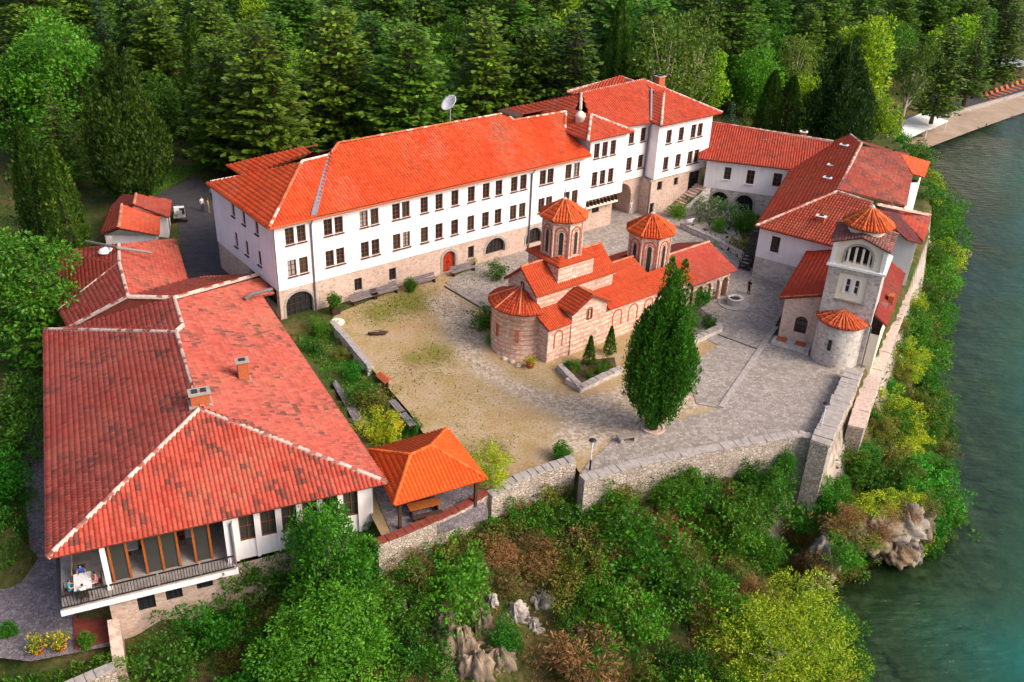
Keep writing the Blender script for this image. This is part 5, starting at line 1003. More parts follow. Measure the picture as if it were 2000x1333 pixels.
# tiled planter ledge at its foot
pl_ = thing('planter_ledge', 'low stone ledge with terracotta tiles below the chapel window', 'planter', tuple(T(-1.5, 1.4)[:2])+(0,), TA)
MB().prism([T(-3.4, .9), T(0, .5), T(0, 2.1), T(-3.3, 2.1)], 0, .35).build('base', 'grey_rubble', pl_)
for i in range(2): MB().prism([T(-3.1+i*1.7, 1.3), T(-2.2+i*1.7, 1.2), T(-2.2+i*1.7, 2.0), T(-3.1+i*1.7, 2.0)], .35, .45).build('tile', 'brick_orange', pl_)

# ================================================================== east wing around the back of the courtyard
EF = Frame((22.0, 109.46), -15.4); Z1 = 1.5; E_ = lambda u, t, z=0.0: EF(u, t, z)
ew = thing('east_wing', 'low white wing with two dark stone arches and a red roof', 'building', (EF.O[0], EF.O[1], 0), EF.a)
zw, ze_ = 2.65, 6.05; d = EF.U[:2]
mb = MB(); wall(mb, E_(-.1, Z1)[:2], E_(12, Z1)[:2], zw, ze_, [(2.2, 3.0, 3.95, 5.45), (4.85, 5.75, 3.75, 5.45), (7.9, 8.9, 3.9, 5.5)], .2); wall(mb, E_(-.1, 8)[:2], E_(-.1, Z1)[:2], zw, ze_); mb.build('upper_wall', 'white_plaster', ew)
for u, w_, z, h_ in ((2.6, .8, 3.95, 1.5), (5.3, .9, 3.75, 1.7), (8.4, 1.0, 3.9, 1.6)): window(ew, (u-.1, Z1, z), 0, w_, h_, 'wood_brown', (1, 2), .15, sill='white_plaster')
mb = MB(); AR = [(1.05, 3.15, -.4, 2.3), (4.0, 6.1, -.4, 2.3)]; wall(mb, E_(-.1, Z1+.05)[:2], E_(12, Z1+.05)[:2], -.6, zw, AR, .6)
for u0, u1, z0, z1 in AR: arch_mesh(mb, E_(-.1, Z1+.05)[:2], d, u0, u1, 1.25, z1, .6, off=.001); r_ = MB(); arch_ring(r_, E_(-.1, Z1+.05)[:2], d, u0, u1, z0, 1.25, z1, .28, .05); r_.build('arch_surround', 'concrete', ew)
mb.build('stone_base', 'grey_rubble', ew)
for u0, u1, z0, z1 in AR: window(ew, ((u0+u1)/2-.1, Z1+.05, z0), 0, u1-u0, z1-z0, 'iron', (3, 1), .5, name='arched_window')
# roof points shared by both wings
e1a, e1b = P(1363, 309, 6.3), P(1545, 332, 6.3); rg0 = P(1391, 240, 8.2); rg1 = P(1627, 277, 8.2)
ea = P(1477, 442, 5.8); es = P(1597, 473, 5.8); ek1 = P(1635, 375, 8.4); ek2 = on_plane(1682, 281, ea, e1b, ek1); apE = on_plane(1661, 264, ea, e1b, ek1); onS = lambda x, y: on_plane(x, y, ea, es, ek1)
rf = Roof(ew, (0.42, 0.065, 0.036), 0.3, 0.44, .05, 91, .5, vary=.35, mortar=.4); rf.slope([e1a, e1b, rg1, rg0]); rf.slope([rg1+EF.N*4.2-[0, 0, 1.9], rg0+EF.N*4.2-[0, 0, 1.9], rg0, rg1], tiles=False); rf.ridge(rg0, rg1, .12); rf.build(captint=(.55, .2, .12))
for x, y, z in ((1494, 285, 6.9), (1568, 270, 7.9)): flue('chimney', ew, P(x, y, z), .75, .5, .75, EF.a, 'white_paint', 'brick_orange', 1)
e2 = thing('lake_wing', 'long lakeside building with bright and dark red hipped roofs beside the bell tower', 'building', (ea[0], ea[1], 0), math.radians(-34))
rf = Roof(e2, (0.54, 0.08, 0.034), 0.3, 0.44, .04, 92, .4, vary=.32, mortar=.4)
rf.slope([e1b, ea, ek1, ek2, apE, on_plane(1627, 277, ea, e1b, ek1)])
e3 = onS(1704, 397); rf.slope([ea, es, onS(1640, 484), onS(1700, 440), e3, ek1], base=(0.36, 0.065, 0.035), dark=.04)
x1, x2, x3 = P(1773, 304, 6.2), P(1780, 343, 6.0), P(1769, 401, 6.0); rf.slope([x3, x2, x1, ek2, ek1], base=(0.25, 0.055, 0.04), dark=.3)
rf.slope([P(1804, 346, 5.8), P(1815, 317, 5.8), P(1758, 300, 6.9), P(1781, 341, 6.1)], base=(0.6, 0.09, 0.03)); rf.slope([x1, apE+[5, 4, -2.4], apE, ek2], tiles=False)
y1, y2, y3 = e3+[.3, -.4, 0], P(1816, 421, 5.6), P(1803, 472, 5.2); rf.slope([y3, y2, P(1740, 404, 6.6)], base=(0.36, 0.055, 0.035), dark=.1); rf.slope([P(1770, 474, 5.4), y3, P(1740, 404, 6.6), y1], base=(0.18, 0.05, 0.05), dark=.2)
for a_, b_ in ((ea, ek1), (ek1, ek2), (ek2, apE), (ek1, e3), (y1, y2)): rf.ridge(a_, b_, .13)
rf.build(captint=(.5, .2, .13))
mb = MB(); ib = lambda p, q, f: p+(q-p)*f; cc = (ea+es+x3+x2+e1b)/5
wl_ = [ib(q, cc, .05) for q in (e1b, ea, es, P(1640, 484, 5.8))]; op = [[], [(1.4, 2.3, 3.3, 5.0)], []]
for (a_, b_), o_ in zip(zip(wl_[:-1], wl_[1:]), op): wall(mb, a_[:2], b_[:2], 2.35, 5.75, o_, .2)
xr = [ib(q, cc, .06) for q in (P(1700, 440, 5.8), y3, y2, x3, x2, P(1804, 346, 5.8), P(1815, 317, 5.8))]
for a_, b_ in zip(xr[:-1], xr[1:]): wall(mb, a_[:2], b_[:2], -6, 5.3)
mb.build('upper_wall', 'white_plaster', e2)
mb = MB()
for a_, b_ in zip(wl_[:-1], wl_[1:]): wall(mb, a_[:2], b_[:2], -.4, 2.36)
mb.build('stone_base', 'grey_rubble', e2)
dv = (wl_[2]-wl_[1]); an = math.atan2(dv[1], dv[0]); dv /= np.linalg.norm(dv); q = wl_[1]+dv*1.85; l_ = to_local(e2, np.array([[q[0], q[1], 3.3]]))[0]; window(e2, l_, an-math.radians(-34), .9, 1.7, 'wood_dark', (1, 2), .15, sill='white_plaster')
for x, y, z in ((1646, 297, 7.7), (1622, 337, 7.2), (1614, 362, 7.3), (1601, 438, 6.5)): flue('chimney', e2, P(x, y, z), .8, .4, .8, -.6, 'white_paint', 'brick_orange', 1)
bx_ = [P(1775, 350, 4.6), P(1790, 352, 4.6), P(1783, 398, 4.4), P(1768, 400, 4.4)]
mb = MB(); mb.prism([p for p in bx_], 1.0, 4.6); mb.build('balcony', 'white_plaster', e2)
# stair behind the arches, iron stair by the lake wing
def stair(name, label, a, b, wd, n, mat, solid=True, z1=None):
    a, b = np.asarray(a), np.asarray(b); t = thing(name, label, 'stairs', (a[0], a[1], a[2])); dh = (b-a)*[1, 1, 0]; L = np.linalg.norm(dh); dv = dh/L; rz = math.atan2(dv[1], dv[0]); H_ = b[2]-a[2]; st = None
    for i in range(n):
        q = a+dv*L*(i+.5)/n; h_ = H_*(i+1)/n
        MB().box((q[0], q[1], a[2]+(h_/2 if solid else h_-.03)), (L/n, wd, h_ if solid else .06), rz).build('step', mat, t)
    if not solid:
        sd_ = np.array([-dv[1], dv[0], 0])*wd/2
        for s_ in (-1, 1):
            MB().tube([a+sd_*s_, b+sd_*s_], .07, 4).build('stringer', mat, t); MB().tube([a+sd_*s_+[0, 0, .95], b+sd_*s_+[0, 0, .95]], .04, 6).build('handrail', mat, t)
            for i in range(0, n, 2): q = a+(b-a)*(i+.5)/n+sd_*s_; MB().tube([q, q+[0, 0, .95]], .025, 5).build('baluster', mat, t)
    return t
stair('stone_stairs', 'stone steps climbing beside the guesthouse to its upper door', P(1306, 418, 0), P(1370, 362, 2.6), 1.5, 12, 'pink_rubble')
a_, b_ = P(1330, 420, 0.2), P(1385, 372, 2.6); dd = (b_-a_)*[1, 1, 0]; dd /= np.linalg.norm(dd); sdv = np.array([-dd[1], dd[0], 0])*.2
pr_ = MB(); pr_.hexa([a_-sdv-[0, 0, 1], b_-sdv-[0, 0, 3], b_+sdv-[0, 0, 3], a_+sdv-[0, 0, 1]], [a_-sdv+[0, 0, .5], b_-sdv+[0, 0, .5], b_+sdv+[0, 0, .5], a_+sdv+[0, 0, .5]]); tag(pr_.build('stair_parapet', 'grey_rubble'), 'sloping stone parapet beside the stone steps', 'parapet')
stair('iron_stairs', 'black iron staircase against the white lake wing', P(1452, 528, 0.05), P(1484, 452, 2.7), 1.1, 12, 'iron', False)

# ================================================================== walls along the plateau edge
def coped_wall(name, label, pts, wd, z0, z1, mat, stones=0.55, cat='wall', cop='concrete'):
    """rubble wall with single coping stones"""
    pts = [np.asarray(p, float) for p in pts]; t = thing(name, label, cat, (pts[0][0], pts[0][1], 0)); zf = z1 if hasattr(z1, '__len__') else [z1]*len(pts); mb = MB()
    nrm = []
    for i in range(len(pts)):
        d0 = (pts[min(i+1, len(pts)-1)]-pts[max(i-1, 0)])*[1, 1, 0]; d0 /= np.linalg.norm(d0); nrm.append(np.array([-d0[1], d0[0], 0])*wd/2)
    V = []
    for p, n_, z in zip(pts, nrm, zf): V += [p*[1, 1, 0]-n_+[0, 0, z0], p*[1, 1, 0]+n_+[0, 0, z0], p*[1, 1, 0]+n_+[0, 0, z], p*[1, 1, 0]-n_+[0, 0, z]]
    Fs = []
    for i in range(len(pts)-1): b = i*4; Fs += [(b, b+4, b+7, b+3), (b+3, b+7, b+6, b+2), (b+2, b+6, b+5, b+1)]
    Fs += [(0, 3, 2, 1), ((len(pts)-1)*4, (len(pts)-1)*4+1, (len(pts)-1)*4+2, (len(pts)-1)*4+3)]; mb.add(V, Fs); mb.build('masonry', mat, t)
    r_ = random.Random(len(pts)*7+int(wd*10)); src = []
    for i in range(5):
        m = MB(); m.box((0, 0, 0), (1, 1, 1)); 
        m.v = [(x+r_.uniform(-.06, .06), y+r_.uniform(-.05, .05), z+r_.uniform(-.12, .12)*(z > 0)) for x, y, z in m.v]; src.append(m)
    made = []
    for a_, b_, za, zb_ in zip(pts[:-1], pts[1:], zf[:-1], zf[1:]):
        L = np.linalg.norm((b_-a_)[:2]); rz = math.atan2(*(b_-a_)[:2][::-1]); k = max(1, int(L/stones)); 
        for i in range(k):
            f = (i+.5)/k; q = a_+(b_-a_)*f; z = za+(zb_-za)*f; j = r_.randrange(5); l_ = np.array([q[0]-pts[0][0], q[1]-pts[0][1], z+.05+r_.uniform(-.02, .03)])
            if j not in [m_[0] for m_ in made]:
                o = src[j].build('coping_stone', cop, None, world=False); o.parent = t; o.location = l_; o.rotation_euler = (0, 0, rz+r_.uniform(-.04, .04)); made.append((j, o))
            else: o = copy_part([m_[1] for m_ in made if m_[0] == j][0], t, l_, rz+r_.uniform(-.05, .05))
            o.scale = (L/k*.96, wd*(1.06+r_.uniform(-.04, .06)), .16)
    return t
coped_wall('retaining_wall', 'curved rubble wall below the orange pavilion', pp([(735, 1062), (790, 1040), (850, 1015), (905, 990), (950, 963)], .3), .55, -7, .35, 'wall_rubble', cop='deck_red')
coped_wall('retaining_wall', 'rubble wall stepping up between the yellow bush and the terrace', pp([(955, 962), (1005, 938), (1060, 920), (1120, 903)], .6), .7, -7, [.3, .6, .75, .9], 'wall_rubble')
coped_wall('retaining_wall', 'long pale wall along the front of the stone terrace', pp([(1136, 938), (1220, 914), (1300, 895), (1380, 880), (1450, 868), (1520, 856), (1560, 850), (1592, 858), (1615, 868)], .5), .75, -9, .55, 'wall_rubble')
wA, wB = P(1603, 866, .7), P(1668, 728, .7); wdir = (wB-wA)/np.linalg.norm(wB-wA)
coped_wall('terrace_parapet', 'broad grey parapet on the lake side of the terrace', [wA-wdir*.4, wA+wdir*4, wA+wdir*8, wB], 1.35, -9, .85, 'wall_rubble', .8)
coped_wall('lake_ledge', 'lower pinkish wall outside the parapet above the lake', pp([(1671, 836), (1692, 775), (1714, 712), (1740, 645), (1768, 570)], -.9), 1.25, -9, -.9, 'wall_rubble', 1.1, cop='mortar')
coped_wall('garden_wall', 'grey low wall between the sunken garden and the earth courtyard', pp([(648, 632), (675, 662), (700, 692), (724, 720)], .1), .55, -1.2, .28, 'grey_rubble', .5)
coped_wall('lawn_kerb', 'stone kerb wall of the flower bed right of the church', pp([(1092, 722), (1133, 765), (1212, 728)], 0), .5, -.3, .45, 'grey_rubble', .6)
coped_wall('lawn_kerb', 'stone kerb wall behind the tall cypress', pp([(1340, 678), (1405, 648), (1372, 612)], 0), .5, -.3, .5, 'grey_rubble', .6)
coped_wall('garden_kerb', 'low stone edge of the planted bed before the dark arches', pp([(1330, 445), (1385, 470), (1440, 498), (1465, 520)], 0), .5, -.3, .5, 'grey_rubble', .6)
coped_wall('lane_wall', 'stone wall with flower pots at the bottom left', [RF(-9, -4.5), RF(-3, -4.2), RF(2.4, -3.0)], .6, -9, -4.0, 'wall_rubble')
for i in range(1): tag(MB().hexa([P(650, 750, -.6), P(655, 742, -.6), P(720, 830, -.6), P(700, 840, -.6)], [P(650, 750, .0), P(655, 742, .0), P(720, 830, .0), P(700, 840, .0)]).build('gravel_roof', 'cobble_dark'), 'grey gravel topped low roof beside the restaurant eave', 'low roof')

# ================================================================== courtyard furniture
def bench_row(label, x, y, L, t_=-1.0):
    s, _ = HF.on_t(x, y, t_); q = HF(s, t_); t = thing('bench', label, 'bench', (q[0], q[1], 0), HA)
    for i in range(3): MB().box((0, -.18+i*.18, .46), (L, .16, .06)).build('plank', 'grey_plank', t, world=False)
    for i in range(2): MB().box((0, .32, .66+i*.2), (L, .05, .16)).build('back_plank', 'grey_plank', t, world=False)
    for u in (-L/2+.25, L/2-.25): MB().box((u, 0, .215), (.1, .5, .43)).build('leg', 'wood_dark', t, world=False)
for i, (x, y, L, lb) in enumerate(((712, 592, 3.0, 'grey plank bench nearest the potted ball tree against the guesthouse'), (752, 578, 3.0, 'grey plank bench in the middle of the guesthouse front'), (825, 556, 3.2, 'grey plank bench just left of the red door'), (905, 527, 3.0, 'grey plank bench just right of the red door'))): bench_row(lb, x, y, L)
def pot(label, q, r, h, mat='brick_orange', sq=False):
    t = thing('plant_pot', label, 'pot', tuple(q)); 
    if sq: MB().box((0, 0, h/2), (r*2, r*2, h), .5, 1.15).build('tub', mat, t, world=False)
    else: MB().lathe((0, 0, 0), [(r*.65, 0), (r*.95, h*.9), (r*1.08, h*.9), (r*1.08, h), (r*.9, h), (r*.85, h*.85)], 14, close=False).build('tub', mat, t, True, world=False)
    MB().lathe((0, 0, h*.8), [(r*.88, 0), (r*.5, .04), (.01, .05)], 12).build('soil', 'soil', t, world=False); return t
# lamp posts
def lamp(label, q, h=3.0):
    t = thing('street_lamp', label, 'lamp', tuple(q)); MB().tube([(0, 0, 0), (0, 0, .9)], .07, 8).build('base', 'iron', t, world=False); MB().tube([(0, 0, .9), (0, 0, h-.3)], .05, 8).build('pole', 'white_paint', t, world=False)
    MB().lathe((0, 0, h-.3), [(.05, 0), (.14, .05), (.17, .3), (.05, .32)], 10).build('lantern', 'white_paint', t, world=False); MB().lathe((0, 0, h), [(.3, 0), (.2, .08), (.03, .14)], 10).build('cap', 'iron', t, world=False)
lamp('white lamp post with dark base at the terrace corner by the parapet', P(1600, 850, .1), 2.9); lamp('white lamp post at the left end of the long terrace wall', P(1152, 918, .1), 2.6)
# well
q = P(1433, 595, 0); t = thing('well', 'round grey stone well on a circular step near the church porch', 'well', (q[0], q[1], 0)); MB().lathe((0, 0, 0), [(1.55, 0), (1.55, .14), (1.0, .15)], 24).build('step', 'concrete', t, world=False)
MB().lathe((0, 0, .14), [(.75, 0), (.8, .55), (.85, .62), (.55, .64), (.5, .5)], 20, close=False).build('ring', 'grey_rubble', t, True, world=False); MB().lathe((0, 0, .6), [(.52, 0), (.3, .06), (.01, .08)], 16).build('cover', 'iron', t, world=False)
person('person in dark clothes standing between the well and the lake wing', P(1461, 576, 0), 2.2, 'cloth_black', 'cloth_black'); person('person in white walking out of the guesthouse archway', P(1231, 418, 0), 0.4, 'cloth_white', 'cloth_white')
q = P(1345, 450, 0); t = thing('white_sculpture', 'white bird sculpture on a post by the planted bed', 'sculpture', (q[0], q[1], 0)); MB().tube([(0, 0, 0), (0, 0, .8)], .09, 8).build('post', 'concrete', t, world=False); MB().tube([(-.5, .1, .85), (-.2, .05, 1.05), (.15, 0, 1.15), (.35, -.05, 1.45), (.5, -.1, 1.5)], [.05, .28, .26, .1, .04], 10).build('bird', 'white_paint', t, True, world=False)
# stone trough / bench by the cypress, log, others
q = P(1225, 862, 0); t = thing('stone_bench', 'rough stone slab bench beside the tall cypress', 'bench', (q[0], q[1], 0), .35); MB().box((0, 0, .5), (1.7, .6, .14)).build('slab', 'wood_grey', t, False, .04, world=False)
for u in (-.55, .6): MB().box((u, 0, .22), (.3, .5, .44)).build('support', 'concrete', t, False, .05, world=False)
q = P(738, 655, 0); t = thing('dugout_log', 'dark hollowed log lying on the courtyard grass', 'log', (q[0], q[1], .12), .15); MB().tube([(-.9, 0, .05), (-.6, 0, .08), (0, .03, .1), (.6, 0, .12), (.95, .05, .16)], [.08, .2, .24, .2, .06], 10).build('trunk', 'wood_dark', t, True, world=False); MB().tube([(-.85, -.1, .3), (.1, -.12, .32)], .05, 6).build('branch', 'wood_grey', t, world=False)
q = P(659, 632, 0); t = thing('millstone', 'pale round millstone lying at the end of the garden wall', 'millstone', (q[0], q[1], 0)); MB().lathe((0, 0, 0), [(.62, 0), (.65, .05), (.65, .2), (.6, .24), (.15, .24), (.13, .15)], 22, close=False).build('ring', 'cream_plaster', t, world=False)
q = P(752, 772, 0); t = thing('notice_board', 'small wooden notice board with an orange tiled cap', 'notice board', (q[0], q[1], 0), -.9)
for u in (-.5, .5): MB().box((u, 0, .8), (.09, .09, 1.6)).build('post', 'wood_dark', t, world=False)
MB().box((0, 0, 1.1), (1.0, .06, .8)).build('board', 'wood_brown', t, world=False); MB().slab([(-.75, -.4, 1.6), (.75, -.4, 1.6), (.75, 0, 1.85), (-.75, 0, 1.85)], .06).slab([(-.75, .4, 1.6), (-.75, 0, 1.85), (.75, 0, 1.85), (.75, .4, 1.6)], .06).build('cap', 'brick_orange', t, world=False)
for i, (x, y, lb) in enumerate(((776, 805, 'grey plank bench beside the round shrubs at the garden edge'), (795, 828, 'grey plank table beside the yellow flower box'))):
    q = P(x, y, 0); t = thing('garden_bench', lb, 'bench', (q[0], q[1], 0), math.radians(122))
    for k in range(3): MB().box((0, -.2+k*.2, .5), (2.1, .18, .06)).build('plank', 'grey_plank', t, world=False)
    for u in (-.8, .8): MB().box((u, 0, .235), (.1, .5, .47)).build('leg', 'wood_dark', t, world=False)
q = P(776, 832, 0); t = thing('flower_box', 'yellow flower box at the end of the garden bench', 'flower box', (q[0], q[1], 0), .5); MB().box((0, 0, .25), (.7, .5, .5)).build('box', 'cloth_yellow', t, world=False); MB().box((0, 0, .52), (.62, .42, .04)).build('soil', 'soil', t, world=False)
q = P(1118, 752, .1); t = thing('stone_block', 'pale stone block lying against the flower bed kerb', 'stone block', (q[0], q[1], 0), -.75); MB().box((0, 0, .25), (1.3, .45, .5)).build('block', 'mortar', t, False, .05, world=False)
# shore furniture on the far beach
for i in range(9):
    x = 1925+i*10; q = P(x, 197-i*3.6, WZ+.1); t = thing('beach_lounger', 'orange brown lounger on the far beach, %s in the row from the left' % ('first', 'second', 'third', 'fourth', 'fifth', 'sixth', 'seventh', 'eighth', 'ninth')[i], 'lounger', tuple(q), math.radians(35), 'loungers lined up on the far beach')
    MB().box((0, 0, .4), (1.0, 2.4, .12)).build('seat', 'brick_orange', t, world=False); MB().hexa([(-.5, .9, .4), (.5, .9, .4), (.5, 1.2, .4), (-.5, 1.2, .4)], [(-.5, 1.5, 1.2), (.5, 1.5, 1.2), (.5, 1.65, 1.2), (-.5, 1.65, 1.2)]).build('backrest', 'brick_orange', t, world=False)
    for dx in (-.4, .4):
        for dy in (-1, 1): MB().box((dx, dy, .17), (.08, .08, .34)).build('leg', 'wood_dark', t, world=False)
for i, (x0, y0, x1_, y1_, lb) in enumerate(((1752, 258, 1790, 240, 'white canvas awning at the near end of the far beach'), (1788, 243, 1828, 226, 'white canvas awning farther along the far beach'))):
    a_, b_ = P(x0, y0, WZ+2.6), P(x1_, y1_, WZ+2.6); t = thing('awning', lb, 'awning', ((a_[0]+b_[0])/2, (a_[1]+b_[1])/2, WZ+.1)); dv = (b_-a_)/np.linalg.norm(b_-a_); n_ = np.array([-dv[1], dv[0], 0])*2.6
    MB().slab([a_-n_-[0, 0, .5], b_-n_-[0, 0, .5], b_+n_, a_+n_], .08).build('canopy', 'cloth_white', t)
    for p in (a_-n_*.9, b_-n_*.9, a_+n_*.9, b_+n_*.9): MB().tube([p*[1, 1, 0]+[0, 0, WZ], p*[1, 1, 0]+[0, 0, WZ+2.2]], .06, 6).build('post', 'white_paint', t)
q = P(1970, 130, WZ+2.5); t = thing('kiosk', 'grey roofed beach kiosk at the far right edge', 'kiosk', (q[0], q[1], WZ+.5), .6)
MB().hexa([(-5, -3, 2.6), (5, -3, 2.6), (5, 3, 2.9), (-5, 3, 2.9)], [(-5, -3, 2.75), (5, -3, 2.75), (5, 3, 3.2), (-5, 3, 3.2)]).build('roof', 'metal_grey', t, world=False); MB().box((1, .5, 1.3), (6, 3.5, 2.6)).build('wall', 'wood_dark', t, world=False)
for u in (-4.6, 4.6): MB().tube([(u, -2.7, 0), (u, -2.7, 2.65)], .08, 6).build('post', 'white_paint', t, world=False)
q = P(1803, 205, WZ+.3); lamp('pale green lamp post beside the far promenade', q, 5.0)
# ================================================================== vegetation
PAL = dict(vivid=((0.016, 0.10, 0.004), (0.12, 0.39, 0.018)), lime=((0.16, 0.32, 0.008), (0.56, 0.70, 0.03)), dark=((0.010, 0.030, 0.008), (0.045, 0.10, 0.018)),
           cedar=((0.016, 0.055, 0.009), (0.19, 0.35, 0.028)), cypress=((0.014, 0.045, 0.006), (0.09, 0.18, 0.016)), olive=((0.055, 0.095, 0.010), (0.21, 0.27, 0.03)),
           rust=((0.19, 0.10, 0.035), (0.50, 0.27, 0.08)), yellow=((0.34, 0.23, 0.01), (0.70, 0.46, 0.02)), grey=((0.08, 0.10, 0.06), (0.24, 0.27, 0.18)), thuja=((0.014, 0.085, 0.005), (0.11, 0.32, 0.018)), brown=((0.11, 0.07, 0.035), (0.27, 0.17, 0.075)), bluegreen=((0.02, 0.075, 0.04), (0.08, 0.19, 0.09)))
def unit(v): return v/(np.linalg.norm(v, axis=-1, keepdims=True)+1e-9)
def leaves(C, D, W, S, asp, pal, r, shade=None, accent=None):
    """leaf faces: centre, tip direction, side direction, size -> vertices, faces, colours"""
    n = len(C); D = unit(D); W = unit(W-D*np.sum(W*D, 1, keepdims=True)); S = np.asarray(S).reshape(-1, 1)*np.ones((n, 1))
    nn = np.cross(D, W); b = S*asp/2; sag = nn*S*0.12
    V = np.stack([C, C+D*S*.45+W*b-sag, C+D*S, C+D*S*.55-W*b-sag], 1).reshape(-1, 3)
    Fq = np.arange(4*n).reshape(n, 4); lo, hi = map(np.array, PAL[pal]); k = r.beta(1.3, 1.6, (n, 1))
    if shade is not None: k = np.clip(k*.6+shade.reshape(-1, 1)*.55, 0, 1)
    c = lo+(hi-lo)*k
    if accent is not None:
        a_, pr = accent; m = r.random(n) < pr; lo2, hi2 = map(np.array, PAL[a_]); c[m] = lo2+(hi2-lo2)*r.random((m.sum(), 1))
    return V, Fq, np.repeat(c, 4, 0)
VEG = {}
def veg_mesh(key, parts):
    V = []; Fq = []; Cc = []; n = 0
    for v, f, c in parts: V.append(v); Fq.append(f+n); Cc.append(c); n += len(v)
    V = np.concatenate(V).astype(np.float32); Fq = np.concatenate(Fq).astype(np.int32); Cc = np.concatenate(Cc)
    me = bpy.data.meshes.new(key); me.vertices.add(len(V)); me.vertices.foreach_set('co', V.ravel()); me.loops.add(Fq.size); me.loops.foreach_set('vertex_index', Fq.ravel()); me.polygons.add(len(Fq)); me.polygons.foreach_set('loop_start', np.arange(0, Fq.size, 4, dtype=np.int32))
    at = me.attributes.new('Col', 'FLOAT_COLOR', 'POINT'); c4 = np.ones((len(V), 4), np.float32); c4[:, :3] = Cc; at.data.foreach_set('color', c4.ravel()); me.update(calc_edges=True); me.materials.append(M['foliage']); VEG[key] = me; return me
def trunk_mesh(key, mb, mat):
    me = bpy.data.meshes.new(key); me.from_pydata(mb.v, [], mb.f); me.polygons.foreach_set('use_smooth', np.ones(len(me.polygons), bool)); me.update(); me.materials.append(M[mat]); VEG[key] = me; return me
def gen_broad(key, seed, h=10.0, R=4.0, z0=0.25, pal='vivid', K=80, Mn=110, ls=0.34, trunk=True, accent=None, cr=0.30, asp=.6, bark='bark', wild=0.0):
    r = np.random.default_rng(seed); d = unit(r.normal(size=(K, 3))); rad = r.uniform(.45, 1.0, (K, 1))**.6
    hc = h*(1+z0)/2; hz_ = h*(1-z0)/2; lump = 1+.22*np.sin(d[:, :1]*3.1+seed)+.18*np.cos(d[:, 1:2]*4.3+d[:, 2:]*2.2+seed*2)
    lump = lump*(1+wild*r.normal(size=(K, 1))*.28); cen = d*rad*lump*np.array([R*.82, R*.82, hz_*.84])+[0, 0, hc]; cr_ = R*cr*r.uniform(.65, 1.25, K)
    parts = []; sh = r.random(K)
    for i in range(K):
        m = max(6, int(Mn*(cr_[i]/(R*cr))**1.6)); dd = unit(r.normal(size=(m, 3))+[0, 0, .25]); q = cen[i]+dd*cr_[i]*r.uniform(.35, 1.0, (m, 1))**.5*[1, 1, .8]
        parts.append(leaves(q, dd+r.normal(size=(m, 3))*.45+[0, 0, -.1], r.normal(size=(m, 3)), ls*r.uniform(.6, 1.3, m), asp, pal, r, np.full(m, sh[i]), accent))
    veg_mesh(key, parts)
    if trunk:
        mb = MB(); mb.tube([(0, 0, -.6), (0, 0, h*.2), (R*.05, 0, h*.45), (0, R*.04, h*.75)], [h*.028, h*.022, h*.016, h*.006], 8)
        for i in r.choice(K, min(12, K), replace=False): c = cen[i]; mb.tube([(0, 0, h*r.uniform(.18, .45)), tuple(c*[.5, .5, .72]), tuple(c)], [h*.012, h*.008, h*.003], 5, False)
        trunk_mesh(key+'_t', mb, bark)
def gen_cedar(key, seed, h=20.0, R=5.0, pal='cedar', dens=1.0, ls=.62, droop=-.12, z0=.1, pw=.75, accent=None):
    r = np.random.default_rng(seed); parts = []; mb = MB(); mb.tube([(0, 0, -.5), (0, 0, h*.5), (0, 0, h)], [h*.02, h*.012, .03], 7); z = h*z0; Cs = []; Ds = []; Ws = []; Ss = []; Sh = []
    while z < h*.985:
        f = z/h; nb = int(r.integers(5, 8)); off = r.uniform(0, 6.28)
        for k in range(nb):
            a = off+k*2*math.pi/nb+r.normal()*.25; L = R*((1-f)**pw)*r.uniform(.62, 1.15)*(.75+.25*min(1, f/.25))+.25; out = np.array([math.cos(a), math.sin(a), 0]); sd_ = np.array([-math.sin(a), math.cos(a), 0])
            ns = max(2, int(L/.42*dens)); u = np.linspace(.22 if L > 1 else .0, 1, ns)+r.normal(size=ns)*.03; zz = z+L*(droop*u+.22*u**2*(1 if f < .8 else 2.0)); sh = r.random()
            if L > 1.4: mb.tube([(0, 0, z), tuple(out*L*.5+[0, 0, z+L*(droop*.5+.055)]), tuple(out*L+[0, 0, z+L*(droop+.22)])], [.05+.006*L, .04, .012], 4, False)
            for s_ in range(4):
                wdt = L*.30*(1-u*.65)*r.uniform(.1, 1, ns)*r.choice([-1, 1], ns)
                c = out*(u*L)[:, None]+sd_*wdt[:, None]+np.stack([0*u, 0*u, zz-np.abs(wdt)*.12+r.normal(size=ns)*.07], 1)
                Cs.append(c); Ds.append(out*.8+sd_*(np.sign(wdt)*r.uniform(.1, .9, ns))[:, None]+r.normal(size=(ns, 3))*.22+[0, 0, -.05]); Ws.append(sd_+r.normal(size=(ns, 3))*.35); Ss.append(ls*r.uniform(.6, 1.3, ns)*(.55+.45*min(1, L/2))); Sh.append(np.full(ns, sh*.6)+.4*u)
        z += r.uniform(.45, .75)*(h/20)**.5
    Ss_ = np.concatenate(Ss); parts.append(leaves(np.concatenate(Cs), np.concatenate(Ds), np.concatenate(Ws), Ss_, .62, pal, r, np.concatenate(Sh), accent)); veg_mesh(key, parts); trunk_mesh(key+'_t', mb, 'bark')
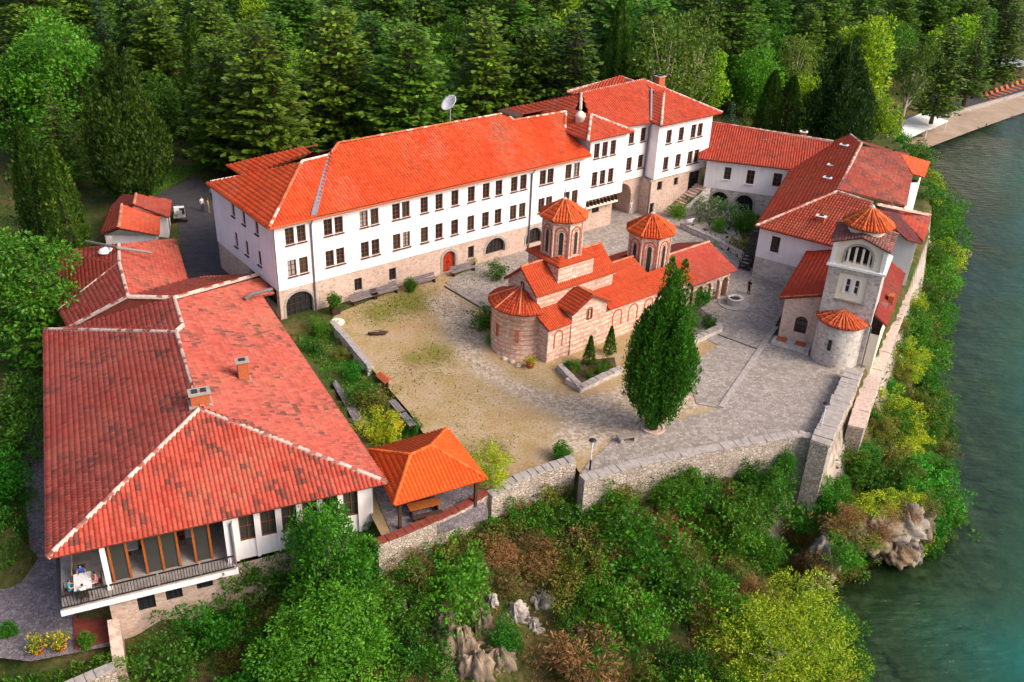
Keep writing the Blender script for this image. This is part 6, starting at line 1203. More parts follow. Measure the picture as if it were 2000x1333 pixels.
def gen_cypress(key, seed, h=14.0, R=3.0, pal='cypress', n=9000, ls=.34, tops=1, prof='egg', z0=.04, accent=None):
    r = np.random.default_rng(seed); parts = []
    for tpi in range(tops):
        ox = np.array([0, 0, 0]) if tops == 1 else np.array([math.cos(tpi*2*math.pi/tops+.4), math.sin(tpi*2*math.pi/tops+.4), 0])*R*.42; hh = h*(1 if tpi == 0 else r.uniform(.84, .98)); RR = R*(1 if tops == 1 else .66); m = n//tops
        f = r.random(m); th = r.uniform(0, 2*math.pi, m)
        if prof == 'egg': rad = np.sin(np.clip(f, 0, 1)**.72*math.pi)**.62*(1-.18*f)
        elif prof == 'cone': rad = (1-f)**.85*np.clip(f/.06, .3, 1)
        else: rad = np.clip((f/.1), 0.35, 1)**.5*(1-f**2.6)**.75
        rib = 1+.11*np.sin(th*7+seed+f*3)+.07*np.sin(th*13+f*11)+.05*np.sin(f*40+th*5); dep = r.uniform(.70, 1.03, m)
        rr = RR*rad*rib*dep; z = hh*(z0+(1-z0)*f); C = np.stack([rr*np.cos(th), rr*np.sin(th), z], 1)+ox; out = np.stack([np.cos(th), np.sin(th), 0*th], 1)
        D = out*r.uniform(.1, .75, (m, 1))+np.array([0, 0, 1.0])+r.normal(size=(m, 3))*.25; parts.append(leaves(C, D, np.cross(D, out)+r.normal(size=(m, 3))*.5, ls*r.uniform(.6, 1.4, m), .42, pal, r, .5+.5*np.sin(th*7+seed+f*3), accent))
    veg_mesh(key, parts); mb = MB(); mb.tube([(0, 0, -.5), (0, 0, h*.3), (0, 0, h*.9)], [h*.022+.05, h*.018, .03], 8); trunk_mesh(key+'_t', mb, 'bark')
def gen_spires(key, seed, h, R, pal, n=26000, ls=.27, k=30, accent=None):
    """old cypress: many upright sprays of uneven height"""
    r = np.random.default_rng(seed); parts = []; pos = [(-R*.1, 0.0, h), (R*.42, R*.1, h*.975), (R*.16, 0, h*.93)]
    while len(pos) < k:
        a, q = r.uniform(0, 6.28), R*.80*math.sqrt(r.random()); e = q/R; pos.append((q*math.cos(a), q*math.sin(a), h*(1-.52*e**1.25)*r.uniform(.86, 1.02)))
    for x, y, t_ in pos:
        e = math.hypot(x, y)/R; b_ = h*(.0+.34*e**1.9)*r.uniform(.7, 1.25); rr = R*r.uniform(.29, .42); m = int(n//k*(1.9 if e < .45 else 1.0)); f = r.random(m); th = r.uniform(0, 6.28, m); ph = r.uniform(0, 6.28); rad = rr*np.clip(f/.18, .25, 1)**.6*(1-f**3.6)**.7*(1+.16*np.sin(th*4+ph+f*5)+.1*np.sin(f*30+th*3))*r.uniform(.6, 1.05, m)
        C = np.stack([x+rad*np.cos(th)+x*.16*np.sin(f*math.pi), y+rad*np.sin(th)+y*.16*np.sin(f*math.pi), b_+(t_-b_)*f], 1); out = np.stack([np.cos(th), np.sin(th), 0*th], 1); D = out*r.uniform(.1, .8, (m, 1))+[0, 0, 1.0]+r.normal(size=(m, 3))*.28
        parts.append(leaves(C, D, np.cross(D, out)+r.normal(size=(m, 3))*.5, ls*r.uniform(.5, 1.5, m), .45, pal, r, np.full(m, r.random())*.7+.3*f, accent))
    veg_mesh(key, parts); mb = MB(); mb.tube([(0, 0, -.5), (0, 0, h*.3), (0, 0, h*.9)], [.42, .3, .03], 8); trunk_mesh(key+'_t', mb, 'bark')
def gen_twigs(key, seed, h=2.2, R=1.4, pal='rust', n=3200):
    r = np.random.default_rng(seed); a = r.uniform(0, 6.28, n); u = r.random(n)**.6; out = np.stack([np.cos(a), np.sin(a), 0*a], 1); C = out*(u*R*.75)[:, None]+np.stack([0*u, 0*u, h*r.uniform(.05, .75, n)*(1-.35*u)], 1)
    D = out*(.5+u)[:, None]*.8+[0, 0, 1.0]+r.normal(size=(n, 3))*.45; veg_mesh(key, [leaves(C, D, r.normal(size=(n, 3)), .40*r.uniform(.5, 1.5, n)*h/2.2, .11, pal, r, None, ('olive', .2))])
def plant(name, key, label, cat, loc, sc=1.0, rz=None, group=None, crown='crown', lean=None):
    rz = random.uniform(0, 6.28) if rz is None else rz; t = bpy.data.objects.new(name, None); COL.objects.link(t); t.location = loc; t.rotation_euler = (0, 0, rz); t.empty_display_size = .3; t.scale = sc if hasattr(sc, '__len__') else (sc,)*3
    tag(t, label, cat, group); c = bpy.data.objects.new(crown, VEG[key]); COL.objects.link(c); c.parent = t
    if key+'_t' in VEG: k = bpy.data.objects.new('trunk', VEG[key+'_t']); COL.objects.link(k); k.parent = t
    return t
for i in range(4): gen_cedar('cedar%d' % i, 100+i, 20, 5.8+.5*i, dens=1.15, ls=.78, accent=('thuja' if i % 2 else 'olive', .25), pw=.6, droop=(-.02, -.1, .05, -.06)[i])
for i in range(2): gen_cedar('darkcedar%d' % i, 110+i, 20, 5.2, 'cedar', ls=.75, accent=('dark', .45), pw=.65); gen_cedar('spruce%d' % i, 114+i, 18, 3.8, 'bluegreen' if i else 'cedar', pw=.95, accent=('dark', .35))
gen_cedar('palecedar', 120, 13, 4.2, 'thuja', ls=.5, accent=('olive', .25))
for i in range(3): gen_cypress('cyp%d' % i, 130+i, 17, 2.1, 'cypress', 8000, .42, 1, 'col', accent=('olive', .15))
gen_spires('cypgroup', 135, 17, 4.2, 'cypress', 20000, .42, 26, accent=('dark', .35)); gen_spires('darkgroup', 136, 19, 4.6, 'dark', 22000, .42, 26, accent=('cypress', .3))
gen_spires('courtcyp', 137, 14.4, 2.38, 'thuja', 36000, .25, 40, accent=('cypress', .4)); gen_cypress('cone', 138, 2.7, .62, 'thuja', 1800, .17, 1, 'cone', .0, accent=('cypress', .4)); gen_cypress('thuja', 139, 9, 1.9, 'thuja', 6000, .32, 1, 'cone', .02, accent=('vivid', .3))
for i in range(3): gen_broad('vivid%d' % i, 140+i, 9, 4.0, .15, 'vivid', 85, 120, .30, accent=('thuja', .2)); gen_broad('broad%d' % i, 150+i, 14, 5.0, .2, 'thuja', 120, 125, .33, accent=('cedar' if i else 'vivid', .35), cr=.24)
gen_broad('fgleft', 160, 11.5, 5.2, .05, 'vivid', 170, 230, .20, accent=('thuja', .25), cr=.22); gen_broad('fgtall', 161, 11, 2.9, .1, 'vivid', 110, 200, .19, accent=('thuja', .25), cr=.27); gen_broad('fglime', 162, 8.5, 4.6, .05, 'lime', 170, 170, .19, accent=('vivid', .25), cr=.19, asp=.36, bark='bark_pale')
for i in range(2): gen_broad('lime%d' % i, 164+i, 11, 3.8, .15, 'lime', 80, 90, .38, accent=('vivid', .3)); gen_broad('wispy%d' % i, 168+i, 14, 3.6, .25, 'olive', 80, 60, .34, accent=('cedar', .4), bark='bark_pale')
for i in range(3):
    gen_broad('shrub%d' % i, 170+i, 2.3, 1.6, -.1, 'vivid', 75, 62, .135, False, accent=('thuja' if i else 'olive', .35), cr=.2, wild=1); gen_broad('olive%d' % i, 174+i, 2.1, 1.5, -.1, 'olive', 70, 48, .125, False, accent=('rust', .2), cr=.2, wild=1); gen_broad('darkshrub%d' % i, 178+i, 2.3, 1.5, -.1, 'thuja', 70, 58, .14, False, accent=('cypress', .5), cr=.2, wild=1); gen_broad('rust%d' % i, 182+i, 2.1, 1.5, -.1, 'rust' if i else 'brown', 60, 60, .20, False, accent=('brown' if i else 'olive', .4), cr=.22, asp=.20, wild=1)
gen_broad('yshrub', 190, 2.3, 1.5, -.1, 'lime', 70, 56, .125, False, accent=('yellow', .22), cr=.2, wild=1); gen_broad('ball', 191, 1.35, .7, 0, 'thuja', 40, 90, .12, False, accent=('cypress', .3), cr=.42); gen_broad('greyshrub', 192, 2.4, 1.6, 0, 'grey', 30, 50, .18, False, accent=('thuja', .3)); gen_broad('flowers', 193, .7, .55, 0, 'yellow', 16, 26, .12, False, accent=('vivid', .4), cr=.4)

# --- the big cypress and planting of the courtyard
q = P(1275, 838, 0); plant('courtyard_cypress', 'courtcyp', 'tall dense green cypress in the middle of the courtyard', 'tree', (q[0], q[1], .1), 1.0, .35)
tp_ = thing('tree_ring', 'low brick ring around the foot of the tall cypress', 'planter', (P(1275, 838, 0)[0], P(1275, 838, 0)[1], 0)); MB().lathe((0, 0, 0), [(.95, 0), (.95, .2), (.75, .2), (.75, .1), (.01, .1)], 20, close=False).build('ring', 'pink_rubble', tp_, world=False)
for x, y, lb in ((1150, 712, 'small clipped cone beside the church wall, the left one of two'), (1190, 692, 'small clipped cone beside the church wall, the right one of two')): q = P(x, y, 0); plant('clipped_cypress', 'cone', lb, 'tree', (q[0], q[1], 0), 1.0)
q = P(655, 612, 0); pot('dark square tub under the ball tree by the guesthouse', q, .38, .7, 'wood_dark', True); plant('ball_tree', 'ball', 'round clipped ball tree in a dark tub by the guesthouse', 'shrub', (q[0], q[1], .75), .95)
q = P(1097, 896, 0); plant('ball_tree', 'ball', 'round clipped ball shrub above the rubble wall left of the terrace', 'shrub', (q[0], q[1], 0), 1.0)
q = P(803, 568, 0); plant('ball_tree', 'ball', 'small clipped shrub between the benches along the guesthouse', 'shrub', (q[0], q[1], 0), .95)
q = P(925, 520, 0); pot('dark pot right of the red door', q, .25, .45, 'iron'); plant('potted_plant', 'flowers', 'small plant in the dark pot right of the red door', 'plant', (q[0], q[1], .4), .7)
q = P(960, 945, 0); plant('yellow_bush', 'yshrub', 'round yellow green bush at the right corner of the pavilion', 'shrub', (q[0], q[1], 0), (1.05, 1.05, 1.25))
for x, y, k, sc, lb in ((730, 800, 'olive0', 1.2, 'big rounded bush beside the notice board in the sunken garden'), (742, 862, 'yshrub', 1.15, 'pale yellow green bush next to the pavilion roof'), (625, 655, 'shrub1', .75, 'bright green bush at the upper end of the sunken garden'), (705, 790, 'darkshrub1', .9, 'dark bush in the sunken garden behind the rounded one'), (805, 848, 'darkshrub0', .6, 'small dark bush by the bench above the pavilion'), (690, 740, 'shrub2', .7, 'low green bush against the garden wall'), (668, 700, 'olive2', .6, 'low olive bush halfway along the sunken garden'), (610, 690, 'darkshrub2', .7, 'dark low bush beside the restaurant eave')):
    q = P(x, y, -.6); plant('garden_bush', k, lb, 'shrub', (q[0], q[1], -.65), sc)
for x, y, k, sc, lb in ((945, 640, 'darkshrub0', .95, 'dark bush left of the round apse'), (960, 672, 'shrub0', .45, 'small green shrub at the foot of the apse'), (972, 545, 'darkshrub1', .8, 'dark bush between the apse and the guesthouse'), (1365, 600, 'shrub1', .9, 'green bush right of the tall cypress by the porch'), (1345, 640, 'shrub2', .8, 'green bush behind the kerb right of the tall cypress'), (1340, 595, 'olive1', .8, 'olive bush beside the church porch'), (1385, 640, 'darkshrub2', .6, 'dark low bush inside the kerb corner'),
                        (1325, 425, 'shrub0', .85, 'bright green bush at the foot of the stone steps'), (1355, 415, 'darkshrub1', 1.0, 'dark bush before the left dark arch'), (1385, 430, 'greyshrub', 1.2, 'grey green bush in the planted bed before the arches'), (1420, 440, 'greyshrub', 1.2, 'large grey green bush before the right dark arch'), (1452, 450, 'darkshrub2', 1.1, 'dark bush in the corner by the iron stairs'), (1405, 395, 'vivid', .0, ''), (1445, 490, 'olive2', .8, 'olive bush beside the iron stairs'), (1403, 452, 'shrub2', .7, 'green bush at the front of the planted bed'), (1403, 410, 'shrub1', .7, 'bright bush standing in the left dark arch')):
    if sc: q = P(x, y, 0); plant('courtyard_bush', k, lb, 'shrub', (q[0], q[1], -.02), sc)
bedL = pp([(1085, 722), (1133, 760), (1205, 726), (1200, 700), (1150, 705)])
k = 0
for fx in np.linspace(0, 1, 6):
    for fy in (0.25, .6):
        a_ = bedL[0]+(bedL[1]-bedL[0])*fx if fx < .45 else bedL[1]+(bedL[2]-bedL[1])*(fx-.45)/.55; c_ = P(1150, 712, 0); q = a_+(c_-a_)*(.18+.45*fy); plant('bed_plant', ('shrub%d' % (k % 3), 'olive1', 'darkshrub0')[k % 3], 'low rounded plant in the flower bed below the clipped cones', 'plant', (q[0], q[1], 0), .28+.06*(k % 3), group='low plants in the flower bed'); k += 1
poly_sheet('flower_bed', bedL, .1, 'soil')
q = P(1036, 718, 0); pot('terracotta pot at the foot of the church corner', q, .4, .45); plant('flowers', 'flowers', 'yellow flowers in the pot at the church corner', 'flowers', (q[0], q[1], .4), 1.0)
for x, y, m_, lb in ((72, 1262, 'flowers', 'yellow flowering plant in the left orange pot on the lane wall'), (115, 1255, 'flowers', 'leafy yellow green plant in the right orange pot on the lane wall')): q = P(x, y, -4.0); pot('orange round pot %s on the lane wall' % ('on the left' if x < 90 else 'on the right'), (q[0], q[1], -4.6), .4, .55, 'brick_orange'); plant('potted_flowers', m_, lb, 'flowers', (q[0], q[1], -4.15), 1.15)
for x, y, lb in ((18, 1235, 'dark potted conifer at the left edge of the lane'), (170, 1255, 'dark potted shrub by the red porch step')): q = P(x, y, -4.3); plant('lane_shrub', 'ball', lb, 'shrub', (q[0], q[1], -4.6), .75)
# sparse grass tufts on the earth
gx, gy = [], []
for x, y, rd, nn in ((800, 590, 4.5, 1500), (740, 610, 3.5, 700), (930, 530, 4.5, 1300), (940, 640, 2.5, 700), (850, 700, 4.0, 500), (800, 730, 4.0, 350), (900, 900, 3.0, 400), (960, 880, 2.5, 300), (900, 800, 6.0, 350), (1020, 545, 2.5, 400)):
    q = P(x, y, 0); rr_2 = np.random.default_rng(int(x)); gx.append(q[0]+rr_2.normal(size=nn)*rd*.45); gy.append(q[1]+rr_2.normal(size=nn)*rd*.45)
gx, gy = np.concatenate(gx), np.concatenate(gy); ok = seg_dist(gx, gy, COURT)[1] & ~seg_dist(gx, gy, [K(-2.6, -.2), K(18, -.2), K(18, 8), K(-2.6, 8)])[1]; gx, gy = gx[ok], gy[ok]; rr_2 = np.random.default_rng(3); n = len(gx)
me = veg_mesh('courtyard_grass', [leaves(np.stack([gx, gy, 0*gx], 1), rr_2.normal(size=(n, 3))*.6+[0, 0, .6], rr_2.normal(size=(n, 3)), rr_2.uniform(.06, .22, n), .4, 'olive', rr_2, None, ('vivid', .35))]); o = bpy.data.objects.new('courtyard_grass', me); COL.objects.link(o); tag(o, 'thin worn grass tufts on the earth courtyard', 'grass', kind='stuff')
# church-foot stones
for i, (x, y) in enumerate(((975, 690), (985, 702), (1000, 708), (968, 676), (1012, 715), (958, 660), (1022, 722))):
    q = P(x, y, 0); tag(MB().lathe((q[0], q[1], -.05), [(.26, 0), (.3, .12), (.18, .28), (.02, .32)], 7, i).build('edging_stone', 'mortar'), 'pale rough stone edging the foot of the round apse', 'stone', 'edging stones around the apse')

# --- foreground slope
def on_ground(x, y):
    """walk down the sight line until it meets the terrain"""
    d = _f+(x-1000)/FPX*_r-(y-666.5)/FPX*_u; t0, t1 = 30.0, 400.0; ts = np.linspace(t0, t1, 3000); pts = np.array([0, 0, CH])+ts[:, None]*d; hh = terrain_h(pts[:, 0], pts[:, 1]); k = np.argmax(pts[:, 2] <= hh); return pts[k]
plant('walnut_tree', 'fgleft', 'large bright green tree in the lower left foreground', 'tree', (-10.2, 42.6, -10.4), (1.12, 1.0, 1.0), 1.0)
plant('walnut_tree', 'fgtall', 'narrow bright green tree rising against the restaurant windows', 'tree', (-11.0, 46.4, -7.0), (1.12, 1.0, 1.1), 2.0)
plant('walnut_tree', 'vivid0', 'bright green tree at the bottom edge left of the large one', 'tree', (-15.2, 39.6, -11.5), (.75, .75, .85)); plant('walnut_tree', 'vivid1', 'bright green tree right of the large foreground one', 'tree', (-4.3, 42.8, -11.5), (.62, .62, .8))
plant('yellow_green_tree', 'fglime', 'feathery yellow green tree at the bottom right above the water', 'tree', (18.6, 46.2, -10.0), (1.12, 1.1, .95), .6); plant('yellow_green_tree', 'lime0', 'smaller yellow green tree beside the feathery one at the bottom edge', 'tree', (13.0, 41.5, -11.5), (.62, .62, .6))
HS = [(1180, 1015, 'shrub0', 1.9, 'large leafy bush below the left end of the terrace wall'), (1330, 960, 'shrub1', 1.5, 'green creeper bush hanging on the terrace wall, left'), (1240, 1080, 'shrub2', 2.4, 'big round bush in the middle of the slope'), (1490, 960, 'darkshrub0', 1.9, 'dark tall bush against the terrace wall'), (1420, 1030, 'shrub0', 1.9, 'leafy bush under the dark tall bush'), (1530, 890, 'shrub1', .9, 'green creeper at the corner of the terrace wall'), (1480, 1070, 'shrub2', 1.5, 'green bush below the terrace corner'), (1150, 1060, 'rust1', 1.3, 'orange dry shrub left of the big round bush'), (1310, 1070, 'rust2', 1.2, 'orange dry shrub right of the big round bush'), (1600, 1050, 'rust1', 1.3, 'rusty shrub on the cliff between the terrace corner and the cave'), (1000, 1130, 'rust0', 1.2, 'brown dry shrub above the white rocks'), (1205, 960, 'olive0', 1.2, 'olive bush at the foot of the terrace wall, left'), (890, 1150, 'shrub1', 1.9, 'green bush on the slope below the pavilion'), (850, 1100, 'olive1', 1.3, 'olive bush under the pavilion wall'), (1060, 960, 'olive2', 1.3, 'olive brown bush below the stepped rubble wall'), (1090, 1010, 'darkshrub1', 1.3, 'dark bush below the stepped rubble wall'), (1100, 1130, 'olive0', 1.3, 'olive bush beside the pale rocks'), (1330, 1130, 'darkshrub2', 1.8, 'dark bush low on the middle slope'), (1050, 1090, 'rust1', 1.5, 'rust coloured dry shrub in the middle of the slope'), (1005, 1050, 'rust0', 1.2, 'brown dry shrub under the stepped wall'), (1130, 1290, 'rust2', 2.2, 'large rust brown dry shrub at the bottom edge'), (1290, 1010, 'rust1', 1.0, 'orange dry grass patch below the terrace wall'), (800, 1090, 'rust0', 1.2, 'brown dry shrub below the pavilion terrace'), (950, 1040, 'olive1', 1.2, 'olive shrub below the curved pavilion wall'), (1545, 1040, 'rust2', 1.0, 'orange dry shrub at the foot of the terrace corner'), (1640, 1080, 'rust1', 1.4, 'orange brown shrub on the rock above the cave'), (1240, 1200, 'shrub0', 1.8, 'green bush low on the slope right of the dry shrub'), (1380, 1180, 'shrub1', 1.7, 'green bush behind the feathery yellow tree'), (985, 1250, 'shrub2', .9, 'green bush among the pale rocks'), (560, 1120, 'darkshrub0', 1.5, 'dark bush under the white restaurant windows'), (480, 1150, 'darkshrub1', 1.5, 'dark bush against the stone basement'), (420, 1230, 'shrub1', 1.5, 'green bush below the stone basement'), (330, 1290, 'darkshrub2', 1.6, 'dark bush at the bottom left of the slope'), (230, 1300, 'shrub0', 1.2, 'green bush below the lane wall'),
      (1690, 930, 'darkshrub1', 1.9, 'dark round bush below the broad parapet'), (1665, 1010, 'yshrub', 1.2, 'yellow green bush at the parapet foot'), (1790, 960, 'shrub1', 2.1, 'big green bush at the water edge right of the parapet'), (1830, 1000, 'shrub2', 1.6, 'green bush overhanging the lake'), (1740, 900, 'olive2', 1.6, 'olive bush on the bluff'), (1770, 850, 'yshrub', 1.5, 'yellow flowering bush in the middle of the bluff'), (1740, 790, 'yshrub', 1.6, 'yellow bush just outside the lower ledge'), (1790, 790, 'shrub0', 1.6, 'green bush by the water beside the pale boulders'), (1765, 700, 'yshrub', 1.5, 'yellow orange bush beside the upper ledge'), (1800, 690, 'shrub1', 1.8, 'green bush on the bluff at its narrow part'), (1785, 620, 'olive0', 1.6, 'olive bush below the chapel ledge'), (1810, 600, 'shrub2', 1.8, 'green bush near the waterline below the chapel'), (1815, 530, 'shrub0', 2.0, 'leafy bush below the chapel chimney'), (1835, 470, 'shrub1', 2.2, 'leafy bush under the lower lake roof'), (1830, 410, 'shrub2', 2.2, 'bright green bush below the white balcony'), (1700, 1030, 'yshrub', 1.2, 'yellow green shrub above the cave rock'), (1780, 1040, 'yshrub', 1.2, 'yellow shrub on top of the cave rock'), (1730, 1000, 'darkshrub0', 1.5, 'dark shrub in the middle of the lower bluff')]
for x, y, k, sc, lb in HS:
    q = on_ground(x, y+18*sc); plant('slope_bush' if 'rust' not in k else 'dry_shrub', k, lb, 'shrub', (q[0], q[1], q[2]-.25*sc), (sc, sc, sc*random.uniform(.85, 1.15)))
SHR0 = []
for x, y, z, k, sc, lb in ((1310, 955, -1.6, 'shrub1', 1.25, 'green creeper spilling over the terrace wall left of its middle'), (1352, 925, -.9, 'shrub0', .9, 'small creeper near the top of the terrace wall'), (1530, 893, -1.2, 'shrub2', .8, 'creeper hanging from the bend of the terrace wall'), (1490, 945, -2.2, 'darkshrub1', 1.5, 'dark creeper clump climbing the terrace wall'), (1455, 985, -2.6, 'shrub0', 1.4, 'bright creeper under the dark clump on the terrace wall'), (1180, 965, -1.8, 'shrub2', 1.3, 'creeper below the left lamp on the terrace wall'), (1225, 950, -1.6, 'olive1', 1.0, 'olive creeper on the left part of the terrace wall'), (1080, 950, -1.5, 'olive0', 1.2, 'olive creeper on the stepped rubble wall'), (1010, 1000, -2.0, 'shrub1', 1.2, 'green creeper on the rubble wall below the yellow bush'), (880, 1060, -2.0, 'olive2', 1.1, 'olive creeper on the curved pavilion wall')):
    q = P(x, y, z); plant('wall_creeper', k, lb, 'creeper', (q[0], q[1]-.5, z-1.1*sc), (sc, sc*.7, sc))
rc_ = random.Random(5)
for i in range(24):
    u_ = 745+i*33.5; v_ = np.interp(u_, [748, 850, 950, 1005, 1122, 1142, 1300, 1450, 1560, 1618], [1052, 1013, 963, 938, 905, 934, 893, 869, 851, 869]); z = -1.5-rc_.random()*1.6; q0 = P(u_, v_, 0); k = rc_.choice(['shrub0', 'shrub1', 'shrub2', 'olive0', 'darkshrub1', 'darkshrub0']); sc = rc_.uniform(.7, 1.15)
    SHR0.append((dict(s='green creeper', o='olive creeper', d='dark creeper')[k[0]], plant('wall_creeper', k, None, 'creeper', (q0[0]+.3, q0[1]-.9, z-1.6*sc), (sc, sc*.7, sc)), q0[0]+.3, q0[1]-.9, z-.5))
for x, y, z, k, sc, lb in ((35, 900, -4.6, 'darkshrub1', 1.8, 'dark bush left of the lane beside the restaurant'), (10, 980, -4.6, 'shrub2', 1.6, 'green bush at the left edge above the lane'), (45, 830, -4.6, 'darkshrub2', 2.0, 'dark bush under the drooping conifer'), (5, 1060, -4.6, 'darkshrub0', 1.4, 'dark bush at the left edge near the lane corner'), (20, 1110, -4.6, 'olive0', .8, 'olive bush at the lane corner')):
    q = P(x, y, z); plant('lane_bush', k, lb, 'shrub', (q[0], q[1], z-.1), sc)
r_ = np.random.default_rng(33); cnt = 0; SHR = SHR0; KW = {'s': 'green shrub', 'o': 'olive shrub', 'd': 'dark shrub', 'r': 'dry brown shrub', 'y': 'yellow green shrub'}
for i in range(900):
    x, y = r_.uniform(-18, 46), r_.uniform(40, 100)
    a, ina = seg_dist(np.array([x]), np.array([y]), PLATEAU); b, inb = seg_dist(np.array([x]), np.array([y]), SHORE)
    if ina[0] or not inb[0] or a[0] < 1.0 or cnt > 190: continue
    zz_ = h_at(x, y); dv_ = np.array([x, y, zz_-CH]); kq = dv_ @ _f; u_, v_ = 1000+FPX*(dv_ @ _r)/kq, 666.5-FPX*(dv_ @ _u)/kq
    if 850 < u_ < 1085 and 1170 < v_ < 1420: continue
    k = r_.choice(['shrub0', 'shrub1', 'shrub2', 'olive0', 'olive1', 'darkshrub0', 'darkshrub1', 'shrub0', 'rust2', 'rust0', 'rust1', 'olive2', 'darkshrub2', 'rust1'] if x < 24 else ['shrub0', 'shrub1', 'shrub2', 'olive0', 'shrub1', 'darkshrub1', 'olive2']); sc = r_.uniform(.55, 1.35); z = h_at(x, y)
    SHR.append((KW[k[0]], plant('slope_shrub', k, None, 'shrub', (x, y, z-.15), (sc, sc, sc*r_.uniform(.7, 1.2))), x, y, z)); cnt += 1
for i in range(600):
    x, y = r_.uniform(36, 70), r_.uniform(84, 165)
    a, ina = seg_dist(np.array([x]), np.array([y]), PLATEAU); b, inb = seg_dist(np.array([x]), np.array([y]), SHORE)
    if ina[0] or not inb[0] or b[0] < .3 or cnt > 280: continue
    k = r_.choice(['shrub0', 'shrub1', 'shrub2', 'olive0', 'shrub0', 'darkshrub1', 'darkshrub0', 'yshrub']); sc = r_.uniform(.8, 1.7); z = h_at(x, y); SHR.append((KW[k[0]], plant('slope_shrub', k, None, 'shrub', (x, y, z-.2), sc), x, y, z)); cnt += 1
# undergrowth that nobody could count
n = 160000; x = r_.uniform(-46, 60, n); y = r_.uniform(33, 150, n); a, ina = seg_dist(x, y, PLATEAU); b, inb = seg_dist(x, y, SHORE); lo_l = (x < -27-.45*(y-43)+1.0) & (y < 74); k_ = ((~ina) | lo_l) & inb & (a > .4) & ~seg_dist(x, y, LANE)[1] & ~((x > -27) & (x < -20) & (y > 38) & (y < 46)) & ((y < 100) | (x > 25)); x, y = x[k_], y[k_]
den = vnoise(x, y, .5, 12); k_ = (den > -.9+.5*r_.random(len(x))); x, y = x[k_], y[k_]; z = terrain_h(x, y); n = len(x); g = vnoise(x, y, .35, 13)+.5*vnoise(x, y, 1.3, 14)+r_.normal(size=n)*.35; parts = []
for pal, m in (('rust', g < -.55), ('brown', (g >= -.55) & (g < -.2)), ('olive', (g >= -.2) & (g < .25)), ('vivid', (g >= .25) & (g < .8)), ('thuja', g >= .8)):
    c = np.stack([x[m], y[m], z[m]-.05], 1); mm = m.sum(); parts.append(leaves(c+r_.normal(size=(mm, 3))*[0, 0, .12]+[0, 0, .1], r_.normal(size=(mm, 3))*.7+[0, 0, .8], r_.normal(size=(mm, 3)), r_.uniform(.14, .42, mm), .42, pal, r_))
me = veg_mesh('undergrowth', parts); o = bpy.data.objects.new('undergrowth', me); COL.objects.link(o); tag(o, 'dense low growth of grass, leaves and dry stems on the bluff', 'undergrowth', kind='stuff')
# garden and lawn grass
pts = []
for poly, nn, z_ in ((GARDEN, 9000, -.62), (pp([(180, 360), (300, 330), (420, 320), (360, 350), (300, 385), (240, 395)]), 4000, 0), (pp([(-90, 850), (60, 850), (66, 1108), (40, 1142), (-90, 1152)], -4.6), 9000, None), (pp([(-90, 1285), (60, 1298), (215, 1268), (235, 1240), (260, 1420), (-90, 1420)], -4.6), 9000, None)):
    A_ = np.array(poly)[:, :2]; x = r_.uniform(A_[:, 0].min(), A_[:, 0].max(), nn*2); y = r_.uniform(A_[:, 1].min(), A_[:, 1].max(), nn*2); _, i_ = seg_dist(x, y, poly); pts.append(np.stack([x[i_], y[i_], np.full(i_.sum(), z_) if z_ is not None else terrain_h(x[i_], y[i_])], 1))
pts = np.concatenate(pts); n = len(pts); me = veg_mesh('grass', [leaves(pts, r_.normal(size=(n, 3))*.5+[0, 0, .9], r_.normal(size=(n, 3)), r_.uniform(.1, .32, n), .4, 'vivid', r_, None, ('olive', .4))]); o = bpy.data.objects.new('grass', me); COL.objects.link(o); tag(o, 'short grass in the sunken garden and on the back lawn', 'grass', kind='stuff')

# --- rocks
def rock(name, label, q, size, seed, group=None, parent=None, mat='rock', base=(0.42, 0.35, 0.30), rib=0.0):
    r = np.random.default_rng(seed); n, m = 48, 30
    th = np.linspace(0, 2*math.pi, n, endpoint=False); ph = np.linspace(.02, math.pi-.02, m); T_, P_ = np.meshgrid(th, ph); D = np.stack([np.sin(P_)*np.cos(T_), np.sin(P_)*np.sin(T_), np.cos(P_)], -1).reshape(-1, 3)
    s_ = np.ones(len(D))
    for k in range(26): w_ = unit(r.normal(size=3)*[1, 1, .8]); s_ = np.minimum(s_, r.uniform(.55, .95)/np.maximum(D @ w_, .05))
    s_ = np.clip(s_, .35, 1.0)
    for k in range(10): w_ = unit(r.normal(size=3)); c_ = r.uniform(-.6, .6); s_ = s_-.035*np.exp(-((D @ w_-c_)/.035)**2)
    s_ = s_+r.normal(size=len(D))*.016
    if rib:                                              # weathered vertical ribs, ledges and hollows
        th_ = np.arctan2(D[:, 1], D[:, 0]); ph_ = r.uniform(0, 6.28, 6)
        s_ = s_+rib*(np.abs(np.sin(th_*3.5+ph_[0]+D[:, 2]*2.0+.8*np.sin(D[:, 2]*5+ph_[1])))-.5)+rib*.6*(np.abs(np.sin(th_*8+ph_[2]+D[:, 2]*4))-.5)+rib*.5*np.sign(np.sin(D[:, 2]*9+ph_[3]+.9*np.sin(th_*3)))*.5+r.normal(size=len(D))*.03*rib/.2
    s_ = s_*.85; V = D*s_[:, None]*np.array(size); V += np.array(q); I = np.arange(n*m).reshape(m, n); Fq = np.stack([I[:-1], I[1:], np.roll(I, -1, 1)[1:], np.roll(I, -1, 1)[:-1]], -1).reshape(-1, 4)
    gv = vnoise(V[:, 0], V[:, 1]+V[:, 2]*.6, 1.6, seed)[:, None]
    cc = np.clip(np.array(base)*(.85+.3*r.random((len(V), 1))+.28*gv), .02, .9); o = raw(name, V-np.array(q), Fq, mat, None, cc, False, world=False); o.location = q
    if label: tag(o, label, 'rock', group)
    return o
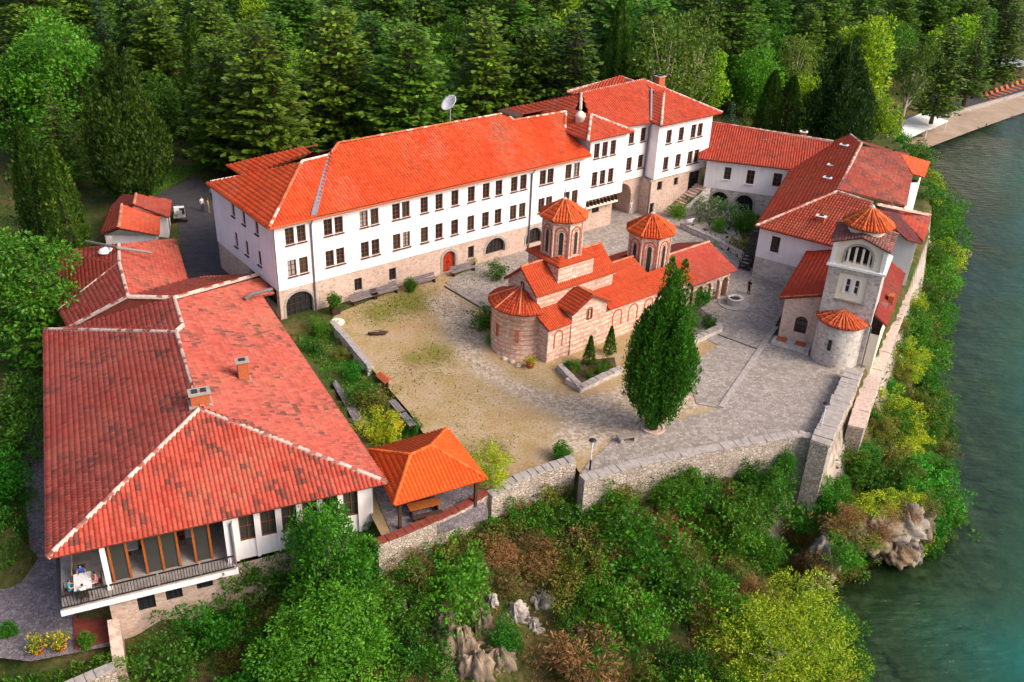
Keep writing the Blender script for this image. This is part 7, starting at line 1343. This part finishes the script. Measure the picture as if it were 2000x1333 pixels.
for i, (x, y, sx, sy, sz, lb) in enumerate(((902, 1262, 1.9, 1.5, 3.2, 'tall pale ribbed rock at the bottom middle of the slope'), (938, 1225, 1.4, 1.1, 2.2, 'pale rock just above the ribbed rock'), (1055, 1180, 1.2, .9, 1.9, 'white upright rock beside the olive bush'), (1005, 1200, 1.2, .9, 1.4, 'white rock between the ribbed rock and the upright one'), (960, 1175, .6, .6, .9, 'small white rock high on the middle slope'), (1130, 1235, .6, .5, .8, 'small pale rock above the large dry shrub'), (880, 1310, 1.3, 1.0, 1.6, 'pale rock at the very bottom of the slope'), (785, 1185, .4, .4, 1.0, 'narrow white rock right of the large green tree'), (870, 1235, 1.2, 1.0, 2.4, 'brown rib of rock left of the tall ribbed rock'), (925, 1310, 1.6, 1.2, 2.4, 'brown rock below the tall ribbed rock'), (975, 1290, 1.3, 1.1, 1.6, 'brown rock right of the lowest rocks'), (1040, 1225, 1.0, .8, 1.2, 'brown rock below the white upright rock'))):
    q = on_ground(x, y); rock('rock_outcrop', lb, (q[0], q[1], q[2]-.35*sz), (sx*1.1, sy*1.1, sz*1.15), 300+i, base=(0.40, 0.35, 0.31) if 'white' in lb else (0.26, 0.195, 0.14), rib=.3)
cv = thing('cave_rock', 'big undercut rock with a dark cave mouth above the lake', 'rock', (28.5, 57.0, -10))
CB = [(28.0, 57.6, -5.2, (3.3, 2.6, 1.8)), (30.9, 59.0, -5.9, (2.6, 2.3, 2.4)), (25.6, 56.6, -5.3, (2.4, 2.0, 1.6)), (32.9, 61.0, -6.9, (2.4, 2.4, 2.6)), (24.2, 55.4, -6.8, (1.8, 1.9, 2.8)), (30.2, 57.2, -7.0, (1.8, 1.4, 1.5)), (34.2, 63.2, -7.9, (2.0, 2.2, 2.4)), (32.4, 59.2, -8.6, (1.6, 1.5, 1.9)), (23.2, 53.4, -8.6, (1.8, 1.6, 2.2)), (27.6, 59.6, -8.4, (4.0, 1.6, 2.2))]
for i, (x, y, z, s_) in enumerate(CB):
    o = rock('boulder', None, (x, y, z), s_, 320+i, base=[(0.19, 0.145, 0.105), (0.24, 0.205, 0.17), (0.18, 0.125, 0.08)][i % 3], rib=.22); o.parent = cv; o.location = (x-28.5, y-57.0, z+10)
for i, (x, y, z, k, sc) in enumerate(((26.6, 55.4, -5.2, 'olive1', 1.0), (25.0, 54.2, -6.0, 'shrub2', 1.1), (28.2, 56.2, -4.9, 'rust1', .8), (23.6, 54.2, -6.6, 'rust2', 1.0), (31.2, 58.4, -4.8, 'rust1', .7), (33.6, 60.6, -5.6, 'olive2', .9))): plant('rock_shrub', k, ('olive shrub hanging over the left of the cave mouth', 'green shrub hanging at the left end of the cave rock', 'rusty shrub hanging over the middle of the cave mouth', 'rusty shrub low at the left end of the cave rock', 'rusty tuft on the right shoulder of the cave rock', 'olive shrub on the right shoulder of the cave rock')[i], 'shrub', (x, y, z), (sc, sc, sc*.8))
for i, (x, y, z, k, sc) in enumerate(((28.0, 58.2, -4.7, 'yshrub', 1.0), (30.2, 59.4, -5.2, 'olive0', 1.0), (26.0, 57.4, -4.6, 'rust1', .9), (31.8, 60.8, -5.9, 'yshrub', .9), (29.2, 58.0, -4.9, 'rust2', .8), (33.0, 62.6, -6.8, 'shrub1', 1.1), (25.2, 56.6, -5.2, 'rust1', .9))): plant('rock_shrub', k, '%s shrub growing on top of the cave rock, the %s one' % ({'y': 'yellow', 'o': 'olive', 'r': 'rusty', 's': 'green'}[k[0]], ('middle', 'right hand', 'left hand', 'outer right', 'centre front', 'farthest right', 'farthest left')[i]), 'shrub', (x, y, z), sc)
for i, (x, y, s_) in enumerate(((1822, 828, .9), (1838, 842, .7), (1812, 845, .8), (1845, 872, .9), (1826, 882, .8), (1830, 858, .5))):
    q = P(x, y, WZ+.05); rock('shore_boulder', 'pale boulder %s in the group breaking the water beside the bluff' % ('at the top', 'at the upper right', 'at the upper left', 'at the right', 'at the bottom', 'in the middle')[i], tuple(q), (s_, s_*.8, s_*.75), 340+i, base=(0.5, 0.36, 0.25))
for i in range(34):
    x, y = r_.uniform(1690, 1960), r_.uniform(880, 1330); q = P(x, y, WZ-1.0); b, inb = seg_dist(q[:1], q[1:2], SHORE)
    if inb[0] or b[0] > 13: continue
    s_ = r_.uniform(.5, 1.3); rock('submerged_rock', 'greenish flat rock lying under the shallow water', (q[0], q[1], WZ-.55-.07*b[0]), (s_, s_*r_.uniform(.6, .9), s_*.35), 360+i, 'rocks under the shallow water', base=(0.16, 0.15, 0.08))

# --- wood behind and beside the monastery
def tree_top(x, y, h): return P(x, y, h)
def put(name, key, label, x, y, h, base, kh, sc=None, group=None, cat='tree', dz=0.0):
    """crown top seen at (x, y), height h; kh = height the mesh was grown at"""
    q = P(x, y, h+base); s_ = h/kh; plant(name, key, label, cat, (q[0], q[1], base+dz), (s_*(sc or 1), s_*(sc or 1), s_), group=group)
HT = [('broadleaf_tree', 'broad0', 'broad leafy tree at the top left corner', 90, 15, 19, 0, 14, 1.1), ('broadleaf_tree', 'broad1', 'small leafy tree right of the double dark cypress', 292, 142, 11, 0, 14, .95), ('cypress', 'cypgroup', 'wide dark cypress clump at the upper left', 212, 88, 18, 0, 17, 1.0), ('cedar', 'palecedar', 'pale pointed cedar left of the cypress clump', 92, 158, 13, 0, 13, 1.0), ('cypress', 'cyp0', 'cypress at the left edge, the left one of a pair', 38, 245, 15, -2, 17, 1.05), ('cypress', 'cyp1', 'cypress at the left edge, the right one of a pair', 98, 288, 14, -2, 17, 1.15), ('broadleaf_tree', 'broad2', 'bright leafy tree at the left edge below the cypress pair', 8, 455, 13, -4, 14, 1.1), ('cedar', 'palecedar', 'drooping pale conifer at the left edge beside the restaurant roof', 45, 500, 12, -4.5, 13, 1.0), ('cedar', 'cedar0', 'big spreading cedar behind the left end of the guesthouse', 500, 35, 20, 0, 20, 1.15), ('cedar', 'cedar1', 'cedar left of the big spreading one', 415, 70, 17, 0, 20, 1.05), ('cedar', 'cedar2', 'tall cedar behind the guesthouse between the thuja and the bare limbed cedar', 650, 8, 20, 0, 20, 1.1), ('thuja', 'thuja', 'slim pointed green thuja behind the guesthouse roof', 590, 152, 10, 0, 9, .85), ('thuja', 'thuja', 'small thuja just right of the slim pointed one', 632, 235, 6, 0, 9, .8), ('cedar', 'cedar3', 'broad light green cedar with bare limbs behind the satellite dish', 800, 42, 19, 0, 20, 1.2), ('cedar', 'cedar0', 'light green cedar right of the satellite dish', 950, 15, 20, 0, 20, 1.05), ('cedar', 'cedar2', 'cedar behind the dark roof hatch', 1045, 45, 18, 0, 20, 1.05), ('cedar', 'darkcedar0', 'dark cedar behind the rear roof', 1130, 20, 20, 0, 20, 1.1), ('cypress', 'cyp2', 'dark slender cypress behind the chimney', 1216, 0, 20, 0, 17, .95), ('conifer', 'wispy0', 'tall drooping olive conifer right of the slender cypress', 1320, 0, 21, 0, 14, .9), ('conifer', 'wispy1', 'second drooping olive conifer behind the guesthouse corner', 1370, 10, 19, 0, 14, .85), ('broadleaf_tree', 'lime1', 'bright green rounded tree behind the guesthouse corner', 1392, 105, 11, 0, 11, .75), ('broadleaf_tree', 'vivid0', 'rounded vivid green tree in the upper right wood', 1485, 92, 12, -1, 9, .9), ('broadleaf_tree', 'vivid2', 'vivid green tree above the rounded one', 1490, 42, 13, -1, 9, .9), ('broadleaf_tree', 'lime0', 'yellow leaved small tree left of the dark cypress clump', 1588, 148, 10, -1, 11, .75), ('cypress', 'cyp1', 'olive cypress left of the yellow tree', 1515, 140, 12, -1, 17, 1.3), ('cypress', 'cyp2', 'second olive cypress beside the yellow tree', 1552, 150, 11, -1, 17, 1.3), ('cypress', 'darkgroup', 'very dark cypress clump behind the lake wing', 1668, 72, 18, -1, 19, 1.05), ('broadleaf_tree', 'lime0', 'tall yellow green tree behind the dark cypress clump', 1705, 28, 17, -3, 11, .9), ('broadleaf_tree', 'lime1', 'low yellow green tree right of the dark cypress clump', 1738, 192, 10, -5, 11, .75), ('bare_tree', 'wispy0', 'thin pale trunked tree in the upper right wood', 1570, 55, 14, -1, 14, .8), ('pine', 'wispy1', 'leaning pale trunked pine near the promenade, left', 1800, 70, 16, -6, 14, 1.0), ('pine', 'darkcedar1', 'dark pine near the promenade, middle', 1868, 45, 18, -7, 20, 1.1), ('pine', 'spruce0', 'dark pine near the promenade, right', 1930, 25, 18, -8, 18, 1.3), ('pine', 'darkcedar0', 'dark pine at the top right corner', 1985, 5, 18, -8, 20, 1.2), ('autumn_shrub', 'yshrub', 'orange leaved shrub by the beach kiosk', 1938, 95, 5, -9.3, 2.2, .8), ('spruce', 'spruce1', 'small grey green spruce right of the guesthouse corner', 1432, 195, 8, 0, 18, 1.0), ('spruce', 'spruce0', 'small spruce between the guesthouse corner and the red wing', 1460, 210, 6.5, 0, 18, 1.1)]
used = []
for nm, key, lb, x, y, h, base, kh, sc in HT: put(nm, key, lb, x, y, h, base, kh, sc); used.append(P(x, y, h+base)[:2])
# anonymous trees filling the wood
kinds = [('cedar', 'cedar0', 20, 'cedar crown in the dense wood behind the guesthouse', 'cedars of the wood'), ('cedar', 'cedar1', 20, 'cedar crown in the dense wood behind the guesthouse', 'cedars of the wood'), ('cedar', 'cedar3', 20, 'cedar crown in the dense wood behind the guesthouse', 'cedars of the wood'), ('cedar', 'darkcedar0', 20, 'dark cedar crown in the dense wood', 'dark cedars of the wood'), ('cedar', 'darkcedar1', 20, 'dark cedar crown in the dense wood', 'dark cedars of the wood'), ('spruce', 'spruce0', 18, 'pointed spruce crown in the dense wood', 'spruces of the wood'), ('spruce', 'spruce1', 18, 'blue green spruce crown in the dense wood', 'blue spruces of the wood'), ('broadleaf_tree', 'broad1', 14, 'leafy crown among the conifers of the wood', 'leafy trees of the wood'), ('cypress', 'cyp0', 17, 'slender cypress among the trees of the wood', 'cypresses of the wood'), ('broadleaf_tree', 'lime1', 11, 'pale leafy crown among the trees of the wood', 'pale trees of the wood')]
wgt = np.array([4, 4, 4, 2.5, 2.5, 1.0, 1.0, 5, 1.6, 2.2]); wgt /= wgt.sum(); placed = [tuple(p) for p in used]
BLK = [[HF(-3, -3)[:2], HF(60, -3)[:2], HF(60, 19)[:2], HF(-3, 19)[:2]], pp([(160, 560), (470, 540), (445, 330), (290, 300), (150, 400)]), [RF(-1.5, -3)[:2], RF(22, -3)[:2], RF(22, 48)[:2], RF(-1.5, 48)[:2]], PROM, BEACH, [E_(-6, -3)[:2], E_(24, -3)[:2], E_(24, 15)[:2], E_(-6, 15)[:2]], [e1b[:2]-[6, 2], e1b[:2]+[30, -10], e1b[:2]+[36, 16], e1b[:2]+[-8, 8]]]
tries = 0; made_ = 0; TRE = []
while tries < 9000 and made_ < 290:
    tries += 1; y = 62+r_.random()**.9*240; x = r_.uniform(-.60*y-4, .66*y); 
    if x > -40 and y < 90: continue
    if x > -34 and y < 112+max(0, (x-10))*.35: continue
    if x > 28 and y < 150: continue
    b, inb = seg_dist(np.array([x]), np.array([y]), SHORE)
    if not inb[0] or b[0] < 20: continue
    if any(seg_dist(np.array([x]), np.array([y]), bl)[1][0] or seg_dist(np.array([x]), np.array([y]), bl)[0][0] < 2.5 for bl in BLK): continue
    if min((x-p[0])**2+(y-p[1])**2 for p in placed) < (4.2+.012*y)**2: continue
    # keep low where it would stand before the buildings
    nm, key, kh, lb, gr = kinds[r_.choice(len(kinds), p=wgt)]; h = kh*r_.uniform(.72, 1.12)*(1.0 if kh != 11 else 1.2); h = min(h, 22); z = h_at(x, y); s_ = h/kh; placed.append((x, y)); made_ += 1
    TRE.append((lb.split(' crown')[0].split(' among')[0], plant(nm, key, lb, 'tree', (x, y, z-.1), (s_*r_.uniform(.95, 1.2), s_*r_.uniform(.95, 1.2), s_)), x, y, z+h*.8))
# dark floor growth of the wood
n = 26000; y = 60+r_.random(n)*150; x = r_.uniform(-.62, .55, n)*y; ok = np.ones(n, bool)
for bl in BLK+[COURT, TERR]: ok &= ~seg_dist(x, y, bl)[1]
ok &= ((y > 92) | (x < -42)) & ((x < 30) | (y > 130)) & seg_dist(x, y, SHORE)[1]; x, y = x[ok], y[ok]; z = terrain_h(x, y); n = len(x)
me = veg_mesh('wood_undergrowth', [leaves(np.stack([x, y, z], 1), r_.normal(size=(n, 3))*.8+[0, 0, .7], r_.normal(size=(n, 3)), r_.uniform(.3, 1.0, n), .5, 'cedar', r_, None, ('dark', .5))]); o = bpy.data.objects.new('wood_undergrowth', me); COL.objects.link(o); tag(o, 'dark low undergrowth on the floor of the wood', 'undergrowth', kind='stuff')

# ------------------------------------------------------------------ labels by neighbourhood for the many look-alike plants
def pix(x, y, z):
    d = np.array([x, y, z-CH]); k = d @ _f; return 1000+FPX*(d @ _r)/k, 666.5-FPX*(d @ _u)/k
LMT = [('the satellite dish', 880, 225), ('the slim thuja', 590, 180), ('the wide dark cypress clump', 215, 150), ('the guesthouse chimney', 1288, 160), ('the very dark cypress clump', 1660, 120), ('the dark roof hatch', 1000, 215), ('the cypress pair at the left edge', 70, 290), ('the far promenade lamp', 1805, 190), ('the top left corner tree', 90, 40), ('the far kiosk', 1960, 125), ('the two small sheds', 260, 400), ('the big spreading cedar', 500, 60), ('the bare limbed cedar', 800, 70), ('the rounded vivid green tree', 1485, 110), ('the restaurant roof', 100, 620)]
LMS = [('the terrace corner', 1590, 930), ('the pavilion', 850, 1000), ('the cave rock', 1730, 1120), ('the large dry shrub', 1130, 1270), ('the large foreground tree', 620, 1180), ('the stone basement', 330, 1180), ('the pale boulders in the water', 1825, 850), ('the lower ledge', 1700, 760), ('the terrace lamp at the left', 1155, 930), ('the feathery yellow tree', 1500, 1230), ('the chapel', 1790, 600), ('the lake wing', 1810, 440), ('the ribbed rock', 905, 1250), ('the middle of the terrace wall', 1380, 960), ('the far beach awnings', 1780, 270)]
ORD = ['nearest', 'second', 'third', 'fourth', 'fifth', 'sixth', 'seventh', 'eighth', 'ninth', 'tenth', 'eleventh', 'twelfth', 'thirteenth', 'fourteenth', 'fifteenth', 'sixteenth', 'seventeenth', 'eighteenth', 'nineteenth', 'twentieth', 'twenty first', 'twenty second', 'twenty third', 'twenty fourth', 'twenty fifth']
def drop(o):
    for c in list(o.children): bpy.data.objects.remove(c)
    bpy.data.objects.remove(o)
for things_, LM, grp in ((TRE, LMT, 'trees of the wood around the monastery'), (SHR, LMS, 'shrubs on the slope')):
    box = {}
    for kw, o, x, y, z in things_:
        u, v = pix(x, y, z)
        if u < -90 or u > 2090 or v < -80 or v > 1400: drop(o); continue
        lm = min(LM, key=lambda l: (l[1]-u)**2+(l[2]-v)**2); dx, dy = u-lm[1], v-lm[2]
        side = ('right of' if dx > 0 else 'left of') if abs(dx) > abs(dy) else ('above' if dy < 0 else 'below')
        box.setdefault((kw, side, lm[0]), []).append((dx*dx+dy*dy, o))
    for (kw, side, lm), L in box.items():
        for i, (_, o) in enumerate(sorted(L, key=lambda q: q[0])):
            tag(o, ('%s %s %s' % (kw, side, lm)) if len(L) == 1 else ('%s %s %s, %s from it' % (kw, side, lm, ORD[min(i, 24)])), None, grp)
